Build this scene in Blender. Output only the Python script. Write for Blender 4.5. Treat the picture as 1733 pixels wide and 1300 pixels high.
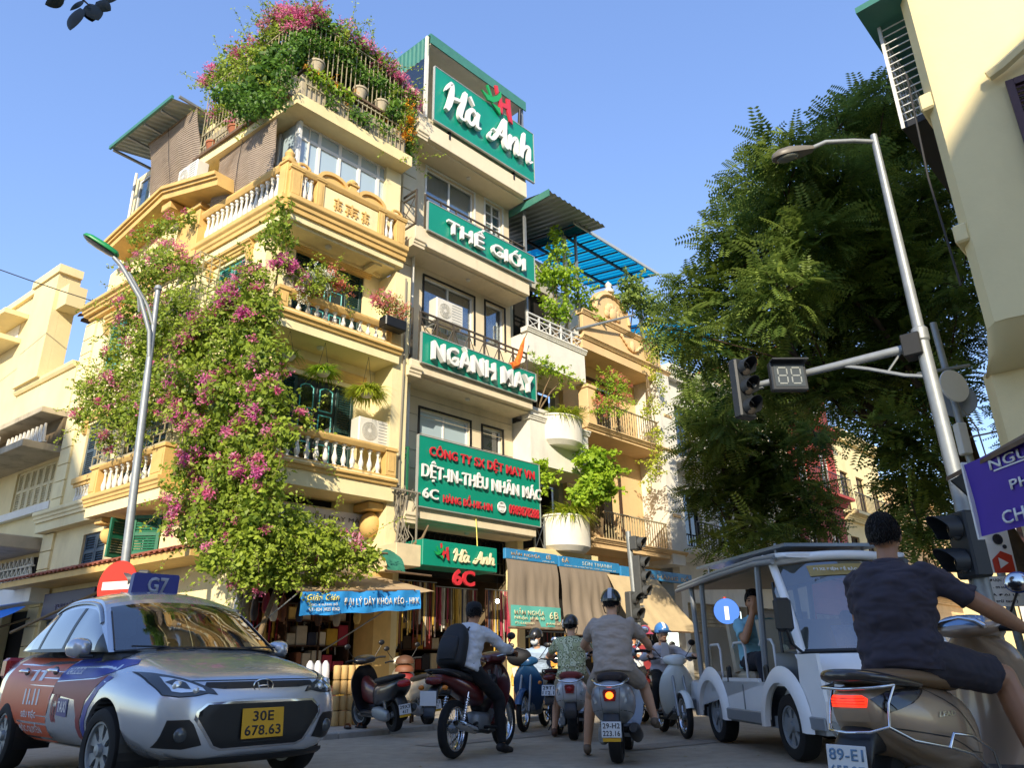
import bpy,bmesh,math,random
import numpy as np
from math import sin,cos,pi,radians,sqrt,atan2
from mathutils import Matrix,Vector,noise
for o in list(bpy.data.objects):bpy.data.objects.remove(o)
SC = bpy.context.scene
COL = SC.collection
random.seed(11); RNG = np.random.default_rng(5)
# ------------------------------------------------------------------ camera
PITCH,ROLL,CAMH = radians(20.8),radians(1.0),0.8
_F = Vector((0,cos(PITCH),sin(PITCH))); _R = Vector((1,0,0)); _U = _R.cross(_F)
_R2 = _R*cos(ROLL)-_U*sin(ROLL); _U2 = _R*sin(ROLL)+_U*cos(ROLL)
cam = bpy.data.objects.new('camera',bpy.data.cameras.new('camera')); COL.objects.link(cam)
cam.matrix_world = Matrix(((_R2.x,_U2.x,-_F.x,0),(_R2.y,_U2.y,-_F.y,0),(_R2.z,_U2.z,-_F.z,CAMH),(0,0,0,1)))
cam.data.sensor_width = 36; cam.data.lens = 1270/1733*36; cam.data.clip_end = 2000; cam.data.clip_start = .05
SC.camera = cam
# ------------------------------------------------------------------ light
SUN_AZ,SUN_EL = 186.0,27.0
world = bpy.data.worlds.new('World'); SC.world = world; world.use_nodes = True
_nt = world.node_tree; _bg = _nt.nodes['Background']
_sky = _nt.nodes.new('ShaderNodeTexSky'); _sky.sky_type = 'NISHITA'; _sky.sun_disc = False
_sky.sun_elevation = radians(SUN_EL); _sky.sun_rotation = radians(SUN_AZ)
_sky.air_density = 1.0; _sky.dust_density = 0.25; _sky.ozone_density = 3.0; _sky.altitude = 0
_gm = _nt.nodes.new('ShaderNodeGamma'); _gm.inputs[1].default_value = 0.62
_hs = _nt.nodes.new('ShaderNodeHueSaturation'); _hs.inputs['Saturation'].default_value = 1.34; _hs.inputs['Hue'].default_value = 0.517
_nt.links.new(_sky.outputs[0],_gm.inputs[0]); _nt.links.new(_gm.outputs[0],_hs.inputs['Color']); _nt.links.new(_hs.outputs[0],_bg.inputs[0]); _bg.inputs[1].default_value = 0.252
sun = bpy.data.objects.new('sun',bpy.data.lights.new('sun','SUN')); COL.objects.link(sun)
sun.data.energy = 3.3; sun.data.angle = radians(0.53); sun.data.color = (1.0,0.88,0.68)
_sd = Vector((sin(radians(SUN_AZ))*cos(radians(SUN_EL)),cos(radians(SUN_AZ))*cos(radians(SUN_EL)),sin(radians(SUN_EL))))
sun.rotation_euler = _sd.to_track_quat('Z','Y').to_euler(); sun.location = (-5,-20,30)
SC.view_settings.view_transform = 'Standard'; SC.view_settings.look = 'None'
SC.view_settings.exposure = 1.05; SC.view_settings.gamma = 1.0
try:SC.view_settings.use_curve_mapping = False
except Exception:pass
SC.render.engine = 'CYCLES'; SC.cycles.use_denoising = True
SC.cycles.max_bounces = 6; SC.cycles.transparent_max_bounces = 12; SC.cycles.caustics_reflective = False; SC.cycles.caustics_refractive = False
SC.cycles.sample_clamp_indirect = 6
# ------------------------------------------------------------------ helpers
def lin(h):
 if isinstance(h,str):
  h = h.lstrip('#'); c = [int(h[i:i+2],16)/255 for i in(0,2,4)]
  return tuple(((x+.055)/1.055)**2.4 if x>.04045 else x/12.92 for x in c)
 return tuple(h)
MATS = {}
def mat(name,col='#808080',rough=.6,metal=0,var=.0,vscale=3,bump=0,bscale=40,spec=.5,emit=None,estr=1,coat=0,stretch=(1,1,1),dirt=0,dirtcol='#4a4136',dscale=1.2,alpha=1,trans=0,noisecol=None):
 if name in MATS:return MATS[name]
 m = bpy.data.materials.new(name); m.use_nodes = True; nt = m.node_tree; N = nt.nodes; L = nt.links
 b = N['Principled BSDF']; c = lin(col)
 b.inputs['Base Color'].default_value = (*c,1); b.inputs['Roughness'].default_value = rough
 b.inputs['Metallic'].default_value = metal; b.inputs['Specular IOR Level'].default_value = spec
 if coat:b.inputs['Coat Weight'].default_value = coat; b.inputs['Coat Roughness'].default_value = .05
 if trans:b.inputs['Transmission Weight'].default_value = trans
 if emit:b.inputs['Emission Color'].default_value = (*lin(emit),1); b.inputs['Emission Strength'].default_value = estr
 out = None
 if var or bump or dirt:
  tc = N.new('ShaderNodeTexCoord'); mp = N.new('ShaderNodeMapping'); L.new(tc.outputs['Object'],mp.inputs[0]); mp.inputs['Scale'].default_value = stretch
 if var:
  n = N.new('ShaderNodeTexNoise'); n.inputs['Scale'].default_value = vscale; n.inputs['Detail'].default_value = 5; n.inputs['Roughness'].default_value = .62; L.new(mp.outputs[0],n.inputs[0])
  r = N.new('ShaderNodeValToRGB'); r.color_ramp.elements[0].position = .28; r.color_ramp.elements[1].position = .72
  d = lin(noisecol)if noisecol else tuple(x*(1-var)for x in c)
  r.color_ramp.elements[0].color = (*d,1); r.color_ramp.elements[1].color = (*[min(1,x*(1+var*.45))for x in c],1)
  L.new(n.outputs['Fac'],r.inputs[0]); out = r.outputs[0]
 if dirt:
  n2 = N.new('ShaderNodeTexNoise'); n2.inputs['Scale'].default_value = dscale; n2.inputs['Detail'].default_value = 9; n2.inputs['Roughness'].default_value = .7
  mp2 = N.new('ShaderNodeMapping'); mp2.inputs['Scale'].default_value = (1,1,.28); L.new(tc.outputs['Object'],mp2.inputs[0]); L.new(mp2.outputs[0],n2.inputs[0])
  r2 = N.new('ShaderNodeValToRGB'); r2.color_ramp.elements[0].position = .5; r2.color_ramp.elements[1].position = .78
  r2.color_ramp.elements[0].color = (0,0,0,1); r2.color_ramp.elements[1].color = (dirt,dirt,dirt,1); L.new(n2.outputs['Fac'],r2.inputs[0])
  mx = N.new('ShaderNodeMix'); mx.data_type = 'RGBA'; L.new(r2.outputs[0],mx.inputs['Factor'])
  if out:L.new(out,mx.inputs['A'])
  else:mx.inputs['A'].default_value = (*c,1)
  mx.inputs['B'].default_value = (*lin(dirtcol),1); out = mx.outputs['Result']
 if out:L.new(out,b.inputs['Base Color'])
 if bump:
  n3 = N.new('ShaderNodeTexNoise'); n3.inputs['Scale'].default_value = bscale; n3.inputs['Detail'].default_value = 6; L.new(mp.outputs[0],n3.inputs[0])
  bp = N.new('ShaderNodeBump'); bp.inputs['Strength'].default_value = bump; bp.inputs['Distance'].default_value = .02; L.new(n3.outputs['Fac'],bp.inputs['Height']); L.new(bp.outputs[0],b.inputs['Normal'])
 MATS[name] = m; return m
def glassmat(name,tint='#1b2226',refl=.12,rough=.02,tr=.85,tcol='#c8d4d6'):
 "thin pane: clear tinted transparency under a fresnel reflection"
 if name in MATS:return MATS[name]
 m = bpy.data.materials.new(name); m.use_nodes = True; nt = m.node_tree; N = nt.nodes; L = nt.links
 for n in list(N):
  if n.type!='OUTPUT_MATERIAL':N.remove(n)
 o = [n for n in N if n.type=='OUTPUT_MATERIAL'][0]
 t = N.new('ShaderNodeBsdfTransparent'); t.inputs[0].default_value = (*lin(tcol),1)
 d = N.new('ShaderNodeBsdfDiffuse'); d.inputs[0].default_value = (*lin(tint),1)
 g = N.new('ShaderNodeBsdfGlossy'); g.inputs['Roughness'].default_value = rough; g.inputs[0].default_value = (1,1,1,1)
 m1 = N.new('ShaderNodeMixShader'); m1.inputs[0].default_value = tr; L.new(d.outputs[0],m1.inputs[1]); L.new(t.outputs[0],m1.inputs[2])
 lw = N.new('ShaderNodeLayerWeight'); lw.inputs[0].default_value = .35
 ma = N.new('ShaderNodeMath'); ma.operation = 'MULTIPLY_ADD'; ma.inputs[1].default_value = .75; ma.inputs[2].default_value = refl; ma.use_clamp = True; L.new(lw.outputs['Fresnel'],ma.inputs[0])
 m2 = N.new('ShaderNodeMixShader'); L.new(ma.outputs[0],m2.inputs[0]); L.new(m1.outputs[0],m2.inputs[1]); L.new(g.outputs[0],m2.inputs[2]); L.new(m2.outputs[0],o.inputs[0])
 MATS[name] = m; return m
def leafmat(name,dark,light,trans=.3,rough=.5,third=None):
 "leaf colour from the per-leaf attribute 'tone'"
 if name in MATS:return MATS[name]
 m = bpy.data.materials.new(name); m.use_nodes = True; nt = m.node_tree; N = nt.nodes; L = nt.links
 b = N['Principled BSDF']; o = [n for n in N if n.type=='OUTPUT_MATERIAL'][0]
 a = N.new('ShaderNodeAttribute'); a.attribute_name = 'tone'
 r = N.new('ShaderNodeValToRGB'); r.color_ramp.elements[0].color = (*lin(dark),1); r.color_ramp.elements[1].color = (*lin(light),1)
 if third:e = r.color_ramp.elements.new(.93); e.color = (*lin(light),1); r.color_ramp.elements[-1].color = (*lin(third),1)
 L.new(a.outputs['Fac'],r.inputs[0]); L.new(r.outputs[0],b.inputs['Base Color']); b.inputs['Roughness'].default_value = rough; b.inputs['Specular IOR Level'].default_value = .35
 t = N.new('ShaderNodeBsdfTranslucent'); L.new(r.outputs[0],t.inputs[0])
 mx = N.new('ShaderNodeMixShader'); mx.inputs[0].default_value = trans; L.new(b.outputs[0],mx.inputs[1]); L.new(t.outputs[0],mx.inputs[2]); L.new(mx.outputs[0],o.inputs[0])
 MATS[name] = m; return m
def V3(*a):return Vector(a)
class MB:
 def __init__(s):s.v = []; s.f = []
 def add(s,vs,fs):
  k = len(s.v); s.v += [tuple(v)for v in vs]; s.f += [tuple(i+k for i in f)for f in fs]; return s
 def box(s,x0,x1,y0,y1,z0,z1,b=0):
  if x0>x1:x0,x1 = x1,x0
  if y0>y1:y0,y1 = y1,y0
  if z0>z1:z0,z1 = z1,z0
  if not b:
   return s.add([(x,y,z)for x in(x0,x1)for y in(y0,y1)for z in(z0,z1)],[(0,1,3,2),(4,6,7,5),(0,4,5,1),(2,3,7,6),(0,2,6,4),(1,5,7,3)])
  b = min(b,(x1-x0)*.45,(y1-y0)*.45,(z1-z0)*.45)
  vs = []; idx = {}
  X,Y,Z = (x0,x1),(y0,y1),(z0,z1); sg = (1,-1)
  for i in(0,1):
   for j in(0,1):
    for k in(0,1):
     for a in(0,1,2):
      idx[i,j,k,a] = len(vs)
      p = [X[i]+sg[i]*b,Y[j]+sg[j]*b,Z[k]+sg[k]*b]; p[a] = (X,Y,Z)[a][(i,j,k)[a]]; vs.append(p)
  fs = []
  for a in(0,1,2):
   o = [q for q in(0,1,2)if q!=a]
   for e in(0,1):
    q = []
    for(c,d)in((0,0),(1,0),(1,1),(0,1)):
     t = [0,0,0]; t[a] = e; t[o[0]] = c; t[o[1]] = d; q.append(idx[(*t,a)])
    if(e==1)!=(a==1):pass
    else:q = q[::-1]
    fs.append(q)
  for a in(0,1,2):
   o = [q for q in(0,1,2)if q!=a]
   for c in(0,1):
    for d in(0,1):
     t0 = [0,0,0]; t1 = [0,0,0]; t0[o[0]] = t1[o[0]] = c; t0[o[1]] = t1[o[1]] = d; t1[a] = 1
     fs.append([idx[(*t0,o[0])],idx[(*t1,o[0])],idx[(*t1,o[1])],idx[(*t0,o[1])]])
  for i in(0,1):
   for j in(0,1):
    for k in(0,1):fs.append([idx[i,j,k,0],idx[i,j,k,1],idx[i,j,k,2]])
  return s.add(vs,fs)
 def loft(s,rings,cap=True,closed=True):
  n = len(rings[0]); k = len(s.v)
  for r in rings:s.v += [tuple(p)for p in r]
  for i in range(len(rings)-1):
   for j in range(n if closed else n-1):
    a = k+i*n+j; b = k+i*n+(j+1)%n; s.f.append((a,b,b+n,a+n))
  if cap and closed:
   s.f.append(tuple(k+j for j in range(n))[::-1]); e = k+(len(rings)-1)*n; s.f.append(tuple(e+j for j in range(n)))
  return s
 def cyl(s,p0,p1,r0,r1=None,n=10,cap=True):
  r1 = r0 if r1 is None else r1; p0 = Vector(p0); p1 = Vector(p1); d = (p1-p0)
  if d.length<1e-6:return s
  d.normalize(); a = d.orthogonal().normalized(); b = d.cross(a)
  R = [[p+(a*cos(2*pi*i/n)+b*sin(2*pi*i/n))*r for i in range(n)]for p,r in((p0,r0),(p1,r1))]
  return s.loft(R,cap)
 def tube(s,path,r,n=6,cap=True,flat=1):
  P = [Vector(p)for p in path]; T = []
  for i in range(len(P)):
   t = P[min(i+1,len(P)-1)]-P[max(i-1,0)]; T.append(t.normalized())
  a = T[0].orthogonal().normalized(); rings = []
  for i,p in enumerate(P):
   a = (a-T[i]*a.dot(T[i])); a = a.normalized()if a.length>1e-6 else T[i].orthogonal().normalized(); b = T[i].cross(a)
   rr = r[i]if isinstance(r,(list,tuple))else r
   rings.append([p+a*cos(2*pi*j/n)*rr+b*sin(2*pi*j/n)*rr*flat for j in range(n)])
  return s.loft(rings,cap)
 def lathe(s,prof,n=12,c=(0,0,0),axis='z'):
  rings = []
  for r,h in prof:
   ring = []
   for i in range(n):
    x,y = r*cos(2*pi*i/n),r*sin(2*pi*i/n)
    p = {'z':(x,y,h),'y':(x,h,-y),'x':(h,x,y)}[axis]; ring.append((p[0]+c[0],p[1]+c[1],p[2]+c[2]))
   rings.append(ring)
  return s.loft(rings)
 def prism(s,poly,a,b,axis='y'):
  "polygon extruded along an axis; poly in the other two coordinates (x,z), (y,z) or (x,y)"
  def p3(p,h):return{'y':(p[0],h,p[1]),'x':(h,p[0],p[1]),'z':(p[0],p[1],h)}[axis]
  n = len(poly); k = len(s.v)
  s.v += [p3(p,a)for p in poly]+[p3(p,b)for p in poly]
  s.f.append(tuple(range(k,k+n))); s.f.append(tuple(range(k+2*n-1,k+n-1,-1)))
  for i in range(n):s.f.append((k+i,k+n+i,k+n+(i+1)%n,k+(i+1)%n))
  return s
 def ell(s,c,r,n=12,m=8,M=None):
  r = (r,r,r)if not isinstance(r,(tuple,list))else r; k = len(s.v); pts = []
  for j in range(1,m):
   t = pi*j/m
   for i in range(n):pts.append(Vector((r[0]*sin(t)*cos(2*pi*i/n),r[1]*sin(t)*sin(2*pi*i/n),r[2]*cos(t))))
  pts += [Vector((0,0,r[2])),Vector((0,0,-r[2]))]
  if M is not None:pts = [M@p for p in pts]
  s.v += [tuple(Vector(c)+p)for p in pts]; T = k+(m-1)*n; Bm = T+1
  for i in range(n):
   s.f.append((T,k+i,k+(i+1)%n)); s.f.append((Bm,k+(m-2)*n+(i+1)%n,k+(m-2)*n+i))
   for j in range(m-2):s.f.append((k+j*n+i,k+(j+1)*n+i,k+(j+1)*n+(i+1)%n,k+j*n+(i+1)%n))
  return s
 def grid(s,P):
  h = len(P); w = len(P[0]); k = len(s.v)
  for r in P:s.v += [tuple(p)for p in r]
  for i in range(h-1):
   for j in range(w-1):s.f.append((k+i*w+j,k+i*w+j+1,k+(i+1)*w+j+1,k+(i+1)*w+j))
  return s
 def xf(s,M,i0=0):
  s.v[i0:] = [tuple(M@Vector(p))for p in s.v[i0:]]; return s
 def join(s,o,M=None):
  return s.add([M@Vector(p)for p in o.v]if M is not None else o.v,o.f)
 def mesh(s,name,smooth=None,fixn=True):
  me = bpy.data.meshes.new(name); me.from_pydata(s.v,[],s.f); me.validate()
  if fixn:
   bm = bmesh.new(); bm.from_mesh(me); bmesh.ops.recalc_face_normals(bm,faces=bm.faces); bm.to_mesh(me); bm.free()
  if smooth:me.shade_smooth(); me.set_sharp_from_angle(angle=radians(smooth))
  return me
WM = {}
def _link(o,parent,M):
 COL.objects.link(o); M = M if M is not None else(WM[parent.name]if parent else Matrix())
 if parent:o.parent = parent; o.matrix_basis = WM[parent.name].inverted()@M
 else:o.matrix_basis = M
 WM[o.name] = M; return o
def ob(name,mb,material=None,parent=None,M=None,smooth=None,kind=None,label=None,cat=None,group=None,fixn=True):
 me = mb if isinstance(mb,bpy.types.Mesh)else mb.mesh(name,smooth,fixn)
 if material is not None and not me.materials:me.materials.append(material if not isinstance(material,str)else MATS[material])
 o = bpy.data.objects.new(name,me); _link(o,parent,M); return tag(o,label,cat,group,kind)
def tag(o,label=None,cat=None,group=None,kind=None):
 if label:o['label'] = label
 if cat:o['category'] = cat
 if group:o['group'] = group
 if kind:o['kind'] = kind
 return o
def thing(name,label,cat,M=None,group=None):
 o = bpy.data.objects.new(name,None); o.empty_display_size = .2; _link(o,None,M if M is not None else Matrix()); return tag(o,label,cat,group)
def copy_tree(o,M,label=None,group=None,parent=None):
 c = o.copy(); COL.objects.link(c)
 if parent is None:c.matrix_basis = M; WM[c.name] = M
 else:c.parent = parent; WM[c.name] = WM[parent.name]@c.matrix_basis
 if label:c['label'] = label
 if group:c['group'] = group
 for ch in[x for x in bpy.data.objects if x.parent==o]:copy_tree(ch,None,parent=c)
 return c
def T(x=0,y=0,z=0,rz=0,rx=0,ry=0,s=1):
 return Matrix.Translation((x,y,z))@Matrix.Rotation(radians(rz),4,'Z')@Matrix.Rotation(radians(ry),4,'Y')@Matrix.Rotation(radians(rx),4,'X')@Matrix.Scale(s,4)
 # facade frames: local x runs right along the wall, y into the building, z up
def frameA(u=0,y=0,z=0):
 a = radians(46.4); ox,oy = -8.6899,8.2755
 return Matrix.Translation((ox+cos(a)*u-sin(a)*y,oy+sin(a)*u+cos(a)*y,z))@Matrix.Rotation(a,4,'Z')
CORNER = frameA(6.15).translation.copy()
def frameB(u=0,y=0,z=0):
 a = radians(-36.9)
 return Matrix.Translation((CORNER.x+cos(a)*u-sin(a)*y,CORNER.y+sin(a)*u+cos(a)*y,z))@Matrix.Rotation(a,4,'Z')
def text_mesh(txt,w=None,h=None,extrude=.02,bold=0,shear=0,name='lettering',space=1.06,align='C',bevel=0):
 "letters standing in the local x-z plane, facing -y, fitted to w x h, centred"
 cu = bpy.data.curves.new(name,'FONT'); cu.body = txt; cu.size = 1; cu.extrude = 0; cu.offset = bold; cu.shear = shear; cu.space_character = space; cu.resolution_u = 3; cu.align_x = 'CENTER'
 o = bpy.data.objects.new(name,cu); me = bpy.data.meshes.new_from_object(o); bpy.data.objects.remove(o); bpy.data.curves.remove(cu)
 bm = bmesh.new(); bm.from_mesh(me); bmesh.ops.remove_doubles(bm,verts=bm.verts,dist=1e-4)
 if extrude:
  r = bmesh.ops.extrude_face_region(bm,geom=bm.faces[:]); ev = [g for g in r['geom']if isinstance(g,bmesh.types.BMVert)]
 else:ev = []
 xs = [v.co.x for v in bm.verts]; ys = [v.co.y for v in bm.verts]; x0,x1,y0,y1 = min(xs),max(xs),min(ys),max(ys)
 sx = w/(x1-x0)if w else None; sy = h/(y1-y0)if h else None; sx = sx or sy; sy = sy or sx; es = set(ev)
 for v in bm.verts:
  x,y = (v.co.x-(x0+x1)/2)*sx,(v.co.y-(y0+y1)/2)*sy; v.co = (x,-extrude if v in es else 0,y)
 if extrude:bmesh.ops.recalc_face_normals(bm,faces=bm.faces)
 bm.to_mesh(me); bm.free(); me.name = name; me.materials.clear(); return me
def np_mesh(name,V,F,tone=None):
 me = bpy.data.meshes.new(name); nv,nf,k = len(V),len(F),F.shape[1]
 me.vertices.add(nv); me.vertices.foreach_set('co',V.astype(np.float32).ravel())
 me.loops.add(nf*k); me.loops.foreach_set('vertex_index',F.astype(np.int32).ravel())
 me.polygons.add(nf); me.polygons.foreach_set('loop_start',np.arange(0,nf*k,k,dtype=np.int32))
 try:me.polygons.foreach_set('loop_total',np.full(nf,k,dtype=np.int32))
 except Exception:pass
 me.update(calc_edges=True)
 if tone is not None:
  a = me.attributes.new('tone','FLOAT','POINT'); a.data.foreach_set('value',tone.astype(np.float32))
 me.validate(); return me
def rot_rand(n,up=None,tilt=1.0):
 "n random rotation matrices (n,3,3); with up = unit vectors, leaf normals lean towards them"
 q = RNG.normal(size=(n,3)); nrm = q if up is None else up+tilt*q*.6
 nrm/=np.linalg.norm(nrm,axis=1,keepdims=True)
 a = RNG.normal(size=(n,3)); a -= nrm*np.sum(a*nrm,1,keepdims=True); a/=np.linalg.norm(a,axis=1,keepdims=True)
 return np.stack([a,np.cross(nrm,a),nrm],axis=2)
LEAF_V = np.array([[0,0,0],[.42,.3,.06],[1,0,-.05],[.42,-.3,.06]]); LEAF_F = np.array([[0,1,2,3]])
def scatter(name,P,size,normals=None,tpl=(LEAF_V,LEAF_F),tone=None,tilt=1.0,rots=None):
 n = len(P); R = rots if rots is not None else rot_rand(n,normals,tilt); tv,tf = tpl
 S = size if np.ndim(size)else np.full(n,size)
 V = np.einsum('nij,kj->nki',R,tv)*S[:,None,None]+P[:,None,:]
 F = (tf[None]+(np.arange(n)*len(tv))[:,None,None]).reshape(-1,tf.shape[1])
 tn = RNG.random(n)if tone is None else tone
 return np_mesh(name,V.reshape(-1,3),F,np.repeat(np.clip(tn,0,1),len(tv)))
def blob_points(blobs,per,shell=.55,squash=1):
 "points in ellipsoids (x,y,z,rx,ry,rz): denser towards the skin, with outward normals and a tone lighter towards skin and top"
 P,Nn,Tn = [],[],[]
 for b in blobs:
  c = np.array(b[:3]); r = np.array(b[3:6]if len(b)>=6 else[b[3]]*3); n = max(20,int(per*(r[0]*r[1]*r[2])**(2/3)))
  d = RNG.normal(size=(n,3)); d/=np.linalg.norm(d,axis=1,keepdims=True)
  wob = 1+.22*np.sin(d[:,0]*5.1+c[0]*3)*np.sin(d[:,1]*4.3+c[1])+.18*np.sin(d[:,2]*6.7+c[2]*5)
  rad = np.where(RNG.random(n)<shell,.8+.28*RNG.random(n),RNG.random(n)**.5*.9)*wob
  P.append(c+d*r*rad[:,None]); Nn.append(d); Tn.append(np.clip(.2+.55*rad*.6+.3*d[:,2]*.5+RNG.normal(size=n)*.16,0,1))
 return np.concatenate(P),np.concatenate(Nn),np.concatenate(Tn)
 # ------------------------------------------------------------------ materials shared by the street
mat('asphalt','#a69a86',.8,var=.22,vscale=6,bump=.5,bscale=160,dirt=.35,dirtcol='#857a68',dscale=.7)
mat('paving','#ada495',.8,var=.25,vscale=5,bump=.25,bscale=60,dirt=.4,dirtcol='#4c463e')
mat('kerbstone','#9c978c',.8,var=.25,vscale=6,bump=.3,bscale=50,dirt=.5,dirtcol='#3c3a36')
mat('ground','#6d675c',.9,var=.2,vscale=.5)
mat('yellow_wall','#efdfae',.85,var=.12,vscale=1.6,bump=.12,bscale=30,dirt=.42,dirtcol='#a58f60',dscale=1.0)
mat('ochre_trim','#dcb670',.75,var=.16,vscale=3,bump=.12,bscale=40,dirt=.35,dirtcol='#8a713f',dscale=1.6)
mat('cream_wall','#e4d2a0',.85,var=.1,vscale=1.2,bump=.1,bscale=30,dirt=.32,dirtcol='#b09a6a',dscale=.9)
mat('pale_yellow','#ecd9a4',.85,var=.12,vscale=1.2,bump=.1,bscale=30,dirt=.35,dirtcol='#a08f66',dscale=1)
mat('stained_concrete','#bdb096',.9,var=.2,vscale=2,bump=.25,bscale=30,dirt=.8,dirtcol='#4c4436',dscale=1.4)
mat('white_plaster','#e6e2d6',.75,var=.08,vscale=3,bump=.08,bscale=40,dirt=.42,dirtcol='#9c958a',dscale=1.3)
mat('beige_wall','#e2d3b4',.85,var=.08,vscale=1.5,bump=.08,bscale=30,dirt=.42,dirtcol='#9c8b6e')
mat('peach_wall','#e4c290',.85,var=.12,vscale=1.5,bump=.1,bscale=30,dirt=.35,dirtcol='#a08055')
mat('grey_wall','#b9b4a8',.85,var=.12,vscale=1.5,dirt=.35,dirtcol='#77705f')
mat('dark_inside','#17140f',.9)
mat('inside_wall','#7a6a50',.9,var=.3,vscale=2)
mat('shutter_teal','#3f8f88',.55,var=.15,vscale=6,dirt=.3,dirtcol='#2a4f4a',dscale=3)
mat('shutter_dark','#1e3f3c',.5,var=.2,vscale=6)
mat('shutter_slate','#3d4f5c',.55,var=.15,vscale=6)
mat('shutter_green','#1f6a4d',.5,var=.2,vscale=6)
mat('pane_teal','#4fb0ae',.5)
mat('door_dark','#1d2a2a',.45,var=.3,vscale=5)
mat('shutter_brown','#4b3236',.55,var=.15,vscale=5)
mat('shutter_cream','#d9cba0',.6,var=.12,vscale=5)
mat('roof_tile','#9c5a44',.8,var=.3,vscale=9,bump=.2,bscale=50,dirt=.4,dirtcol='#51362c',dscale=3)
mat('white_metal','#dcdcd8',.4,var=.05)
mat('grey_metal','#8d9294',.45,metal=.4,var=.12,vscale=6)
mat('galvanised','#979c9e',.5,metal=.4,var=.18,vscale=9)
mat('dark_metal','#2b2c2c',.5,metal=.3)
mat('black_metal','#161718',.45)
mat('rail_bronze','#5e564a',.5,metal=.3,var=.2)
mat('cage_metal','#a89d7c',.6,var=.2,vscale=8)
mat('rust_metal','#6b5540',.8,var=.35,vscale=9)
mat('corrug_green','#3f7a6c',.5,var=.15,vscale=3)
mat('corrug_grey','#9da49f',.5,var=.12,vscale=3)
mat('bamboo_blind','#ac9c8c',.9,var=.3,vscale=4,stretch=(1,1,14))
mat('aqua_curtain','#3fb3b4',.8,var=.2,vscale=3)
mat('sign_green','#0f8a72',.35,var=.08,vscale=1.5,dirt=.15,dirtcol='#0a5c4c',dscale=1.2)
mat('letter_white','#e4e3df',.4)
mat('letter_side','#b9bdb8',.4,metal=.3)
mat('letter_red','#c8313c',.4)
mat('letter_green','#1c9a52',.4)
mat('plastic_white','#d9d6cb',.45,var=.06,vscale=4,dirt=.2,dirtcol='#8f8a7a',dscale=3)
mat('plastic_black','#18191b',.45)
mat('rubber','#141414',.85,var=.2,vscale=20)
mat('chrome','#c9cccf',.12,metal=1)
mat('wire_black','#191919',.6)
mat('wire_grey','#8c8576',.7)
mat('terracotta','#a0603f',.8,var=.2,vscale=8)
mat('bark','#4a3b2c',.9,var=.35,vscale=9,bump=.5,bscale=30)
mat('vine_wood','#7d6a4f',.9,var=.3,vscale=14)
mat('curtain_blue','#d3e0ee',.8,var=.12,vscale=5,stretch=(4,4,.3))
mat('curtain_pink','#dcb0aa',.8,var=.2,vscale=5,stretch=(5,5,.3))
glassmat('pane_pale','#b8ccd6',.10,.05,.15)
glassmat('pane_clear','#8fa6ad',.05,.03,.92,'#e6eef0')
glassmat('pane_dark','#1d2528',.10,.03,.5,'#8a989c')
leafmat('blue_sheet','#0f9fc6','#18a8cc',.75,.4)
leafmat('leaf_boug','#4a6a20','#b0c244',.4)
leafmat('leaf_dark','#2c5220','#7aa336',.35)
leafmat('leaf_tree','#3a5a2c','#a0b455',.42)
leafmat('leaf_lime','#5d8a22','#b7d23c',.4)
leafmat('leaf_fern','#7d9c2a','#d3d64a',.4)
leafmat('petal_pink','#d6508a','#f7a4c4',.45)
leafmat('petal_magenta','#d0489a','#f08cc4',.45)
leafmat('petal_coral','#c85a4a','#eba28a',.35)
leafmat('petal_white','#d8d8c8','#fafaf0',.35)
leafmat('petal_orange','#e58a12','#ffbe2e',.35)
# ------------------------------------------------------------------ ground
g = MB(); g.grid([[(-600+1200*i/24,-600+1200*j/24,-.02)for i in range(25)]for j in range(25)]); ob('ground',g,'ground',kind='structure')
road = MB(); road.grid([[(-70+140*i/28,-40+130*j/26,-.004)for i in range(29)]for j in range(27)]); ob('road',road,'asphalt',kind='structure')
def wpt(fr,u,w,z):return fr(u,-w,z).translation
# pavement around the corner: kerb 2.15 m in front of facade A and 2.0 m in front of facade B
def line_pt(u_a=None,w_a=2.95,w_b=2.0):
# crossing of the two kerb lines
 p = wpt(frameA,0,w_a,0); d = (wpt(frameA,1,w_a,0)-p); q = wpt(frameB,0,w_b,0); e = (wpt(frameB,1,w_b,0)-q)
 den = d.x*e.y-d.y*e.x; t = ((q.x-p.x)*e.y-(q.y-p.y)*e.x)/den; return p+d*t,d,e
KC,KD,KE = line_pt()
arc = []
R_ = 1.6; c0 = KC+KD*1.6-KE*1.6
for i in range(9):
 t = i/8; arc.append((KC-KE*R_*(1-t))*(1-t)+(KC+KD*R_*t)*t)
kerb_line = [KC-KE*60]+arc+[KC+KD*80]
pv = MB(); inner = [KC-KE*60+(KD)*30]+[KC+KD*25-KE*25]*0+[KC+KD*80-KE*30]
poly = [(p.x,p.y)for p in kerb_line]+[((KC+KD*80-KE*30).x,(KC+KD*80-KE*30).y),((KC-KE*60+KD*30).x,(KC-KE*60+KD*30).y)]
pv.prism(poly,-.05,.058,'z'); pav = ob('pavement',pv,'paving',kind='structure')
ks = MB(); ks.box(-.395,.395,-.09,.09,-.05,.066,.012); ksm = ks.mesh('kerbstone'); ksm.materials.append(MATS['kerbstone'])
def along(a,b,n0,n1):
 d = (b-a).normalized(); ang = atan2(d.y,d.x)
 for k in range(n0,n1):
  p = a+d*(.4+.8*k); o = bpy.data.objects.new('kerbstone',ksm); _link(o,pav,Matrix.Translation((p.x,p.y,random.uniform(0,.006)))@Matrix.Rotation(ang+random.uniform(-.008,.008),4,'Z'))
along(kerb_line[9],kerb_line[10],0,34)
along(kerb_line[1],kerb_line[0],0,24)
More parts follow.
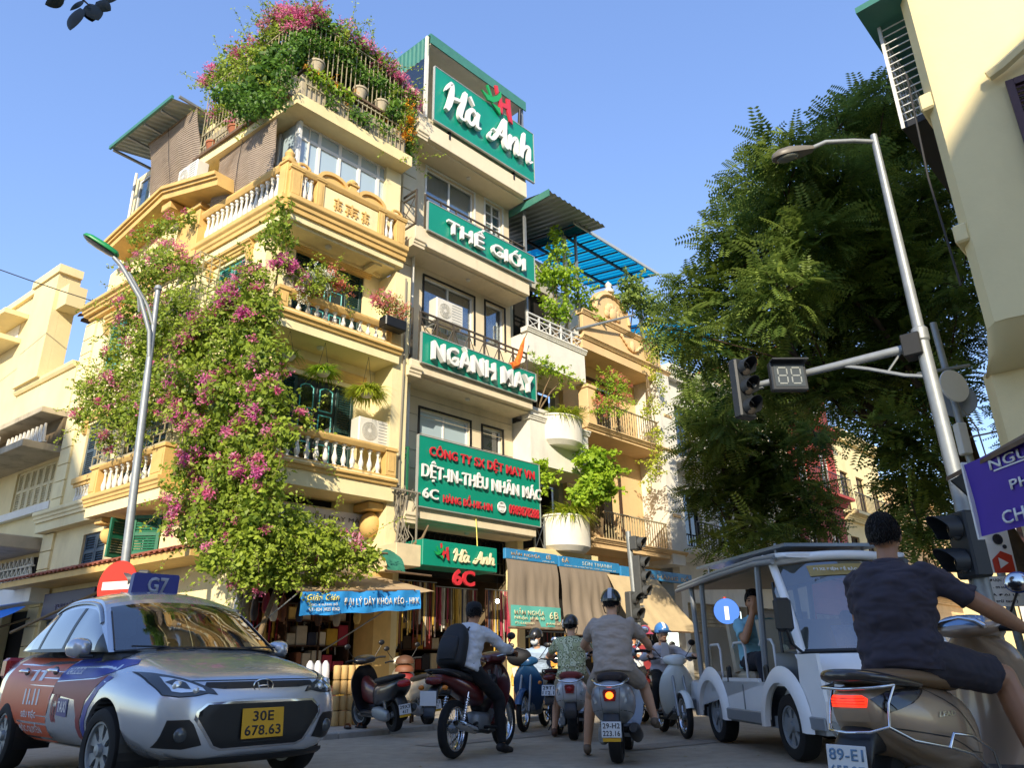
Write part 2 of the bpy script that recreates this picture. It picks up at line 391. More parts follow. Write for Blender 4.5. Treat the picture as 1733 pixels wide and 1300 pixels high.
for i in range(1,9):
 a,b = kerb_line[i],kerb_line[i+1]; m_ = MB(); d = (b-a); L_ = d.length; m_.box(-L_/2+.004,L_/2-.004,-.09,.09,-.05,.066,.01)
 p = (a+b)/2; ob('kerbstone',m_,'kerbstone',pav,Matrix.Translation(p)@Matrix.Rotation(atan2(d.y,d.x),4,'Z'))
 # pavement in front of the rounded building at the right
rp = MB(); rp.prism([(3.95,-9),(3.95,6.6),(4.4,7.9),(32,37),(40,36),(40,5),(12,-9)],-.05,.058,'z'); ob('pavement',rp,'paving',kind='structure')
# ------------------------------------------------------------------ building kit
def wall(mb,x0,x1,z0,z1,y0,y1,ops=(),back=False):
 xs = sorted({x0,x1,*[v for o in ops for v in o[:2]]}); zs = sorted({z0,z1,*[v for o in ops for v in o[2:4]]})
 xs = [x for x in xs if x0<=x<=x1]; zs = [z for z in zs if z0<=z<=z1]
 for a,b in zip(xs,xs[1:]):
  for c,d in zip(zs,zs[1:]):
   mx,mz = (a+b)/2,(c+d)/2
   if any(o[0]<mx<o[1]and o[2]<mz<o[3]for o in ops):continue
   mb.add([(a,y0,c),(b,y0,c),(b,y0,d),(a,y0,d)],[(0,1,2,3)])
 for o in ops:
  a,b,c,d = o[:4]; mb.add([(a,y0,c),(b,y0,c),(b,y0,d),(a,y0,d),(a,y1,c),(b,y1,c),(b,y1,d),(a,y1,d)],[(0,4,5,1),(1,5,6,2),(2,6,7,3),(3,7,4,0)])
 mb.add([(x0,y0,z0),(x1,y0,z0),(x1,y0,z1),(x0,y0,z1),(x0,y1,z0),(x1,y1,z0),(x1,y1,z1),(x0,y1,z1)],[(0,4,5,1),(1,5,6,2),(2,6,7,3),(3,7,4,0)])
 return mb
def mould(x0,x1,prof,mb=None):
 "moulding: profile in (outward, z) run along x"
 mb = mb or MB(); return mb.prism([(-o,z)for o,z in prof],x0,x1,'x')
def cornice_prof(o,z0,z1,back=.25):
 h = z1-z0; return[(-back,z0),(o*.35,z0),(o*.4,z0+h*.25),(o*.62,z0+h*.34),(o*.66,z0+h*.55),(o*.92,z0+h*.66),(o,z0+h*.72),(o,z1),(-back,z1)]
_bal = {}
def baluster_mesh(h,r=.055,material='white_plaster'):
 k = (round(h,3),r,material)
 if k not in _bal:
  m = MB(); pr = [(.95,0),(.95,.06),(.6,.09),(.55,.13),(.85,.2),(1,.3),(.9,.4),(.6,.52),(.42,.66),(.4,.78),(.62,.82),(.62,.85),(.45,.88),(.95,.93),(.95,1)]
  m.lathe([(a*r,b*h)for a,b in pr],10); me = m.mesh('baluster',40); me.materials.append(MATS[material]); _bal[k] = me
 return _bal[k]
def balusters(parent,M,xs,y,z0,z1,r=.055,material='white_plaster'):
 me = baluster_mesh(z1-z0,r,material)
 for x in xs:
  o = bpy.data.objects.new('baluster',me); _link(o,parent,M@Matrix.Translation((x,y,z0)))
def lin_s(a,b,n):return[a+(b-a)*i/(n-1)for i in range(n)]if n>1 else[(a+b)/2]
def louvre_leaf(w,h,fr=.07,pitch=.05,d=.045,mid=True):
 "shutter leaf from x=0..w, z=0..h at y=0, frame and slats as two builders"
 f = MB(); f.box(0,fr,0,d,0,h,.006); f.box(w-fr,w,0,d,0,h,.006); f.box(fr,w-fr,.002,d-.002,0,fr); f.box(fr,w-fr,.002,d-.002,h-fr,h)
 rows = [(fr,h-fr)]
 if mid:f.box(fr,w-fr,.002,d-.002,h*.48,h*.48+fr); rows = [(fr,h*.48),(h*.48+fr,h-fr)]
 s = MB()
 for a,b in rows:
  n = max(2,int((b-a)/pitch))
  for i in range(n):
   z = a+(i+.5)*(b-a)/n; p = (b-a)/n
   s.add([(fr,.008,z-p*.42),(w-fr,.008,z-p*.42),(w-fr,.036,z+p*.42),(fr,.036,z+p*.42),(fr,.016,z-p*.46),(w-fr,.016,z-p*.46),(w-fr,.044,z+p*.38),(fr,.044,z+p*.38)],[(0,1,2,3),(7,6,5,4),(0,4,5,1),(2,6,7,3)])
 return f,s
def shutter(parent,M,x,z,w,h,material,pitch=.05,hinge=0,ang=0,y=0,mid=True,label=None):
 f,s = louvre_leaf(w,h,pitch=pitch,mid=mid)
 if hinge==0:MM = M@T(x,y,z)
 elif hinge==-1:MM = M@T(x,y,z,rz=-ang)
 else:
  for q in(f,s):q.v = [(p[0]-w,p[1],p[2])for p in q.v]
  MM = M@T(x+w,y,z,rz=ang)
 o = ob('shutter',f,material,parent,MM,label=label); ob('slats',s,material,o,MM,kind='stuff'); return o
def window(parent,M,x0,x1,z0,z1,y,frame='white_metal',glass='pane_clear',curtain=None,n=2,fw=.055,rows=0,behind=.22):
 f = MB(); f.box(x0,x1,y,y+.07,z1-fw,z1,.005); f.box(x0,x1,y,y+.07,z0,z0+fw,.005); f.box(x0,x0+fw,y+.001,y+.069,z0+fw,z1-fw,.005); f.box(x1-fw,x1,y+.001,y+.069,z0+fw,z1-fw,.005)
 fo = ob('window_frame',f,frame,parent,M)
 xs = lin_s(x0+fw,x1-fw,n+1)
 for i in range(1,n):
  b = MB(); b.box(xs[i]-fw*.5,xs[i]+fw*.5,y+.004,y+.064,z0+fw,z1-fw,.005); ob('mullion',b,frame,fo,M)
 for r in range(rows):
  z = z0+(z1-z0)*(r+1)/(rows+1); b = MB(); b.box(x0+fw,x1-fw,y+.01,y+.05,z-.015,z+.015); ob('glazing_bar',b,frame,fo,M)
 for i in range(n):
  p = MB(); p.box(xs[i]+.004,xs[i+1]-.004,y+.03,y+.036,z0+fw,z1-fw); ob('pane',p,glass,fo,M)
 if curtain:
  c = MB(); k = max(12,int((x1-x0)/.05)); P = [[(x0+(x1-x0)*i/k,y+.085+.02*sin(i*1.9)+.012*sin(i*.7),zz)for i in range(k+1)]for zz in(z0,z1)]; c.grid(P); ob('curtain',c,curtain,fo,M,smooth=60)
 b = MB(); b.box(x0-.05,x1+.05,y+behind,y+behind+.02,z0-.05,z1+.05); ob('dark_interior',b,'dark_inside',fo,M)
 return fo
def ac_unit(M,label,w=.78,h=.54,d=.28,fan=.19):
 t = thing('air_conditioner',label,'air conditioner',M)
 b = MB(); b.box(0,w,0,d,0,h,.02); ob('casing',b,'plastic_white',t)
 cx = fan+.07 if True else w/2
 g_ = MB(); g_.lathe([(fan,-.004),(fan,-.012),(fan*.96,-.012),(fan*.96,-.004)],24,(cx,0,h/2),'y')
 for k in range(1,6):
  r = fan*k/6; g_.lathe([(r+.004,-.006),(r+.004,-.011),(r-.004,-.011),(r-.004,-.006)],20,(cx,0,h/2),'y')
 for k in range(12):
  a = 2*pi*k/12; g_.cyl((cx+fan*.15*cos(a),-.009,h/2+fan*.15*sin(a)),(cx+fan*.97*cos(a+.5),-.009,h/2+fan*.97*sin(a+.5)),.003,n=4)
 ob('fan_grille',g_,'plastic_white',t)
 f = MB(); f.lathe([(fan*.95,-.0015),(fan*.95,-.003),(.001,-.003)],24,(cx,0,h/2),'y'); ob('fan_opening',f,'dark_metal',t)
 hb = MB(); hb.lathe([(fan*.24,-.004),(fan*.24,-.014),(.001,-.014)],14,(cx,0,h/2),'y'); ob('fan_hub',hb,'plastic_white',t)
 for s_ in range(7):
  q = MB(); z = .08+s_*(h-.16)/6; q.box(cx+fan+.04,w-.05,-.004,.004,z,z+.012); ob('vent_slot',q,'grey_metal',t)
 q = MB(); q.box(.05,.09,.02,d,-.03,0); q.box(w-.09,w-.05,.02,d,-.03,0); q.box(.06,.08,.02,d+.2,-.06,-.03); q.box(w-.08,w-.06,.02,d+.2,-.06,-.03); ob('bracket',q,'grey_metal',t)
 return t
def lattice(x0,x1,z0,z1,y,nx,nz,r=.012,brick=False):
 m_ = MB()
 for i in range(nz+1):
  z = z0+(z1-z0)*i/nz; m_.box(x0,x1,y-r,y+r,z-r,z+r)
 for i in range(nz):
  za,zb = z0+(z1-z0)*i/nz,z0+(z1-z0)*(i+1)/nz
  for j in range(nx+1):
   x = x0+(x1-x0)*(j+(.5 if brick and i%2 else 0))/nx
   if x<=x1+1e-6:m_.box(x-r*.9,x+r*.9,y-r*.8,y+r*.8,za+r,zb-r)
 return m_
def xrail(parent,M,x0,x1,y,z0,z1,n,material,r=.016,depth=None):
 "metal railing with crossed bars in each bay"
 a = MB(); a.box(x0,x1,y-.025,y+.025,z1-.04,z1,.006); ob('top_rail',a,material,parent,M)
 a = MB(); a.box(x0,x1,y-.018,y+.018,z1-.17,z1-.14); ob('mid_rail',a,material,parent,M)
 a = MB(); a.box(x0,x1,y-.018,y+.018,z0,z0+.03); ob('bottom_rail',a,material,parent,M)
 xs = lin_s(x0+.02,x1-.02,n+1)
 for x in xs:
  a = MB(); a.box(x-.02,x+.02,y-.02,y+.02,z0+.03,z1-.04); ob('post',a,material,parent,M)
 for a_,b_ in zip(xs,xs[1:]):
  c = MB(); c.cyl((a_+.02,y-.006,z0+.03),(b_-.02,y-.006,z1-.17),r*.75,n=5); c.cyl((a_+.02,y+.006,z1-.17),(b_-.02,y+.006,z0+.03),r*.75,n=5); ob('crossed_bars',c,material,parent,M)
def vrail(parent,M,x0,x1,y,z0,z1,step,material,r=.011):
 a = MB(); a.box(x0,x1,y-.025,y+.025,z1-.04,z1,.005); ob('top_rail',a,material,parent,M)
 a = MB(); a.box(x0,x1,y-.02,y+.02,z0,z0+.03); ob('bottom_rail',a,material,parent,M)
 n = int((x1-x0)/step); me = None
 for i in range(n+1):
  if me is None:q = MB(); q.box(-r,r,-r,r,z0+.03,z1-.04); me = q.mesh('bar'); me.materials.append(MATS[material])
  o = bpy.data.objects.new('bar',me); _link(o,parent,M@Matrix.Translation((x0+.01+(x1-x0-.02)*i/n,y,0)))
def corrugated(x0,x1,y0,z0,y1,z1,n,amp=.02,mb=None,single=False):
 "sheet with ribs running from (y0,z0) to (y1,z1)"
 mb = mb or MB(); xs = np.linspace(x0,x1,n*4+1); P = []
 for s_ in(0,1):P.append([(x,(y0,y1)[s_],(z0,z1)[s_]+amp*(1 if(i%4)in(1,2)else-1))for i,x in enumerate(xs)])
 P2 = [[(x,y,z-.012)for x,y,z in r]for r in P]; mb.grid(P)
 if not single:mb.grid(P2[::-1])
 return mb
 # ------------------------------------------------------------------ the yellow corner house
HA,HB = frameA(6.15),frameB(0)
YH = thing('corner_house','tall yellow corner house with green shutters, white balusters and a planted roof','building',HA)
# walls on the side facing the street with the signs (frame A)
w = MB(); wall(w,.066,3.28,2.62,9.4,.75,1.0,[(.62,2.42,4.5,6.42),(.72,2.45,7.45,9.2),(.95,2.1,3.82,3.98)]); ob('wall',w,'yellow_wall',YH,HA)
w = MB(); wall(w,-8.55,-.742,2.0,9.5,.15,.4,[(-7.4,-6.45,5.12,6.48),(-7.25,-6.2,7.75,9.1),(-6.57,-5.5,2.93,3.75),(-4.38,-3.25,2.98,3.78),(-2.5,-1.46,7.55,9.02),(-2.5,-1.46,4.7,6.3),(-5.4,-3.6,4.6,6.4),(-5.4,-3.6,7.4,9.1)]); ob('wall',w,'yellow_wall',YH,HB)
for xa,xb in((-3.9,-.76),(-8.55,-7.9)):w = MB(); w.box(xa,xb,.152,.4,.12,1.999); ob('wall',w,'yellow_wall',YH,HB)
for(a,b)in((-7.9,-6.2),(-6.1,-3.9)):
 r = MB(); n = 26
 for i in range(n):z = .14+1.84*i/n; r.box(a,b,.28-.01*(i%2),.3,z,z+1.84/n-.004)
 ob('roller_door',r,'shutter_slate',YH,HB)
r = MB(); r.box(-6.2,-6.1,.155,.4,.12,1.999); ob('pillar',r,'yellow_wall',YH,HB)
# ground floor shop on the A side: pillars, dark room
r = MB(); r.box(.07,.3,.5,.98,.12,2.62); ob('pillar',r,'yellow_wall',YH,HA)
r = MB(); r.box(2.86,3.27,.35,.98,.12,2.62); ob('pillar',r,'ochre_trim',YH,HA)
r = MB(); r.box(2.862,3.272,.1,.748,2.622,9.2); ob('pilaster',r,'yellow_wall',YH,HA)
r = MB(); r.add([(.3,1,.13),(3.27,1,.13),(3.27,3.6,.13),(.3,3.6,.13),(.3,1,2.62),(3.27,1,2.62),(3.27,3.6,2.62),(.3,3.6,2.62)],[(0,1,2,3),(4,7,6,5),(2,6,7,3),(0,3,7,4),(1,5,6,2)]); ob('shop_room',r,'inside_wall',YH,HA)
# slabs and cornices
def slab(M,x0,x1,y1,z0,z1,ov=.0,left=None):
 mb = MB(); mb.box(x0,x1,0,y1,z0,z1-.13); mould(x0-.03,x1+.02,[(-.3,z1-.13),(.02,z1-.13),(.03,z1-.1),(.055,z1-.085),(.06,z1-.05),(.09,z1-.035),(.09,z1),(-.3,z1)],mb); return mb
for z0,z1 in((3.97,4.42),(6.95,7.3)):
 ob('balcony_slab',slab(HA,.0,2.95,.748,z0,z1),'yellow_wall',YH,HA)
 t_ = MB(); mould(-.035,2.975,[(.0,z1-.155),(.045,z1-.15),(.065,z1-.09),(.105,z1-.075),(.105,z1-.03),(.0,z1-.03)],t_); ob('cornice',t_,'ochre_trim',YH,HA)
 p_ = MB(); mould(.01,2.94,[(-.09,z1-.004),(.05,z1-.004),(.05,z1+.05),(-.09,z1+.05)],p_); ob('plinth',p_,'ochre_trim',YH,HA)
def rail(M,x0,x1,zt,th=.12,y0=-.045,y1=.11):
 m_ = MB(); m_.prism([(y0,zt-th),(y0-.03,zt-th*.6),(y0-.045,zt-th*.35),(y0-.045,zt),(y1+.03,zt),(y1+.03,zt-th*.4),(y1,zt-th)],x0,x1,'x'); return m_
def post(M,x0,x1,z0,z1,y0=-.06,y1=.13,parent=YH,panel=True):
 m_ = MB(); m_.box(x0,x1,y0,y1,z0,z1-.08,.006); m_.box(x0-.03,x1+.03,y0-.03,y1+.03,z1-.08,z1-.03,.008); m_.box(x0-.015,x1+.015,y0-.015,y1+.015,z1-.03,z1,.006)
 if panel:m_.box(x0+.05,x1-.05,y0-.012,y0,z0+.08,z1-.16,.006)
 return ob('balcony_post',m_,'ochre_trim',parent,M)
for zt,zb,xs in((5.05,4.47,lin_s(.33,2.55,12)),(7.75,7.35,lin_s(.5,2.55,11))):
 ob('handrail',rail(HA,.0,2.66,zt),'ochre_trim',YH,HA); post(HA,2.68,2.94,zb,zt); post(HA,.02,.22,zb,zt)
 balusters(YH,HA,xs,.04,zb,zt-.12)
 # side end of balconies on the B side
for z0,z1,zt in((3.98,4.4,5.04),(6.96,7.28,7.74)):
 m_ = MB(); m_.box(-.74,-.03,.02,.4,z0,z1); ob('balcony_slab',m_,'yellow_wall',YH,HB)
 # third floor: cornice on both streets, parapet with panel, arches
z3 = 9.4
m_ = MB(); m_.box(.0,2.96,.0,3.2,9.3,9.5); ob('floor_slab',m_,'yellow_wall',YH,HA)
m_ = MB(); mould(-.02,2.98,cornice_prof(.16,9.45,9.78,.1),m_); ob('cornice',m_,'ochre_trim',YH,HA)
m_ = MB(); mould(-3.25,.02,cornice_prof(.14,9.45,9.78,.3),m_); ob('cornice',m_,'ochre_trim',YH,HB)
m_ = MB(); m_.box(-3.2,-.06,.0,.3,9.28,9.45); ob('frieze',m_,'yellow_wall',YH,HB)
# underside details of the third slab
m_ = MB(); m_.box(.2,2.8,.08,.16,9.24,9.3); m_.box(.2,2.8,.6,.68,9.24,9.3); m_.box(2.3,2.5,.16,.6,9.2,9.3); ob('soffit_beam',m_,'yellow_wall',YH,HA)
for zc in(9.29,6.945):
 m_ = MB(); m_.lathe([(.0,-.06),(.05,-.055),(.07,-.03),(.075,0)],14,(1.25,.38,zc)); ob('ceiling_lamp',m_,'plastic_white',YH,HA,smooth=50)
ob('handrail',rail(HB,-3.1,-.28,10.6,.13),'ochre_trim',YH,HB); balusters(YH,HB,lin_s(-2.95,-.42,15),.03,9.8,10.47,.06)
post(HB,-.28,-.02,9.78,10.68,-.05,.2);
m_ = MB(); m_.box(-4.02,-3.12,-.12,.3,9.5,10.75,.01); m_.box(-4.1,-3.06,-.18,.3,10.75,10.82,.01); m_.box(-4.05,-3.1,-.14,.3,10.82,10.9,.01); m_.box(-4.08,-3.06,-.16,.3,9.42,9.5,.01); ob('pedestal',m_,'ochre_trim',YH,HB)
# parapet on A: end posts, baluster bays, carved panel
for a,b in((.0,.28),(.62,.8),(2.2,2.36),(2.7,2.94)):post(HA,a,b,9.78,10.52,-.05,.14)
for xs in([.38,.52],[2.46,2.6]):balusters(YH,HA,xs,.04,9.8,10.42,.06)
m_ = MB(); m_.box(.8,2.2,-.02,.12,9.78,10.4,.01); ob('parapet_panel',m_,'yellow_wall',YH,HA)
ob('handrail',rail(HA,-.02,2.97,10.53,.12),'ochre_trim',YH,HA)
for gx,gw in((1.15,.1),(1.5,.17),(1.85,.1)):
 m_ = MB(); zc = 10.08; s_ = gw
 m_.box(gx-s_,gx+s_,-.05,-.02,zc+.09,zc+.115); m_.box(gx-s_*.8,gx+s_*.8,-.05,-.02,zc+.02,zc+.045); m_.box(gx-s_,gx+s_,-.05,-.02,zc-.07,zc-.045)
 m_.box(gx-.018,gx+.018,-.048,-.02,zc-.12,zc+.16); m_.box(gx-s_*.75,gx-s_*.55,-.047,-.02,zc-.15,zc+.02); m_.box(gx+s_*.5,gx+s_*.72,-.047,-.02,zc-.13,zc-.02); m_.ell((gx,-.03,zc+.02),(s_*.45,.02,.05),8,5)
 ob('carved_character',m_,'ochre_trim',YH,HA)
for cx in(1.0,2.0):
 m_ = MB(); pts = []
 for i in range(13):t = pi*i/12; pts.append((cx-.38*cos(t),10.53+.26*sin(t)))
 inn = [(cx-.30*cos(pi*i/12),10.53+.18*sin(pi*i/12))for i in range(13)]
 for k in range(12):
  q = [pts[k],pts[k+1],inn[k+1],inn[k]]; m_.prism(q,-.07,.13,'y')
 m_.prism(inn,-.02,.1,'y'); ob('arched_cap',m_,'ochre_trim',YH,HA,smooth=30)
m_ = MB(); m_.box(1.36,1.64,-.08,.14,10.53,10.62,.01); m_.box(1.41,1.59,-.05,.12,10.62,10.72,.01); m_.box(1.36,1.64,-.08,.14,10.72,10.78,.01); m_.lathe([(.12,10.78),(.13,10.82),(.06,10.9),(.001,10.93)],12,(1.5,.03,0)); ob('finial',m_,'ochre_trim',YH,HA)
m_ = MB(); m_.lathe([(.14,10.68),(.15,10.74),(.08,10.8),(.11,10.88),(.05,10.98),(.001,11.04)],12,(-.15,.06,0)); ob('finial',m_,'ochre_trim',YH,HB,smooth=40)
for sx in(.3,2.72):
 m_ = MB(); pts = [(sx+.16*cos(a)*(1-a/9),10.62+.1*sin(a)*(1-a/9))for a in np.linspace(0,6.5,22)]; m_.tube([(x,.03,z)for x,z in pts],.035,6); ob('scroll',m_,'ochre_trim',YH,HA,smooth=60)
 # glazed top room
gz0,gz1,gy = 10.0,12.05,.42
bays = lin_s(.3,2.95,6)
for i,x in enumerate(bays):
 m_ = MB(); m_.box(x-.04,x+.04,gy-.04,gy+.04,gz0,gz1,.006); ob('mullion',m_,'white_metal',YH,HA)
for zz in(11.62,gz1-.08,gz0):
 m_ = MB(); m_.box(.26,2.99,gy-.035,gy+.035,zz,zz+.08); ob('window_rail',m_,'white_metal',YH,HA)
for a,b in zip(bays,bays[1:]):
 for c,d in((gz0+.06,11.62),(11.7,gz1-.06)):
  m_ = MB(); m_.box(a+.04,b-.04,gy-.005,gy+.005,c,d); ob('pane',m_,'pane_pale',YH,HA)
m_ = MB(); m_.box(.3,2.98,gy+.25,gy+.27,gz0,gz1); ob('blind_sheet',m_,'white_plaster',YH,HA)
# B side of the glazed room: white frame and wall behind the blind
for x in(-2.75,-1.9,-1.0,-.3):
 m_ = MB(); m_.box(x-.045,x+.045,.3,.38,10.0,12.0,.006); ob('mullion',m_,'white_metal',YH,HB)
for a,b in((-2.705,-1.945),(-1.855,-1.045),(-.955,-.345)):
 m_ = MB(); m_.box(a,b,.335,.345,10.0,12.0); ob('pane',m_,'pane_pale',YH,HB)
m_ = MB(); m_.box(-2.8,-.3,.6,.62,10,12); ob('blind_sheet',m_,'white_plaster',YH,HB)
# roof slab over the glazed room
m_ = MB(); m_.prism([(-.06,-.1),(3.02,-.1),(3.02,4.5),(.1,4.5),(-.55,3.4)],12.02,12.3,'z'); ob('roof_slab',m_,'pale_yellow',YH,HA)
m_ = MB(); m_.box(2.6,3.02,.3,2.6,9.5,12.02); ob('wall',m_,'yellow_wall',YH,HA)
# ---- B side left part: top storey, raking pediment, canopy
m_ = MB(); wall(m_,-7.9,-3.2,9.5,13.9,.35,.6,[(-7.6,-4.0,11.9,13.75)]); ob('wall',m_,'yellow_wall',YH,HB)
m_ = MB(); m_.box(-3.9,-2.75,.3,.6,10.9,12.3); ob('wall',m_,'yellow_wall',YH,HB)
for i,(a,b)in enumerate(zip(lin_s(-7.6,-4.0,6),lin_s(-7.6,-4.0,6)[1:])):
 m_ = MB(); m_.box(a,a+.05,.36,.43,11.9,13.75); m_.box(b-.05,b,.36,.43,11.9,13.75); m_.box(a,b,.365,.425,11.9,11.96); m_.box(a,b,.365,.425,13.69,13.75); ob('window_frame',m_,'white_metal',YH,HB)
 m_ = MB(); m_.box(a+.05,b-.05,.39,.396,11.96,13.69); ob('pane',m_,'pane_clear',YH,HB)
m_ = MB(); k = 70; m_.grid([[(-7.6+3.6*i/k,.5+.03*sin(i*1.3),z)for i in range(k+1)]for z in(11.9,13.75)]); ob('curtain',m_,'aqua_curtain',YH,HB,smooth=60)
# raking pediment, with a deep soffit
for(x0,z0_,x1,z1_)in((-7.0,11.0,-4.37,11.5),(-4.37,11.5,-2.0,10.86)):
 m_ = MB(); dx,dz = x1-x0,z1_-z0_
 for(o0,o1,h0,h1)in((.0,.42,-.16,.0),(.0,.47,.0,.07),(.0,.52,.07,.16)):
  vs = [(x0,-o1,z0_+h0),(x1,-o1,z1_+h0),(x1,.36,z1_+h0),(x0,.36,z0_+h0),(x0,-o1,z0_+h1),(x1,-o1,z1_+h1),(x1,.36,z1_+h1),(x0,.36,z0_+h1)]
  m_.add(vs,[(0,1,2,3),(4,7,6,5),(0,4,5,1),(1,5,6,2),(2,6,7,3),(3,7,4,0)])
 ob('raking_cornice',m_,'ochre_trim',YH,HB)
m_ = MB(); m_.prism([(-7.7,9.52),(-7.7,10.7),(-7,10.85),(-4.37,11.33),(-2.1,10.7),(-2.1,9.52)],.1,.348,'y'); ob('tympanum',m_,'yellow_wall',YH,HB)
m_ = MB(); m_.box(-4.5,-4.1,-.36,.1,11.05,11.25,.02); ob('pediment_bracket',m_,'ochre_trim',YH,HB)
m_ = MB(); m_.box(-8.3,-4.02,.02,.15,9.5,9.8,.01); mould(-8.4,-4.0,cornice_prof(.2,9.6,9.85,.1),m_); ob('cornice',m_,'ochre_trim',YH,HB)
cm = MB(); corrugated(-7.05,-4.05,-.75,13.95,2.6,14.75,16,.018,cm); ob('canopy_sheet',cm,'corrug_grey',YH,HB)
cm = MB(); cm.box(-7.1,-4.02,-.8,-.74,13.9,14.0); ob('fascia',cm,'corrug_green',YH,HB)
for x in(-7.0,-6.2,-5.4,-4.6,-3.8):
 cm = MB(); cm.box(x-.03,x+.03,-.72,.4,13.84,13.9); ob('rafter',cm,'grey_metal',YH,HB)
cm = MB(); cm.cyl((-7.55,.25,9.6),(-7.55,.2,13.9),.04); ob('drain_pipe',cm,'plastic_white',YH,HB)
# pilaster with grooves at the far left end
z = .2
while z<9.5:
 h = .42; m_ = MB(); m_.box(-8.56,-8.0,.09,.16,z,min(z+h,9.5)-.02,.006); ob('quoin',m_,'yellow_wall',YH,HB); z += h
 # B first floor cornice, projecting balcony with balusters, brackets
m_ = MB(); m_.box(-8.6,-5.2,-.1,.15,3.98,4.25); mould(-8.62,-5.2,[(o+.1,z)for o,z in cornice_prof(.12,4.2,4.45,.2)],m_); ob('cornice',m_,'yellow_wall',YH,HB)
m_ = MB(); m_.box(-5.2,-2.3,-.5,.15,3.86,4.12); ob('balcony_slab',m_,'yellow_wall',YH,HB)
m_ = MB(); mould(-5.24,-2.26,[(o+.5,z)for o,z in cornice_prof(.1,4.08,4.3,.6)],m_); ob('cornice',m_,'ochre_trim',YH,HB)
m_ = MB(); m_.box(-2.3,-.75,-.08,.15,3.9,4.25); mould(-2.3,-.75,[(o+.08,z)for o,z in cornice_prof(.1,4.2,4.42,.2)],m_); ob('cornice',m_,'ochre_trim',YH,HB)
post(HB,-5.2,-4.9,4.3,4.95,-.52,-.3); post(HB,-2.75,-2.3,4.3,4.95,-.52,-.3); ob('handrail',rail(HB,-4.9,-2.75,4.93,.1,-.5,-.36),'ochre_trim',YH,HB)
balusters(YH,HB,lin_s(-4.75,-2.9,9),-.42,4.3,4.83,.055)
m_ = MB(); m_.box(-7.35,-6.4,-.02,.15,4.98,5.12,.01); m_.box(-7.3,-6.45,.02,.15,4.9,4.98,.01); ob('window_sill',m_,'ochre_trim',YH,HB); balusters(YH,HB,lin_s(-7.2,-6.55,6),.09,4.47,4.9,.05)
for x in(-2.05,-4.9):
 m_ = MB(); m_.box(x-.16,x+.16,-.35,.15,3.72,3.86,.02); m_.ell((x,-.05,3.52),(.15,.2,.19),14,10)
 for k in range(4):m_.lathe([(.155-.02*abs(k-1.5),-.012),(.165-.02*abs(k-1.5),0),(.155-.02*abs(k-1.5),.012)],14,(x,-.05,3.42+.07*k))
 ob('bracket',m_,'ochre_trim',YH,HB,smooth=40)
m_ = MB(); m_.ell((2.75,.5,3.55),(.2,.22,.26),14,10); m_.box(2.5,3.0,.2,.74,3.8,3.95,.02); ob('bracket',m_,'ochre_trim',YH,HA,smooth=40)
# shutters and doors
SL = 'shutter_slate'
for(x0,x1,z0_,z1_,mt)in((-7.4,-6.45,5.12,6.48,SL),(-7.25,-6.2,7.75,9.1,'shutter_teal'),(-6.57,-5.5,2.93,3.75,SL),(-2.5,-1.46,7.55,9.02,'shutter_teal'),(-2.5,-1.46,4.7,6.3,'shutter_teal'),(-5.4,-3.6,4.6,6.4,'shutter_dark'),(-5.4,-3.6,7.4,9.1,'shutter_dark')):
 n = 2; ww = (x1-x0)/n
 for i in range(n):shutter(YH,HB,x0+i*ww+.004,z0_+.004,ww-.008,z1_-z0_-.008,mt,y=.2)
for a,hg in((-4.38,-1),(-3.815,1)):
 shutter(YH,HB,a,2.99,.555,.78,'shutter_green',hinge=hg,ang=75 if hg<0 else 38,y=.13,label='open green shutter leaf')
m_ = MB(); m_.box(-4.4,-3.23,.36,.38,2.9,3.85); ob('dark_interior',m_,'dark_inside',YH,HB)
m_ = MB()
for x in(-4.15,-3.95,-3.7,-3.5):m_.cyl((x,.28,3.0),(x,.28,3.77),.01,n=5)
for z in(3.15,3.4,3.62):m_.cyl((-4.37,.28,z),(-3.26,.28,z),.01,n=5)
for cx,cz in((-3.82,3.28),(-3.82,3.5)):m_.tube([(cx+.09*cos(a),.27,cz+.09*sin(a))for a in np.linspace(0,2*pi,13)],.009,5)
ob('window_grille',m_,'white_metal',YH,HB)
def hood(M,x0,x1,z,o=.14):
 m_ = MB(); mould(x0,x1,[(q-.15,zz)for q,zz in cornice_prof(o,z,z+.2,.1)],m_)
 for x in(x0+.08,x1-.08):m_.prism([(.15,z),(.15,z-.3),(.08,z-.28),(.03,z-.12),(.02,z)],x-.06,x+.06,'x')
 return ob('window_hood',m_,'ochre_trim',YH,M)
hood(HB,-2.8,-1.2,9.1); hood(HB,-7.4,-6.05,9.15); hood(HB,-7.55,-6.3,6.55); hood(HB,-2.8,-1.2,6.4)
m_ = MB(); mould(.45,2.6,[(q-.75,zz)for q,zz in cornice_prof(.1,9.14,9.26,.1)],m_); ob('door_hood',m_,'ochre_trim',YH,HA)
m_ = MB(); mould(.45,2.6,[(q-.75,zz)for q,zz in cornice_prof(.1,6.52,6.72,.1)],m_); ob('door_hood',m_,'ochre_trim',YH,HA)
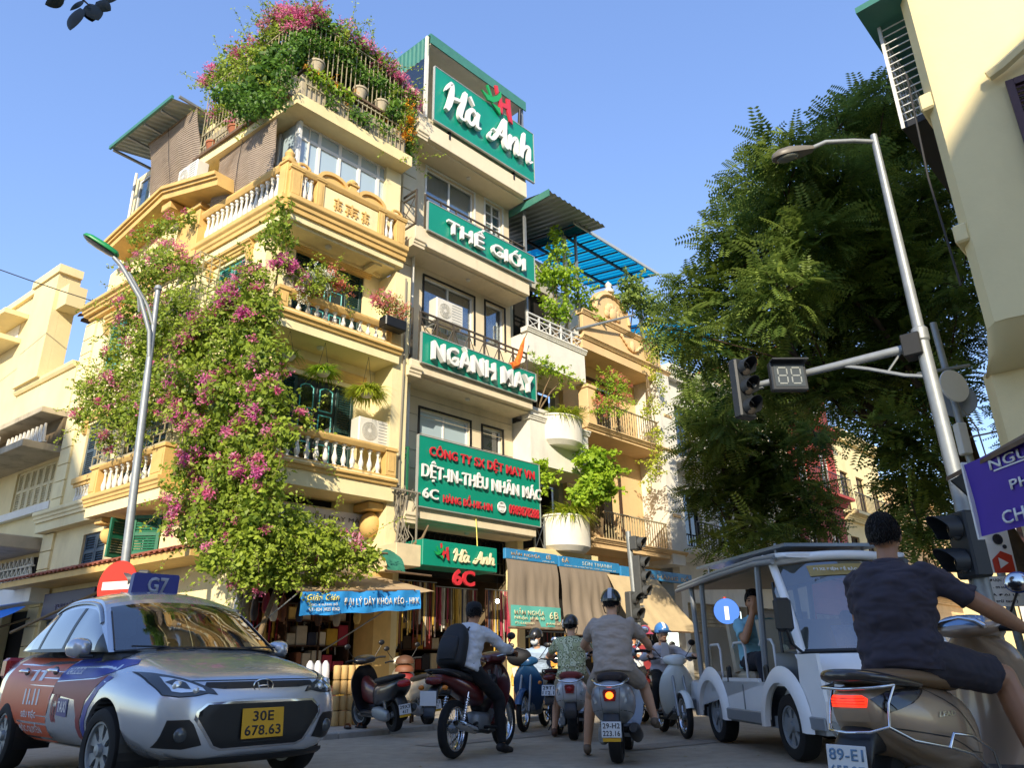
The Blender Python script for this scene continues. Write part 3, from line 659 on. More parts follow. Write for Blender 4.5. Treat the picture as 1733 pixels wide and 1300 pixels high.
def french_door(x0,x1,z0_,z1_):
 ww = (x1-x0)/4; d = MB(); d.box(x0-.05,x1+.05,.80,.98,z1_,z1_+.05); d.box(x0-.06,x0,.8,.98,z0_,z1_); d.box(x1,x1+.06,.8,.98,z0_,z1_); ob('door_frame',d,'door_dark',YH,HA)
 for i in(0,3):shutter(YH,HA,x0+i*ww+.004,z0_,ww-.008,z1_-z0_-.004,'shutter_dark',y=.82)
 for i in(1,2):
  a,b = x0+i*ww+.006,x0+(i+1)*ww-.006; lf = MB(); lf.box(a,b,.83,.87,z0_,z1_-.01,.005); lo = ob('door_leaf',lf,'door_dark',YH,HA)
  H = z1_-z0_
  for(c,e,arch)in((.08,.3,0),(.36,.62,0),(.67,.93,1)):
   fm = MB(); xa,xb,za,zb = a+.07,b-.07,z0_+H*c,z0_+H*e; t = .028
   pts = [(xa,za),(xb,za),(xb,zb-(.06 if arch else 0))]+([((xa+xb)/2+.05,zb),((xa+xb)/2-.05,zb)]if arch else[])+[(xa,zb-(.06 if arch else 0))]
   for p,q in zip(pts,pts[1:]+pts[:1]):fm.cyl((p[0],.826,p[1]),(q[0],.826,q[1]),t*.5,n=5)
   ob('panel_moulding',fm,'pane_teal',lo,HA)
   pm = MB(); pm.box(xa,xb,.827,.829,za,zb-(.05 if arch else 0)); ob('pane',pm,'pane_dark',lo,HA)
french_door(.62,2.42,4.5,6.42); french_door(.72,2.45,7.45,9.2)
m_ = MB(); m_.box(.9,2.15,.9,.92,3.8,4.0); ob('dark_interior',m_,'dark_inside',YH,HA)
# window cages with shelf for pots on the B side
def cage(x0,x1,z0_,z1_,out,nx,nz):
 c = lattice(x0,x1,z0_,z1_,-out,nx,nz,.011,True); ob('cage_grille',c,'cage_metal',YH,HB)
 for x in(x0,x1):
  c = MB()
  for i in range(nz+1):z = z0_+(z1_-z0_)*i/nz; c.box(x-.011,x+.011,-out+.012,.14,z-.011,z+.011)
  for k in range(3):y = -out+(out+.1)*(k+.5)/3; c.box(x-.009,x+.009,y-.009,y+.009,z0_,z1_)
  ob('cage_side',c,'cage_metal',YH,HB)
 c = MB(); c.box(x0-.03,x1+.03,-out-.03,.12,z0_-.06,z0_-.015); ob('cage_shelf',c,'stained_concrete',YH,HB)
cage(-5.3,-2.35,4.98,6.9,.5,12,10); cage(-4.6,-2.2,7.5,9.1,.45,10,9)
# tiled eave above the ground floor on the B side
rows,nx = 3,42; tl = MB()
for i in range(7):a = pi*i/6;
tm = MB(); tm.loft([[(.085*cos(pi*i/6),y,.05*sin(pi*i/6)+z)for i in range(7)]+[(.07*cos(pi*i/6),y,.04*sin(pi*i/6)+z-.004)for i in range(6,-1,-1)]for y,z in((0,0),(.32,.1))]); tme = tm.mesh('roof_tile',50); tme.materials.append(MATS['roof_tile'])
sf = MB(); sf.add([(-8.5,-.62,2.78),(-.75,-.62,2.78),(-.75,.14,3.02),(-8.5,.14,3.02),(-8.5,-.62,2.66),(-.75,-.62,2.66),(-.75,.14,2.66),(-8.5,.14,2.66)],[(0,1,2,3),(4,7,6,5),(0,4,5,1),(0,3,7,4),(1,5,6,2)]); ob('eave_slab',sf,'ochre_trim',YH,HB)
for r_ in range(3):
 for i in range(nx):
  o = bpy.data.objects.new('roof_tile',tme); _link(o,YH,HB@Matrix.Translation((-8.4+7.6*i/(nx-1),-.68+.27*r_,2.785+.085*r_+random.uniform(0,.012)))@Matrix.Rotation(random.uniform(-.04,.04),4,'Z'))
  # back mass so that the house is solid
bk = MB(); bk.prism([(.35,1.3),(3.25,1.3),(3.25,9.6),(1.2,9.6)],3.0,12.0,'z'); ob('rear_mass',bk,'yellow_wall',YH,HA)
# downpipe and wires on the A side
m_ = MB(); m_.tube([(3.1,.06,9.1),(3.12,.05,7),(3.1,.06,5),(3.14,.05,3.0)],.022,6); ob('cable_bundle',m_,'wire_grey',YH,HA)
# rolled bamboo blinds: separate things hanging on the house
def blind(M,x0,x1,zt0,zt1,zb,y0,y1,label,arch=0):
 nx_,nz_ = 26,30; P = []; Q = []
 for j in range(nz_+1):
  t = j/nz_; r0 = []
  for i in range(nx_+1):
   s_ = i/nx_; zt = zt0+(zt1-zt0)*s_; zbb = zb+arch*sin(pi*s_)+(.03*sin(s_*23)); zz = zt+(zbb-zt)*t
   r0.append((x0+(x1-x0)*s_+.02*sin(t*5+s_*3),y0+(y1-y0)*t+.025*sin(t*6+s_*4)-.05*sin(pi*t)*sin(pi*s_),zz))
  P.append(r0)
 b = MB(); b.grid(P); b.grid([[(p[0],p[1]+.012,p[2])for p in r]for r in P][::-1]); t_ = thing('bamboo_blind',label,'blind',M@T(x0,y0,zb))
 ob('blind_sheet',b,'bamboo_blind',t_,M,smooth=60)
 c = MB(); c.cyl((x0-.03,y0,zt0+.02),(x1+.03,y0,zt1+.02),.025); ob('top_batten',c,'vine_wood',t_,M)
 sl = MB()
 for j in range(0,nz_,1):
  for a_,b_ in zip(P[j][::2],P[j][2::2]):sl.cyl((a_[0],a_[1]-.006,a_[2]),(b_[0],b_[1]-.006,b_[2]),.007,n=4,cap=False)
 ob('slats',sl,'bamboo_blind',t_,M,kind='stuff')
 cd = MB(); xm = x0+(x1-x0)*.45; cd.tube([(xm,y0-.05,(zt0+zt1)/2),(xm+.02,(y0+y1)/2-.1,(zt0+zb)/2),(xm-.05,y1-.04,zb)],.007,5); ob('cord',cd,'wire_black',t_,M)
blind(HB,-6.05,-3.75,13.85,13.8,12.1,-.25,.1,'faded brown bamboo blind under the grey metal canopy',.25)
blind(HB,-2.85,-.62,12.15,12.2,10.55,.0,-.02,'faded brown bamboo blind below the roof garden, beside white windows',.12)
ac_unit(HB@T(-3.85,-.4,11.35,rz=0),'old air conditioner on the ledge below the upper bamboo blind',.8,.56,.3)
ac_unit(HA@T(2.15,.18,5.1),'white air conditioner on the first yellow balcony beside the hanging fern',.8,.55,.3)
# banner on the wall below the first balcony
bn = thing('cloth_banner','white cloth banner with black and pink lettering half hidden by bougainvillea','banner',HA@T(.85,.72,3.2))
m_ = MB(); m_.grid([[(.85+2.0*i/24,.68+.012*sin(i*1.1+j),3.2+.57*j/4)for i in range(25)]for j in range(5)]); ob('cloth',m_,mat('banner_cloth','#dcd9dc',.8,var=.06),bn,HA,smooth=60)
ob('lettering',text_mesh('PHỤ LIỆU MAY MẶC',1.75,.14,.004),mat('ink_dark','#2c2b33',.7),bn,HA@T(1.88,.655,3.62))
ob('lettering',text_mesh('KHÓA RỒNG NHK',1.75,.2,.004,bold=.01),mat('ink_pink','#dc7fa8',.7),bn,HA@T(1.88,.655,3.38))
# ------------------------------------------------------------------ cream house at the far left (along facade B)
LM = frameB(-8.62)
def lx(u):return u+8.62
LH = thing('cream_house','plain cream coloured house with concrete ledges at the left edge','building',LM)
m_ = MB(); wall(m_,lx(-22),lx(-8.64),2.6,7.1,.25,.5,[(lx(-11.4),lx(-9.05),4.85,5.95),(lx(-17),lx(-12.5),4.85,5.95)]); ob('wall',m_,'cream_wall',LH)
m_ = MB(); wall(m_,lx(-22),lx(-10.6),7.1,11.75,.12,.5,[]); ob('wall',m_,'cream_wall',LH)
m_ = MB(); m_.box(lx(-12.2),lx(-10.6),-.1,.118,8.5,11.7); ob('pilaster',m_,'cream_wall',LH)
m_ = MB(); m_.box(lx(-10.6),lx(-10.0),.0,.5,10.55,11.2); ob('wall',m_,'cream_wall',LH)
m_ = MB(); m_.box(lx(-22),lx(-12.2),.02,.5,11.75,11.95); m_.box(lx(-12.3),lx(-10.5),-.16,.5,11.702,11.95); ob('coping',m_,'pale_yellow',LH)
m_ = MB(); m_.box(lx(-10.6),lx(-8.64),1.6,1.8,8.0,10.8); ob('terrace_wall',m_,'cream_wall',LH)
m_ = MB(); m_.box(lx(-12.3),lx(-8.64),.1,.3,7.1,8.35); mould(lx(-12.35),lx(-8.66),[(-.3,8.35),(-.05,8.35),(.0,8.42),(.02,8.5),(-.3,8.5)],m_); ob('terrace_parapet',m_,'pale_yellow',LH)
m_ = MB(); m_.box(lx(-10.5),lx(-8.64),.3,1.6,7.9,8.0); ob('terrace_floor',m_,'stained_concrete',LH)
for i in range(9):
 q = MB(); x = lx(-10.9)+.26*i; q.loft([[(x+.13*cos(pi*k/6),y,z+.06*sin(pi*k/6))for k in range(7)]+[(x+.11*cos(pi*k/6),y,z+.045*sin(pi*k/6))for k in range(6,-1,-1)]for y,z in((.75,10.75),(2.0,11.3))]); ob('roof_tile',q,'roof_tile',LH,smooth=50)
m_ = MB(); m_.box(lx(-11),lx(-8.6),.85,2.0,10.62,10.7); ob('eave_board',m_,mat('wood_dark','#4a3324',.8,var=.3),LH)
for x in(lx(-10.2),lx(-9.2)):m_ = MB(); m_.box(x,x+.1,.8,1.7,10.48,10.62); ob('rafter',m_,'wood_dark',LH)
for(a,b,z,o)in((-22,-12.9,11.0,.55),(-22,-13.1,10.25,.5)):m_ = MB(); m_.box(lx(a),lx(b),-o,.118,z,z+.16,.01); ob('window_ledge',m_,'pale_yellow',LH)
m_ = MB(); m_.box(lx(-16.5),lx(-13.4),.10,.117,10.42,10.98); ob('ventilator',m_,'white_plaster',LH)
m_ = MB(); m_.box(lx(-22),lx(-8.64),-.5,.3,6.95,7.1,.01); ob('ledge',m_,'stained_concrete',LH)
m_ = MB(); m_.box(lx(-22),lx(-8.66),-.75,.3,6.02,6.2,.01); ob('balcony_slab',m_,'stained_concrete',LH)
# triangular breeze blocks above the balcony slab
def breeze(x0,x1,z0,z1,y,n,rows,parent,M=None):
 h = (z1-z0)/rows; w_ = (x1-x0)/n
 for r in range(rows):
  for i in range(n):
   q = MB(); a = x0+i*w_; b = a+w_; c = z0+r*h; d = c+h; t = .035
   q.box(a,b,y,y+.1,c,c+t); q.cyl((a+.03,y+.05,c+t),((a+b)/2,y+.05,d),.03,n=4); q.cyl((b-.03,y+.05,c+t),((a+b)/2,y+.05,d),.03,n=4)
   ob('breeze_block',q,'white_plaster',parent,M)
breeze(lx(-11.2),lx(-8.75),6.25,6.75,-.3,10,1,LH)
m_ = MB(); m_.box(lx(-22),lx(-8.66),.05,.25,6.2,6.95); ob('dark_interior',m_,'inside_wall',LH)
# pale wooden shutters
n = 6
for i in range(n):
 a = lx(-11.4)+i*(2.35/n); shutter(LH,LM,a+.005,4.85,2.35/n-.01,1.1,'shutter_cream',y=.3,pitch=.06)
for i in range(8):a = lx(-17)+i*(4.5/8); shutter(LH,LM,a+.005,4.85,4.5/8-.01,1.1,'shutter_cream',y=.3,pitch=.06)
m_ = MB(); m_.box(lx(-22),lx(-8.66),.1,.25,4.62,4.82,.01); ob('sill_band',m_,'white_plaster',LH)
m_ = MB(); m_.box(lx(-22),lx(-8.66),-1.0,.25,3.62,3.92,.02); ob('canopy_slab',m_,'stained_concrete',LH)
m_ = MB(); wall(m_,lx(-22),lx(-8.64),.12,2.6,.3,.5,[(lx(-10.5),lx(-8.8),.12,2.3)]); ob('wall',m_,'pale_yellow',LH)
m_ = MB(); m_.box(lx(-10.6),lx(-8.7),.55,.6,.12,2.4); ob('dark_interior',m_,'dark_inside',LH)
m_ = MB(); m_.box(lx(-11.2),lx(-8.9),.2,.24,2.85,3.5); ob('dark_interior',m_,'dark_inside',LH)
breeze(lx(-11.2),lx(-8.95),2.85,3.5,.1,9,3,LH)
m_ = MB(); m_.box(lx(-22),lx(-8.7),.7,6,.12,7.05); ob('rear_mass',m_,'cream_wall',LH)
ac_unit(LM@T(lx(-12.1),-.7,6.22),'white air conditioner on the stained ledge at the left edge',.85,.6,.32)
# white fascia and blue tarpaulin awning over the neighbouring shop
aw = thing('shop_awning','bright blue tarpaulin awning on a bamboo pole at the far left','awning',LM@T(lx(-9),-.5,2.3))
m_ = MB(); m_.grid([[(lx(-13)+5.1*i/14,-.2-.12*j-.02*sin(i),2.28-.075*j-.02*sin(i*.9+j))for i in range(15)]for j in range(11)]); ob('tarpaulin',m_,mat('blue_tarp','#1f7fe0',.55,var=.1,vscale=3),aw,LM,smooth=60)
m_ = MB(); m_.cyl((lx(-13),-1.42,1.5),(lx(-7.6),-1.42,1.52),.03); ob('pole',m_,'vine_wood',aw,LM,smooth=40)
m_ = MB(); m_.cyl((lx(-8.4),.2,2.1),(lx(-8.3),-1.42,1.5),.025); ob('strut',m_,'vine_wood',aw,LM,smooth=40)
fs = MB(); fs.box(lx(-13),lx(-7.62),-.3,.1,2.36,2.72,.01); ob('fascia_board',fs,'white_plaster',M=LM,label='dirty white fascia board above the blue tarpaulin awning',cat='fascia')
sg = thing('shop_sign','dark purple shop sign under the tiled eave behind the taxi','sign',HB@T(-5.6,-.1,2.05))
m_ = MB(); m_.box(-7.3,-5.0,-.12,-.06,1.95,2.5,.01); ob('board',m_,mat('purple_dark','#241d45',.5),sg,HB)
ob('lettering',text_mesh('THU HÀNG',1.2,.22,.006,bold=.01),mat('letter_dim','#5d5a78',.5),sg,HB@T(-6.1,-.126,2.18))
bm_ = MB(); bm_.cyl((-6.6,-.9,1.65),(-4.2,.0,2.55),.03); ob('bamboo_pole',bm_,'vine_wood',M=HB,smooth=40,label='bamboo pole leaning up under the tiled eave beside the dark purple sign',cat='pole')
# ------------------------------------------------------------------ the narrow sign-covered house
SM = frameA(9.42)
SH = thing('narrow_shop_house','narrow beige five storey house covered with big green signs','building',SM)
X1 = 4.0
ops = [(.93,2.62,11.75,13.12),(3.05,3.72,12.15,13.15),(.95,2.62,8.55,9.9),(3.05,3.75,8.7,9.95),(.93,2.5,5.0,6.45),(2.93,3.62,5.3,6.45)]
m_ = MB(); wall(m_,.42,X1,3.9,13.6,.8,1.05,ops); ob('wall',m_,'beige_wall',SH)
m_ = MB(); m_.box(X1,X1+.02,.82,6,3.5,15.0); ob('side_wall',m_,'beige_wall',SH)
z = 3.95
while z<13.4:
 q = MB(); q.box(.0,.42,.55,.9,z,z+.40,.008); ob('rusticated_block',q,'beige_wall',SH); z += .42
q = MB(); q.box(-.08,.44,.35,.9,13.4,14.9,.02); q.box(-.12,.46,.3,.9,14.05,14.2,.02); ob('pier',q,'beige_wall',SH)
for z in np.arange(5.0,7.0,.42):q = MB(); q.box(.425,X1,.788,.802,z,z+.012); ob('groove',q,'stained_concrete',SH)
for(z0,z1)in((13.25,13.75),(10.15,10.6),(6.92,7.2),(3.72,4.05)):
 q = MB(); q.box(.02,X1-.05,.02,.85,z0,z1,.01); mould(-.04,.3,[(o-.05,zz)for o,zz in cornice_prof(.1,z0-.12,z0+.1,.7)],q); q.box(.3,X1-.05,.16,.8,z0-.05,z0); ob('balcony_slab',q,'beige_wall',SH)
 q = MB(); q.lathe([(.0,-.05),(.05,-.045),(.06,0)],12,(2.1,.45,z0-.05)); ob('ceiling_lamp',q,'plastic_white',SH)
for(x0,x1,z0,z1),cur,gl,fr,rows,n in zip(ops,('curtain_blue','curtain_blue','curtain_pink','curtain_pink',None,None),('pane_clear',)*4+('pane_pale','pane_dark'),('white_metal',)*6,(0,2,0,0,0,0),(2,2,2,1,2,1)):
 window(SH,SM,x0,x1,z0,z1,.86,fr,gl,cur,n,rows=rows)
 q = MB(); q.box(x0-.05,x1+.05,.775,.8,z1,z1+.05); q.box(x0-.05,x0,.775,.8,z0,z1); q.box(x1,x1+.05,.775,.8,z0,z1); ob('architrave',q,'black_metal' if z0<11 else 'white_metal',SH)
xrail(SH,SM,.3,3.85,.06,10.65,11.62,7,'rail_bronze'); xrail(SH,SM,.25,3.82,.06,7.25,8.45,7,'rail_bronze')
for zz0,zz1 in((10.65,11.62),(7.25,8.45),(4.1,5.2)):
 q = MB(); q.box(.03,.07,.06,.8,zz1-.04,zz1); q.box(.03,.07,.06,.8,zz0,zz0+.03); q.box(.03,.07,.06,.8,zz1-.17,zz1-.14); q.cyl((.05,.08,zz0),(.05,.78,zz1-.15),.012,n=5); q.cyl((.05,.78,zz0),(.05,.08,zz1-.15),.012,n=5); q.box(.03,.07,.04,.08,zz0,zz1); ob('side_railing',q,'rail_bronze' if zz0>5 else 'shutter_green',SH)
q = MB(); q.tube([(.42,.62,13.15),(.42,.72,12.9),(.42,.76,10.7)],.045,8); ob('drain_pipe',q,'plastic_white',SH,smooth=50)
q = MB(); q.cyl((.36,.5,10.1),(.36,.5,7.25),.04,n=8); ob('drain_pipe',q,'plastic_white',SH,smooth=50)
q = MB(); q.cyl((.34,.5,6.9),(.34,.5,4.1),.05,n=8); ob('drain_pipe',q,'plastic_white',SH,smooth=50)
# roof terrace shelter
q = MB(); q.box(.0,4.0,.1,5,13.76,13.95); ob('terrace_floor',q,'beige_wall',SH)
rf = MB(); rf.add([(.28,-.0,16.55),(3.95,.0,16.5),(3.95,3.6,16.9),(.28,3.6,16.9),(.28,0,16.62),(3.95,0,16.57),(3.95,3.6,16.97),(.28,3.6,16.97)],[(0,1,2,3),(4,7,6,5),(0,4,5,1),(1,5,6,2),(2,6,7,3),(3,7,4,0)]); ob('shelter_roof',rf,'corrug_green',SH)
q = MB(); q.box(.32,3.84,.02,3.45,16.3,16.33); ob('ceiling',q,'white_plaster',SH)
q = MB(); q.box(.28,3.96,-.03,.0,16.28,16.6); ob('roof_fascia',q,'corrug_green',SH)
q = MB(); P = [[(.27+(.012 if(i%4)in(1,2)else-.012),.02+3.5*i/80,z+.3*i/80)for i in range(81)]for z in(15.9,16.6)]; q.grid(P); ob('side_cladding',q,'corrug_green',SH)
for y in(.06,1.4,2.6):q = MB(); q.box(.22,.3,y,y+.08,13.9,16.55); ob('shelter_post',q,'plastic_white' if y<.1 else 'grey_metal',SH)
q = MB(); q.box(3.85,3.93,.06,.14,13.9,16.5); ob('shelter_post',q,'grey_metal',SH)
for a,b in((.16,1.38),(1.5,2.58)):q = MB(); q.box(.255,.265,a,b,14.3,15.9); ob('pane',q,'pane_dark',SH)
q = MB(); q.box(.3,3.9,3.5,3.6,13.9,16.8); ob('rear_wall',q,'beige_wall',SH)
q = MB(); q.cyl((3.7,.15,14.2),(3.72,.0,16.2),.05); ob('drain_pipe',q,'dark_metal',SH,smooth=40)
# ground floor: dark shop, beams
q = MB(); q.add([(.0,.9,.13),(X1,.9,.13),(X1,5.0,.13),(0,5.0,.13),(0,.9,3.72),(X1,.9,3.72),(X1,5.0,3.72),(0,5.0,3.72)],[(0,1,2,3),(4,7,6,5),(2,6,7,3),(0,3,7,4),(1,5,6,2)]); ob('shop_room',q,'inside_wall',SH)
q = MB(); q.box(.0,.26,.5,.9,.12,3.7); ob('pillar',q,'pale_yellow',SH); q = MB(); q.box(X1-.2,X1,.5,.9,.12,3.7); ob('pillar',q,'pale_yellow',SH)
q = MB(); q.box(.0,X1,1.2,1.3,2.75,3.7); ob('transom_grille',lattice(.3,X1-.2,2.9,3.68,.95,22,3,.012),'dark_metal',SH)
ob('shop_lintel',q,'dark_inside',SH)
# ---- the signs, each a thing of its own
def sign_board(name,label,x0,x1,z0,z1,M,y=-.06,d=.06,material='sign_green',rim=True):
 t = thing(name,label,'sign',M@T((x0+x1)/2,y,z0)); b = MB(); b.box(x0,x1,y,y+d,z0,z1,.008); ob('panel',b,material,t,M)
 if rim:
  for a in((x0-.015,x1+.015,z1,z1+.018),(x0-.015,x1+.015,z0-.018,z0),(x0-.018,x0,z0,z1),(x1,x1+.018,z0,z1)):
   r = MB(); r.box(a[0],a[1],y-.012,y+d,a[2],a[3]); ob('edge_trim',r,'letter_side',t,M)
 return t
def letters(t,txt,M,xc,zc,w_,h,depth,material='letter_white',bold=.012,shear=0,y=-.06,gap=.03,side=None):
 "raised channel letters: each letter is a part"
 me = text_mesh(txt,w_,h,depth,bold=bold,shear=shear); bm = bmesh.new(); bm.from_mesh(me)
 isl = []; seen = set()
 for v in bm.verts:
  if v.index in seen:continue
  st = [v]; comp = set()
  while st:
   q = st.pop()
   if q.index in comp:continue
   comp.add(q.index); st += [e.other_vert(q)for e in q.link_edges if e.other_vert(q).index not in comp]
  seen|=comp; isl.append(comp)
 co = [v.co.copy()for v in bm.verts]; boxes = []
 for c in isl:xs = [co[i].x for i in c]; boxes.append([min(xs),max(xs),set(c)])
 boxes.sort(key=lambda b:b[0]-b[1]); L = []
 for b in boxes:
  for l in L:
   ov = min(b[1],l[1])-max(b[0],l[0])
   if ov>.5*(b[1]-b[0]):l[2]|=b[2]; break
  else:L.append(b)
 L.sort(key=lambda b:b[0]); fs = [[v.index for v in f.verts]for f in bm.faces]; bm.free(); bpy.data.meshes.remove(me)
 for l in L:
  ids = sorted(l[2]); mp = {k:i for i,k in enumerate(ids)}; q = MB(); q.add([co[k]for k in ids],[[mp[k]for k in f]for f in fs if f[0]in mp]); ob('letter',q,material,t,M@T(xc,y-gap,zc))
def strokes(t,S,M,x0,z0,sx,sz,depth,material,y=-.06,gap=.03,name='letter',wmul=1):
 "brush letters from centre lines with changing width: S = list of letters, each a list of [(x,z,width)...]"
 for k,letter in enumerate(S):
  q = MB(); off = 0
  for st in letter:
   pts = []
   for i in range(len(st)-1):
    p0,p1,p2,p3 = st[max(i-1,0)],st[i],st[i+1],st[min(i+2,len(st)-1)]
    for j in range(7):
     u = j/7; pts.append([.5*(2*b+(c-a)*u+(2*a-5*b+4*c-d)*u*u+(3*b-a-3*c+d)*u**3)for a,b,c,d in zip(p0,p1,p2,p3)])
   pts.append(list(st[-1])); L_ = []; R_ = []
   for i,(x,z,ww)in enumerate(pts):
    a,b = pts[max(i-1,0)],pts[min(i+1,len(pts)-1)]; dx,dz = (b[0]-a[0])*sx,(b[1]-a[1])*sz; n = sqrt(dx*dx+dz*dz)or 1
    nx,nz = -dz/n*ww*wmul*sx*.5,dx/n*ww*wmul*sx*.5; X,Z = x0+x*sx,z0+z*sz; L_.append((X+nx,Z+nz)); R_.append((X-nx,Z-nz))
   off += .0022
   rings = [[(a[0],y-gap-depth-off,a[1]),(b[0],y-gap-depth-off,b[1]),(b[0],y-gap+off,b[1]),(a[0],y-gap+off,a[1])]for a,b in zip(L_,R_)]; q.loft(rings)
  ob(name,q,material,t,M,smooth=35)
W_ = .13
BRUSH = [[[(.02,.62,.03),(.12,.78,.1),(.3,.95,.16),(.3,.6,.19),(.22,.3,.19),(.1,.05,.15)],[(.3,.5,.08),(.5,.56,.12),(.7,.6,.1)],[(.92,.98,.14),(.84,.7,.2),(.72,.35,.2),(.68,.12,.17),(.8,.06,.1),(.92,.14,.04)]],[[(1.42,.46,.06),(1.26,.58,.14),(1.06,.42,.17),(1.04,.16,.17),(1.2,.1,.15),(1.4,.34,.1),(1.48,.56,.12)],[(1.5,.58,.15),(1.43,.3,.16),(1.46,.12,.13),(1.62,.14,.05)],[(1.1,.95,.12),(1.3,.74,.05)]],[[(2.1,.3,.05),(2.0,.1,.12),(2.2,.1,.14),(2.5,.5,.16),(2.78,.98,.15)],[(2.8,.98,.17),(2.76,.6,.2),(2.78,.15,.17),(2.92,.06,.08)],[(2.18,.42,.06),(2.5,.38,.11),(2.82,.4,.09)]],[[(3.06,.6,.12),(3.02,.35,.17),(2.98,.08,.14)],[(3.0,.2,.08),(3.18,.5,.13),(3.36,.58,.15),(3.36,.3,.17),(3.38,.1,.14),(3.52,.14,.05)]],[[(3.78,.98,.11),(3.7,.6,.17),(3.6,.08,.15)],[(3.62,.22,.08),(3.8,.5,.13),(4.0,.56,.15),(4.0,.3,.17),(4.0,.1,.14),(4.18,.16,.04)]]]
s1 = sign_board('roof_sign','largest green rooftop sign, white brush letters and a red and green emblem',.42,4.2,13.85,15.55,SM)
strokes(s1,BRUSH,SM,.66,14.22,.80,1.02,.09,'letter_white',gap=.05)
def emblem(t,M,x,z,s,y,d):
 "green swoosh crossing a red letter H"
 def poly(pts,mt,dy=0):q = MB(); q.prism([(x+a*s,z+b*s)for a,b in pts],y-d-dy,y-dy,'y'); ob('emblem_piece',q,mt,t,M)
 arc = [(-.75,.3),(-.45,.24),(-.15,.32),(.12,.55),(.3,.85)]; arc2 = [(.34,.62),(.16,.3),(-.12,.06),(-.42,.0),(-.75,.3)]
 poly(arc+arc2[:-1],'letter_green',.012); poly([(-.2,.0),(.26,.02),(.28,-.32),(-.04,-.1)],'letter_green',.006); poly([(-.5,.66),(-.4,.74),(-.18,.3),(-.28,.26)],'letter_green',.018)
 poly([(-.02,.98),(.14,1.05),(.2,.75),(.08,.6)],'letter_red'); poly([(.2,.55),(.36,.62),(.42,.1),(.38,-.2),(.22,-.12)],'letter_red',.003); poly([(.62,.72),(.84,.78),(.86,.3),(.96,-.35),(.78,-.3),(.64,.15)],'letter_red',.009); poly([(.36,.36),(.66,.42),(.66,.2),(.36,.14)],'letter_red',.014)
emblem(s1,SM,2.55,15.55,.72,-.1,.05)
for x in(1.0,3.4):q = MB(); q.box(x,x+.05,0,.5,13.75,13.85); q.box(x,x+.05,.0,.05,13.6,13.85); ob('bracket',q,'dark_metal',s1,SM)
s2 = sign_board('balcony_sign','green sign with THẾ GIỚI in white letters on the upper balcony',.33,4.08,10.57,11.35,SM); letters(s2,'THẾ GIỚI',SM,2.24,10.98,2.75,.56,.09)
s3 = sign_board('balcony_sign','green sign with NGÀNH MAY in white letters on the middle balcony',.25,4.0,7.15,7.87,SM); letters(s3,'NGÀNH MAY',SM,2.12,7.53,3.3,.56,.12)
s4 = sign_board('balcony_sign','large green sign with three lines of red and white lettering above the shop',.24,4.02,3.96,5.47,SM)
letters(s4,'CÔNG TY SX DỆT MAY VN',SM,2.15,5.17,3.3,.33,.03,'letter_red',.012); letters(s4,'DỆT-IN-THÊU NHÃN MÁC',SM,2.15,4.72,3.7,.45,.05,'letter_white',.008)
letters(s4,'6C',SM,.55,4.24,.42,.22,.04); letters(s4,'HÀNG BỒ-HK-HN',SM,1.63,4.24,1.45,.25,.025,'letter_red',.008); letters(s4,'0989878288',SM,3.42,4.24,1.02,.22,.025,'letter_red',.008)
q = MB(); q.lathe([(.13,-.07),(.13,-.10),(.11,-.10),(.11,-.07)],16,(2.66,-.02,4.24),'y'); q.box(2.6,2.72,-.12,-.07,4.16,4.24); q.box(2.57,2.75,-.12,-.07,4.26,4.31); ob('telephone_mark',q,'letter_white',s4,SM)
s5 = thing('shop_sign','small green box sign with white brush letters over the shop door','sign',SM@T(1.2,-.3,2.74))
q = MB(); q.box(.2,2.28,-.32,.3,2.74,3.25,.01); ob('panel',q,'sign_green',s5,SM)
q = MB(); q.box(-.42,.196,-.28,.35,2.7,3.12,.01); ob('side_panel',q,mat('pale_panel','#d8c7a2',.7,var=.15,vscale=4),s5,SM)
strokes(s5,BRUSH,SM,.98,2.86,.285,.27,.03,mat('letter_cream','#e9dfb8',.5),y=-.32,gap=.02); emblem(s5,SM,.62,2.95,.24,-.36,.02)
s6 = thing('number_sign','red number 6C hanging below the small green shop sign','sign',SM@T(1.28,-.3,2.4)); letters(s6,'6C',SM,1.3,2.56,.6,.32,.05,'letter_red',.03,y=-.3,gap=0);
for x in(1.15,1.45):q = MB(); q.cyl((x,-.28,2.7),(x,-.28,2.76),.008,n=5); ob('hanger',q,'dark_metal',s6,SM)
ac_unit(SM@T(.95,.3,8.55),'white air conditioner behind the crossed railing with pink curtains',.85,.6,.3)
# folded flag on the railing
fl = thing('flag','furled red and yellow flag tied to the middle balcony railing','flag',SM@T(3.35,.0,7.9))
q = MB(); q.cyl((3.2,.02,7.86),(3.75,-.05,9.0),.012,n=6); ob('pole',q,'vine_wood',fl,SM)
q = MB(); q.tube([(3.12,-.04,7.86),(3.3,-.06,7.95),(3.42,-.07,8.25),(3.52,-.07,8.55),(3.62,-.06,8.8)],[.1,.09,.075,.05,.012],7); ob('cloth',q,mat('flag_red','#d8401f',.8,var=.3,vscale=9,noisecol='#d88a20'),fl,SM,smooth=50)
# green canvas wing beside the sign box
cw = thing('canvas_awning','small rolled green canvas awning at the left end of the shop sign box','awning',SM@T(-.6,-.3,2.5))
q = MB(); q.grid([[(-.85+.42*i/4,-.25-.35*sin(j/6*1.5),2.95-.42*j/6-.03*sin(i*2+j))for i in range(5)]for j in range(7)]); ob('canvas',q,mat('canvas_green','#2f7a63',.85,var=.3,vscale=5),cw,SM,smooth=60)
q = MB(); q.cyl((-.9,-.6,2.52),(.2,-.6,2.5),.02,n=6); ob('rod',q,'rust_metal',cw,SM)
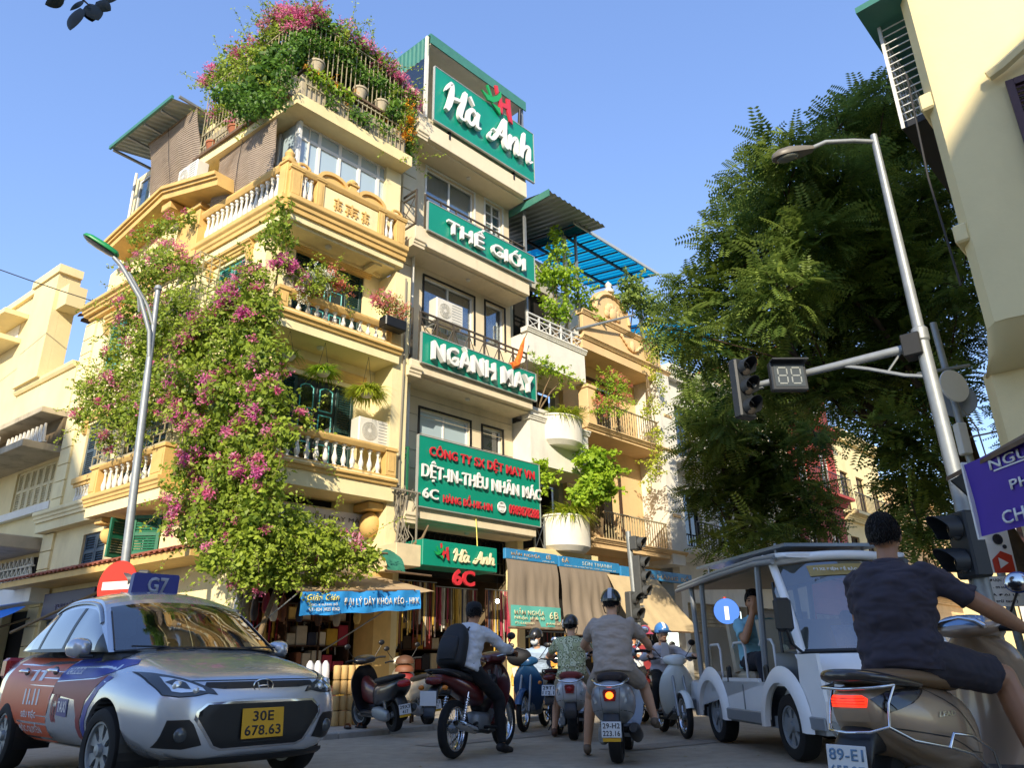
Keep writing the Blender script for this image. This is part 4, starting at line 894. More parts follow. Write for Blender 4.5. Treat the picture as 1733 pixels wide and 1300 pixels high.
# ------------------------------------------------------------------ white planter house (next to the sign house)
WMx = frameA(13.45,.2)
WH = thing('white_balcony_house','white house with rounded concrete planters on its balconies','building',WMx)
q = MB(); wall(q,.05,2.5,3.4,12.4,1.0,1.2,[(.5,2.1,9.4,11.4),(.4,2.2,6.2,8.2),(.4,2.2,3.6,5.5)]); ob('wall',q,'grey_wall',WH)
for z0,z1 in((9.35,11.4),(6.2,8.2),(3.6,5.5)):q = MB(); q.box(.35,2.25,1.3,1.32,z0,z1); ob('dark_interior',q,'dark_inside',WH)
for(z0,z1,x0,x1)in((8.35,9.2,.0,2.4),(5.6,6.75,.0,2.35)):
 q = MB(); q.box(x0,x1,.0,.14,z0,z1); q.box(x0,x0+.14,.14,1.0,z0,z1); q.box(x1-.14,x1,.14,1.0,z0,z1); q.box(x0+.14,x1-.14,.14,1.0,z0,z0+.16); ob('balcony_parapet',q,'white_plaster',WH)
 q = MB(); mould(x0-.06,x1+.06,cornice_prof(.08,z1,z1+.14,.2),q); ob('coping',q,'white_plaster',WH)
q = MB(); q.box(0,.75,-.02,.3,6.75,6.98,.01); q.box(-.05,.8,-.06,.34,6.98,7.08,.01); ob('balcony_pier',q,'white_plaster',WH)
xrail(WH,WMx,.05,2.4,.06,9.36,9.82,5,'white_metal')
xrail(WH,WMx,.3,.6,.1,5.75,6.6,1,'grey_metal'); xrail(WH,WMx,.15,.55,.1,3.5,4.3,1,'grey_metal')
def planter(cx,z0,z1,r,d):
 "half-round concrete planter, tapering at the foot"
 q = MB(); rings = []
 for k,(s_,z)in enumerate(((.8,z0),(1,z0+.12),(1,z1-.05),(1.05,z1-.04),(1.05,z1))):
  rings.append([(cx+r*s_*cos(pi+pi*i/12),.05+d*s_*sin(pi+pi*i/12),z)for i in range(13)]+[(cx+r*s_,.2,z),(cx-r*s_,.2,z)])
 q.loft(rings); return ob('planter',q,'white_plaster',WH,smooth=35)
planter(1.25,6.2,7.0,.68,.5); planter(1.3,3.5,4.38,.7,.55)
q = MB(); q.box(-.02,2.45,-.05,1.0,3.3,3.5,.01); ob('balcony_slab',q,'pale_yellow',WH)
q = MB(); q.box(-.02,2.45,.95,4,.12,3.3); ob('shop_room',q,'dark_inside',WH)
q = MB(); corrugated(.0,2.6,-.9,13.2,4.0,14.0,12,.02,q); ob('roof_sheet',q,'grey_metal',WH)
for x in(.1,2.4):q = MB(); q.box(x,x+.07,.1,.17,9.3,13.3); ob('roof_post',q,'grey_metal',WH)
q = MB(); corrugated(-.02,.02,-.9,13.0,-.86,13.2,1,.01,q); q.box(-.03,.0,-.95,3.9,12.98,13.2); ob('roof_fascia',q,'corrug_green',WH)
q = MB(); q.box(.0,2.5,2.0,2.1,9.3,13.4); ob('rear_wall',q,'dark_inside',WH)
# ------------------------------------------------------------------ peach house with pediment
PM = frameA(15.85,.2)
PH = thing('peach_house','peach coloured house with a carved pediment and slim railings','building',PM)
PW = 4.35
q = MB(); wall(q,.0,PW,3.4,9.5,.85,1.1,[(.9,2.6,7.2,9.0),(1.0,2.4,4.3,6.4)]); ob('wall',q,'peach_wall',PH)
q = MB(); q.box(PW-.7,PW,-.05,.85,3.6,9.7); ob('side_pier',q,'white_plaster',PH)
for z0,z1 in((7.2,9.0),(4.3,6.4)):
 q = MB(); q.box(.85,2.65,1.15,1.17,z0,z1); ob('dark_interior',q,'dark_inside',PH)
 q = MB(); q.box(.8,.9,.8,.86,z0,z1+.08); q.box(2.6 if z0>5 else 2.4,2.7 if z0>5 else 2.5,.8,.86,z0,z1+.08); q.box(.9,2.6 if z0>5 else 2.4,.8,.86,z1,z1+.08); ob('door_frame',q,'wood_dark',PH)
for(z0,z1)in((9.45,9.85),(6.95,7.15),(3.75,4.0)):
 q = MB(); q.box(-.05,PW+.05,.0,.85,z0,z1-.1); ob('balcony_slab',q,'peach_wall',PH); q = MB(); mould(-.1,PW+.1,cornice_prof(.12,z1-.12,z1,.5),q); ob('cornice',q,'peach_wall',PH)
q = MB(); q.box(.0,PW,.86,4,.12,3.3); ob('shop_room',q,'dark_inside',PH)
for z0,z1 in((7.15,8.0),(4.0,4.8)):
 for x in(.0,PW-.45):
  q = MB(); q.box(x,x+.36,-.04,.3,z0,z1+.22,.01); q.box(x-.04,x+.4,-.08,.34,z1+.22,z1+.32,.015); ob('balcony_post',q,'peach_wall',PH)
 vrail(PH,PM,.38,PW-.47,.08,z0,z1,.125,'cage_metal')
q = MB(); q.box(.0,PW-.3,.0,.16,9.85,10.55,.01); ob('parapet',q,'peach_wall',PH)
q = MB(); mould(-.05,PW-.25,cornice_prof(.1,10.55,10.68,.2),q); ob('coping',q,'peach_wall',PH)
q = MB(); pts = [(.55,10.68)]+[(1.5-.95*cos(pi*i/14),10.68+.25+.85*sin(pi*i/14))for i in range(15)]+[(2.45,10.68)]; q.prism(pts,.0,.16,'y'); ob('pediment',q,'peach_wall',PH)
q = MB(); q.tube([(1.5-.85*cos(pi*i/14),-.02,10.9+.75*sin(pi*i/14))for i in range(15)],.06,6); ob('pediment_moulding',q,'peach_wall',PH,smooth=50)
q = MB()
for k in range(7):a = pi*k/6; q.ell((1.5+.28*cos(a),-.02,10.95+.3*sin(a)),(.13,.06,.13),8,6)
q.ell((1.5,-.03,11.0),(.2,.09,.22),10,8); ob('carved_shell',q,'peach_wall',PH,smooth=60)
q = MB()
for s_ in(-1,1):
 for k in range(4):q.tube([(2.45+s_*(.08+.1*k),-.03,10.05+.08*k),(2.45+s_*(.25+.12*k),-.05,10.12+.1*k),(2.45+s_*(.34+.1*k),-.03,10.3+.05*k)],[.03,.05,.015],6)
q.ell((2.45,-.03,10.2),(.13,.06,.2),8,6); ob('carved_leaves',q,'peach_wall',PH,smooth=60)
q = MB(); q.lathe([(.16,11.78),(.18,11.85),(.08,11.95),(.12,12.05),(.001,12.2)],10,(1.5,.06,0)); ob('finial',q,'white_plaster',PH,smooth=40)
q = MB(); q.box(.1,PW,1.6,1.8,9.8,12.2); ob('terrace_wall',q,'white_plaster',PH)
bc = thing('blue_canopy','translucent blue sheet canopy on metal beams above the peach house','canopy',PM@T(1.8,1,12.5))
q = MB(); corrugated(-.55,3.9,-.3,13.25,2.4,13.7,24,.015,q,True); ob('sheet',q,'blue_sheet',bc,PM)
for i in range(9):q = MB(); x = -.5+4.3*i/8; q.box(x-.02,x+.02,-.28,2.4,13.16,13.2); q.xf(Matrix.Shear('XZ',4,(0,0))if False else Matrix()); q.v = [(a,b,c+(b+.3)*.167)for a,b,c in q.v]; ob('purlin',q,'dark_metal',bc,PM)
for y in(.35,1.6):q = MB(); q.box(-.55,3.9,y-.03,y+.03,13.08+(y+.3)*.167,13.16+(y+.3)*.167); ob('beam',q,'dark_metal',bc,PM)
q = MB(); q.box(-.6,3.95,-.34,-.3,13.2,13.3); ob('edge_trim',q,'letter_side',bc,PM)
for x in(-.3,3.6):q = MB(); q.box(x,x+.1,.3,.4,9.8,13.2); ob('post',q,'plastic_white',bc,PM)
bc2 = thing('blue_canopy','smaller blue sheet canopy showing through the big tree','canopy',PM@T(6,1,11))
q = MB(); corrugated(5.0,9.0,-.3,12.0,2.4,12.5,20,.015,q,True); ob('sheet',q,'blue_sheet',bc2,PM)
for i in range(7):q = MB(); x = 5.1+3.8*i/6; q.box(x-.02,x+.02,-.28,2.4,11.9,11.94); q.v = [(a,b,c+(b+.3)*.185)for a,b,c in q.v]; ob('purlin',q,'dark_metal',bc2,PM)
fp = MB(); fp.cyl((-.25,.05,9.95),(2.0,-.5,11.0),.05,.03,8); ob('flag_pole',fp,'grey_metal',M=PM,smooth=40,label='bare grey pole slanting out from the peach house parapet',cat='pole')
# ------------------------------------------------------------------ houses farther along the street
def plain_house(name,label,u0,u1,w,top,wallm,floors,win,extra=None):
 M = frameA(u0,-w); t = thing(name,label,'building',M); W = u1-u0; ops = []
 for fz in floors:
  n = max(1,int(W/1.7))
  for i in range(n):x = W*(i+.5)/n; ops.append((x-.5,x+.5,fz+.3,fz+2.1))
 q = MB(); wall(q,0,W,3.2,top,.1,.35,ops); ob('wall',q,wallm,t)
 for o in ops:window(t,M,*o,.2,win[0],win[1],None,2,.06)
 for fz in floors:
  q = MB(); mould(-.02,W+.02,cornice_prof(.22,fz-.25,fz,.1),q); ob('cornice',q,wallm,t)
  q = MB(); q.box(.15,W-.15,-.55,.1,fz-.02,fz+.1); ob('balcony_slab',q,wallm,t); vrail(t,M,.2,W-.2,-.5,fz+.1,fz+.95,.16,'black_metal')
 q = MB(); mould(-.05,W+.05,cornice_prof(.3,top-.4,top,.2),q); ob('cornice',q,wallm,t)
 q = MB(); wall(q,0,W,.12,3.2,.12,.35,[(.3,W-.3,.12,2.6)]); ob('wall',q,wallm,t)
 r = MB(); r.box(.3,W-.3,.4,.42,.12,2.6)
 for k in range(22):r.box(.32,W-.32,.375,.4,.14+k*.112,.14+k*.112+.085)
 ob('roller_door',r,('shutter_slate','grey_wall','stained_concrete')[int(u0)%3],t)
 q = MB(); q.box(0,W,.8,6,3.2,top-.05); ob('rear_mass',q,wallm,t); return t,M
wh,whM = plain_house('white_house','white house with tall dark windows half behind the tree',20.3,24.6,-.35,10.2,'white_plaster',(4.0,6.9),('black_metal','pane_dark'))
plain_house('beige_house','beige house behind the tree beside the white one',24.8,29.0,-.2,11.5,'beige_wall',(4.0,7.2),('wood_dark','pane_dark'))
plain_house('red_fronted_house','house with dull red front panels behind the tree',29.2,34.0,-.2,13.5,mat('red_front','#a8433a',.7,var=.25,vscale=1.5),(4.2,7.4,10.4),('white_metal','pane_dark'))
plain_house('cream_street_house','cream house with arched gable far down the street',34.2,40,-.3,11.0,'pale_yellow',(4.0,7.0),('wood_dark','pane_dark'))
plain_house('tan_street_house','tan house farthest down the street beyond the seated driver',40.2,50,-.3,9.5,'peach_wall',(3.9,6.6),('wood_dark','pane_dark'))
em = frameA(52,-12); eh = thing('end_house','distant pale block closing the end of the street','building',em@T(rz=90))
for k in range(3):
 q = MB(); q.box(-3+k*7,3.9+k*7,0,8,0,9+2.5*(k%2)); ob('wall',q,('pale_yellow','white_plaster','peach_wall')[k],eh,em@T(rz=-90)@T(-14,0,0))
 for zz in(1,4,7):
  for xx in(.8,2.9,5):w_ = MB(); w_.box(-3+k*7+xx,-3+k*7+xx+.9,-.03,.05,zz,zz+1.5); ob('window',w_,'pane_dark',eh,em@T(rz=-90)@T(-14,0,0))
  # ------------------------------------------------------------------ shop blinds and name bands at street level
BM = frameA(0,-.5)
def band(label,u0,u1,z0,z1,lines):
 t = thing('name_band',label,'sign',BM@T(u0,0,z0)); q = MB(); q.box(u0,u1,-.03,.05,z0,z1,.006); ob('board',q,mat('band_blue','#2f86c0',.5,var=.12,vscale=4,dirt=.3,dirtcol='#6d8591',dscale=2),t,BM)
 for(txt,uc,zc,w_,h,mt)in lines:ob('lettering',text_mesh(txt,w_,h,.006,bold=.01),mt,t,BM@T(uc,-.031,zc))
 return t
dim = mat('letter_paleblue','#b5c4c4',.5); tanl = mat('letter_tan','#b8a68a',.5)
band('faded blue name band reading MẮM NGHĨA above the first grey blind',11.75,13.46,3.03,3.25,[('MẮM NGHĨA',12.4,3.165,.95,.11,tanl),('6B',13.15,3.165,.16,.11,tanl),('ĐT: 39233069',12.2,3.07,.5,.04,dim),('HÀNG BỒ',13.15,3.07,.4,.045,dim)])
band('faded blue name band reading SƠN THANH above the second grey blind',13.52,15.86,3.0,3.24,[('6A',13.75,3.155,.26,.12,tanl),('SƠN THANH',14.95,3.14,1.15,.11,dim),('TRANG TRÍ, KHUYẾN MÃI - ĐÁM - HỘI HANG BỒ',14.7,3.04,2.0,.05,dim)])
band('faded blue name band reading HÀNG BỒ behind the traffic light pole',15.92,19.3,2.94,3.2,[('6 HÀNG BỒ',18.2,3.07,1.9,.16,tanl)])
def hang_blind(label,u0,u1,z0,z1,w0,w1,material,wob=.03,tag_=None,taper=0):
 t = thing('shop_blind',label,'blind',BM@T(u0,-w0,z0)); nx,nz = 30,14
 P = [[(u0+(u1-u0)*i/nx+(taper*(j/nz))*(i/nx),-(w0+(w1-w0)*j/nz)-wob*1.6*sin(pi*j/nz*.9)*noise.noise(Vector((i*.33+u0,j*.09,0)))-.02*sin(j*.6),z1+(z0-z1)*j/nz)for i in range(nx+1)]for j in range(nz+1)]
 q = MB(); q.grid(P); q.grid([[(a,b+.006,c)for a,b,c in r]for r in P][::-1]); ob('cloth',q,material,t,BM,smooth=70)
 q = MB(); q.cyl((u0-.04,-w1,z0),(u1+taper+.04,-w1,z0),.022,n=8); ob('bottom_bar',q,'rust_metal',t,BM); return t
gb = mat('blind_cloth','#8d8071',.85,var=.12,vscale=4,stretch=(3,1,.4)); tb = mat('awning_tan','#cdb78f',.85,var=.14,vscale=3)
b1 = hang_blind('grey brown roll blind with a turquoise shop label at its foot',11.78,13.44,1.6,3.02,.02,.1,gb)
q = MB(); q.grid([[(11.8+1.62*i/12,-.115-.012*sin(i*.9),1.64+.42*j/3-.0)for i in range(13)]for j in range(4)]); ob('label_strip',q,mat('label_teal','#5fb5ac',.6,var=.1,vscale=3),b1,BM,smooth=60)
for(txt,uc,zc,w_,h)in(('MẮM NGHĨA',12.36,1.94,.95,.15),('Nhận sỉ & lẻ',12.36,1.8,.95,.09),('ĐT: 0.4.8251869',12.2,1.7,.6,.05),('6B',13.15,1.88,.3,.16),('HÀNG BỒ',13.15,1.72,.48,.07)):ob('lettering',text_mesh(txt,w_,h,.004,bold=.012),mat('letter_buff','#dcd6b0',.6),b1,BM@T(uc,-.14,zc))
hang_blind('plain grey brown roll blind behind the grey shirted rider',13.52,15.45,1.5,3.0,.02,.15,gb,.05)
hang_blind('sunlit tan awning sheet slanting out behind the traffic light',15.3,17.5,1.6,2.95,.05,.75,tb,.02,taper=.75)
q = MB(); q.grid([[(15.3-.1*j/6-.12*(i/4)*(j/6),-.06-.7*j/6-.02*i,2.94-1.3*j/6)for i in range(5)]for j in range(7)])
# tan awning with the blue cloth banner in front of the corner house
AWM = frameA(6.15)
aw = thing('shop_awning','dusty tan canvas awning with a blue cloth banner along its front','awning',AWM@T(1.5,-.5,1.9))
nx,nz = 26,10; P = []
for j in range(nz+1):
 t = j/nz; P.append([((.25*(1-t)+.38*t)+(2.35+.5*t)*i/nx,.72-1.72*t,2.62-(.62+.0*i/nx)*t**1.15-.05*sin(pi*t)*sin(pi*i/nx)+.012*sin(i*1.3)*t+.16*t*i/nx)for i in range(nx+1)])
q = MB(); q.grid(P); q.grid([[(a,b,c-.006)for a,b,c in r]for r in P][::-1]); ob('canvas',q,mat('awning_dusty','#b9a07c',.9,var=.25,vscale=3,dirt=.4,dirtcol='#6f5c45',dscale=2),aw,AWM,smooth=70)
q = MB(); q.cyl((.36,-1.0,2.0),(2.75,-1.0,2.16),.02,n=6); ob('front_bar',q,'rust_metal',aw,AWM)
for x,xe in((.4,.1),(2.5,1.9)):q = MB(); q.cyl((x,-.98,1.99),(xe,.6,1.15),.012,n=6); ob('stay_rod',q,'grey_metal',aw,AWM)
bz = [(.42+2.45*i/30)for i in range(31)]
q = MB(); q.grid([[(x,-1.02-.02*sin(i*.8+j*.5)-.01*sin(i*2.1),2.0+.17*i/30-(.34+.03*(1-i/30))*j/6+.012*sin(i*.7)*j/6)for i,x in enumerate(bz)]for j in range(7)]); ob('banner_cloth',q,mat('banner_blue','#2a8fd8',.7,var=.15,vscale=5),aw,AWM,smooth=70)
ob('lettering',text_mesh('ĐẠI LÝ DÂY KHÓA KÉO - HKK',1.6,.17,.006,bold=.012),mat('letter_offwhite','#d9d8cf',.6),aw,AWM@T(2.02,-1.06,1.93)@Matrix.Rotation(-.062,4,'Y'))
ob('lettering',text_mesh('Giản Gián',.6,.11,.006,bold=.012,shear=.25),mat('letter_yellow','#e3d66a',.6),aw,AWM@T(.82,-1.06,1.94)@Matrix.Rotation(-.062,4,'Y'))
for k,(tx,zc)in enumerate((('ĐC: 8 HÀNG BỒ',1.83),('ĐT: 024 3825 8362',1.75))):ob('lettering',text_mesh(tx,.5+.08*k,.055,.004,bold=.01),'letter_offwhite',aw,AWM@T(.85,-1.06,zc)@Matrix.Rotation(-.062,4,'Y'))
# ------------------------------------------------------------------ rounded building at the right
RM = T(4.37,6.2,0,rz=-33.5)
RB = thing('rounded_building','pale yellow rounded corner building with brown shutters at the right edge','building',RM)
def rwall(x):return .05+.045*(x-.0)**2 if x>0 else 0
def outline(z,o=0,n=24,x1=5.2):
 pts = [(-.05+o*.2,.25-o,z),(.02+o*.2,.08-o,z)]+[(.12+x1*i/n,rwall(.12+x1*i/n)-o,z)for i in range(n+1)]
 st = RM.inverted().to_3x3()@Vector((.69,.724,0)); return pts+[(12,4,z),(12+st.x*6,6+st.y*6,z),(st.x*24,st.y*24,z)]
q = MB(); q.loft([outline(3.7),outline(16)]); ob('wall',q,mat('sand_wall','#ead9a4',.85,var=.08,vscale=.9,bump=.08,bscale=25,dirt=.2,dirtcol='#c2ad7c',dscale=.8),RB,smooth=25)
q = MB(); q.loft([outline(3.4,-.5),outline(3.5,-.2),outline(3.7,-.01)]); ob('soffit_moulding',q,'sand_wall',RB,smooth=60)
q = MB(); q.loft([outline(.06,-.6),outline(3.45,-.6)]); ob('ground_floor_wall',q,'pale_yellow',RB,smooth=30)
for x in(.62,1.4):shutter(RB,RM@T(0,rwall(x+.3)-.09,0),x,5.0,.76,1.12,'shutter_brown',pitch=.055)
q = MB(); q.tube([(.5,-.02,6.22),(.62,-.04,6.26),(.9,-.06,6.42),(1.4,-.03,6.5),(1.9,.02,6.42),(2.2,.1,6.25)],.06,6); ob('window_hood',q,'sand_wall',RB,smooth=50)
Mf = T(4.37,6.2,0,rz=46.4)
for z in(6.2,4.6):q = MB(); q.box(.1,20,.0,.14,z,z+.2,.02); ob('string_course',q,'sand_wall',RB,Mf)
q = MB(); q.box(.3,20,.0,.12,7.9,16); ob('street_pier',q,'sand_wall',RB,Mf)
# barred balcony box with green roof on the street side
q = MB(); q.box(.0,2.5,.0,.5,7.75,7.83); ob('cage_roof',q,'corrug_green',RB,Mf)
q = MB(); q.box(.4,2.3,.0,.4,6.3,6.38); ob('cage_floor',q,'dark_metal',RB,Mf)
q = MB()
for k in range(14):z = 6.38+k*.1; q.box(.4,2.3,.385,.397,z,z+.01); q.box(.4,.412,.0,.385,z,z+.01)
for x in np.linspace(.4,2.3,7):q.box(x-.006,x+.006,.39,.403,6.38,7.75)
ob('cage_bars',q,'white_metal',RB,Mf)
q = MB(); q.box(.39,.425,.37,.405,6.3,7.78); ob('cage_post',q,'white_metal',RB,Mf)
q = MB(); q.box(.6,2.2,.02,.1,6.38,7.7); ob('dark_interior',q,'dark_inside',RB,Mf)
q = MB(); q.tube([(.2,.2,6.8),(.25,.25,5.5),(.2,.2,4.2)],.012,5); ob('cable',q,'wire_black',RB,Mf)
# dark awning with the purple banner
pa = thing('metal_awning','dark rusty metal awning low over the pavement at the right edge','awning',T(3.6,4.6,2.1))
q = MB(); q.add([(3.34,5.7,2.13),(3.1,2.4,2.13),(4.6,2.4,2.75),(4.6,5.7,2.75),(3.34,5.7,2.1),(3.1,2.4,2.1),(4.6,2.4,2.72),(4.6,5.7,2.72)],[(0,1,2,3),(4,7,6,5),(0,4,5,1),(1,5,6,2),(2,6,7,3),(3,7,4,0)]); ob('sheet',q,'rust_metal',pa,Matrix())
q = MB(); q.add([(3.36,5.69,2.1),(4.4,5.69,2.65),(3.66,5.69,1.75)],[(0,1,2)]); q.add([(3.36,5.67,2.1),(4.4,5.67,2.65),(3.66,5.67,1.75)],[(0,1,2)]); ob('end_plate',q,'black_metal',pa,Matrix())
pbn = thing('cloth_banner','purple banner with white lettering hung from the dark awning at right','banner',T(3.28,5.1,1.6))
PB = Matrix.Translation((3.3,5.36,1.62))@Matrix.Rotation(radians(-90+3.5),4,'Z')
q = MB(); q.grid([[(2.4*i/12,.01*sin(i*.8+j),.52*j/4)for i in range(13)]for j in range(5)]); ob('cloth',q,mat('banner_purple','#4a2ca0',.6,var=.12,vscale=2),pbn,PB,smooth=60)
q = MB(); q.box(-.02,.0,-.02,.02,-.02,.54); ob('edge_strip',q,'letter_white',pbn,PB)
for(tx,xc,zc,w_,h)in(('NGUYÊN',.64,.455,.74,.09),('PHỤ LIỆU',.78,.275,.72,.11),('CHUYÊN MAY',.8,.09,1.06,.11)):ob('lettering',text_mesh(tx,w_,h,.004,bold=.012),'letter_white',pbn,PB@T(xc,-.014,zc))
q = MB(); q.box(.3,1.0,-.016,-.012,.395,.405); ob('underline',q,'letter_white',pbn,PB)
# ------------------------------------------------------------------ houses behind the photographer: unseen, rooflines shaped to shade the street
def back_house(label,x0,x1,y,top,hip,mt,depth=9):
 M = T(y*math.tan(radians(6))*cos(radians(6))**2*1.0,y*cos(radians(6))**2,0,rz=-6); t = thing('opposite_house',label,'building',M); q = MB(); q.box(x0,x1,-depth,0,0,top); ob('wall',q,mt,t)
 r = MB(); r.prism(hip,-depth-.3,.3,'y'); ob('roof',r,'roof_tile',t)
 for fz in np.arange(1.0,top-2,3.2):
  for x in np.arange(x0+1,x1-1.2,2.4):w_ = MB(); w_.box(x,x+1.1,.02,.06,fz,fz+1.7); ob('window',w_,'shutter_dark',t)
 return t
mat('back_white','#f2eee2',.85)
TE = math.tan(radians(SUN_EL))
# rooflines across the sun's direction: h = height of the shadow plane above the photographer
BY = 15.0
def hh(h):return h+BY*TE
yb = -BY/cos(radians(6))
back_house('pale house across the street behind the camera',-8.6,3.45,yb,hh(5.9),[(-8.8,hh(5.9)),(3.55,hh(5.9)),(2.9,hh(6.4)),(-8.0,hh(6.4))],'back_white')
back_house('tall gabled house behind the camera at left',-22,-8.8,yb-.3,hh(8.0),[(-22,hh(8.0)),(-8.6,hh(8.0)),(-13.0,hh(15.2)),(-18,hh(15.2))],'back_white')
back_house('tall house with a curved roof behind the camera at right',3.6,16,yb-.3,hh(8.7),[(3.55,hh(8.7)),(16,hh(8.7)),(16,hh(10.4)),(6,hh(10.4)),(4.8,hh(10.0)),(4.1,hh(9.5)),(3.7,hh(9.0))],'back_white')
# ------------------------------------------------------------------ where foliage clumps stand (x, y, z, radius in metres)
BOUG_COL = [(-4.74,12.26,7.65,0.28),(-5.14,12.56,7.39,0.35),(-4.50,12.08,6.95,0.36),(-5.40,12.75,7.06,0.40),(-4.65,12.19,6.48,0.44),(-5.85,13.09,6.98,0.34),(-6.10,13.28,6.57,0.36),(-5.09,12.52,6.11,0.49),(-4.28,11.92,5.84,0.43),(-5.89,13.12,5.90,0.42),(-4.83,12.33,5.35,0.52),(-4.05,11.74,5.02,0.41),(-5.94,13.16,5.32,0.37),(-5.30,12.68,4.71,0.48),(-4.28,11.91,4.36,0.45),(-3.65,11.44,4.36,0.24),(-5.58,12.89,4.24,0.42),(-4.59,12.15,3.83,0.49),(-3.89,11.62,3.78,0.30),(-5.63,12.93,3.72,0.41),(-4.79,12.30,3.37,0.49),(-4.00,11.70,3.23,0.39),(-5.53,12.86,3.24,0.39),(-4.84,12.34,2.89,0.44)]
BOUG_LEFT = [(-7.90,14.38,9.03,0.39),(-7.23,13.88,9.02,0.38),(-6.59,13.40,8.52,0.26),(-8.11,14.54,8.25,0.38),(-7.23,13.88,7.37,0.43),(-6.68,13.46,7.69,0.38),(-6.32,13.20,6.78,0.32),(-7.29,13.93,6.48,0.43),(-8.27,14.66,6.59,0.35),(-9.22,15.37,6.67,0.34),(-8.63,14.93,6.10,0.35),(-7.81,14.32,5.75,0.43),(-7.10,13.78,5.68,0.37),(-6.52,13.34,6.11,0.32),(-9.42,15.52,6.11,0.18),(-7.63,14.18,7.11,0.34),(-6.38,13.24,5.48,0.24),(-8.31,14.69,5.31,0.19),(-7.37,13.98,5.17,0.18),(-8.67,14.96,7.33,0.21),(-8.50,14.84,7.84,0.21)]
BOUG_PED = [(-7.82,14.88,10.52,0.25),(-7.20,14.42,10.40,0.20),(-8.66,15.52,10.73,0.24),(-9.22,15.93,10.83,0.17),(-8.27,15.22,10.70,0.22)]
BOUG_COR = [(-4.43,12.53,9.37,0.19),(-4.49,12.47,8.93,0.27),(-4.59,12.37,8.54,0.23),(-4.29,12.68,8.66,0.16),(-4.37,12.60,8.22,0.18)]
BOUG_LOW = [(-4.13,11.98,2.77,0.43),(-3.72,12.41,3.03,0.35),(-3.77,12.36,2.68,0.40),(-3.31,12.84,2.74,0.40),(-2.90,13.27,2.70,0.37),(-2.60,13.59,2.69,0.21),(-4.17,11.94,2.35,0.33),(-3.74,12.39,2.31,0.29),(-3.25,12.90,2.41,0.26),(-4.57,11.51,2.44,0.21),(-4.01,12.10,2.14,0.15),(-3.56,12.57,3.00,0.24),(-3.17,12.99,3.02,0.18),(-3.69,12.43,5.04,0.12),(-3.60,12.53,4.91,0.09)]
ROOF_B = [(-5.36,13.53,14.77,0.42),(-6.10,14.09,14.79,0.43),(-6.69,14.54,14.87,0.41),(-5.63,13.74,14.08,0.50),(-7.04,14.80,14.79,0.27),(-6.14,14.12,13.78,0.50),(-6.68,14.53,13.59,0.37),(-5.34,13.52,13.22,0.46),(-4.91,13.20,12.51,0.29),(-5.62,13.73,12.65,0.30),(-6.33,14.26,12.78,0.22),(-7.44,15.10,15.08,0.24),(-7.76,15.34,15.12,0.15),(-7.02,14.79,13.50,0.20),(-4.82,13.13,14.64,0.35),(-5.22,13.44,15.15,0.28)]
ROOF_A = [(-4.37,13.03,14.44,0.40),(-4.05,13.36,14.56,0.36),(-3.72,13.71,14.59,0.36),(-3.37,14.08,14.63,0.31),(-3.07,14.40,14.57,0.32),(-2.81,14.67,14.39,0.29),(-2.48,15.01,14.14,0.27),(-2.79,14.69,13.82,0.38),(-2.59,14.90,13.49,0.32),(-2.45,15.05,12.90,0.23),(-3.05,14.41,12.67,0.28),(-2.87,14.61,12.48,0.20),(-3.69,13.74,14.08,0.30),(-4.02,13.39,14.01,0.33),(-3.28,14.17,13.94,0.31),(-2.44,15.06,12.48,0.14),(-2.64,14.85,13.01,0.26),(-4.29,13.11,14.88,0.19)]
ROOF_IN = [(-4.47,14.01,14.35,0.42),(-4.02,14.49,14.43,0.43),(-3.53,15.00,14.34,0.42),(-3.14,15.40,14.22,0.36),(-4.70,13.77,14.48,0.36),(-4.30,14.20,15.27,0.35),(-3.81,14.71,15.10,0.39),(-5.33,13.11,13.01,0.39),(-5.56,12.87,12.31,0.33),(-5.17,13.27,13.66,0.37),(-4.76,13.71,13.72,0.36),(-4.38,14.11,13.73,0.34),(-3.78,14.74,14.47,0.41),(-3.29,15.25,14.74,0.39),(-4.16,14.34,14.85,0.38)]
ROOF_FRONT = [(-4.54,12.49,13.46,0.25),(-4.36,12.68,13.74,0.26),(-4.10,12.95,13.83,0.24),(-3.68,13.39,14.00,0.22),(-3.39,13.70,13.77,0.22),(-3.04,14.06,13.83,0.22),(-2.78,14.33,13.20,0.25),(-4.66,12.36,12.46,0.27),(-4.71,12.30,11.87,0.24),(-4.92,12.09,11.53,0.26),(-5.19,11.80,11.14,0.25),(-5.42,11.57,11.30,0.23),(-5.57,11.41,11.16,0.16),(-4.61,12.42,13.07,0.25),(-3.87,13.19,12.48,0.16),(-3.44,13.64,12.53,0.19),(-3.22,13.87,12.56,0.19)]
ROOF_LIME = [(-4.05,13.01,12.88,0.23),(-3.79,13.28,12.88,0.21),(-3.57,13.51,12.91,0.19),(-4.25,12.79,12.93,0.15)]
POT_A = [(-4.37,12.64,8.09,0.18),(-4.17,12.85,8.07,0.21),(-4.03,13.00,7.94,0.19)]
POT_B = [(-3.89,13.10,7.97,0.21),(-3.96,13.02,7.73,0.18),(-3.72,13.27,8.08,0.19),(-3.53,13.48,8.30,0.19),(-3.42,13.59,8.12,0.14)]
POT_C = [(-2.75,14.25,8.15,0.20),(-2.53,14.48,8.19,0.23),(-2.34,14.68,8.07,0.17),(-2.64,14.37,8.03,0.20)]
SHRUB_UP = [(1.44,19.35,12.43,0.35),(1.22,19.12,11.41,0.41),(1.68,19.60,11.47,0.45),(2.14,20.08,11.13,0.35),(1.45,19.36,10.39,0.37),(2.40,20.36,10.67,0.21),(0.91,18.80,11.14,0.23),(1.01,18.90,10.35,0.23),(1.37,19.27,12.89,0.21)]
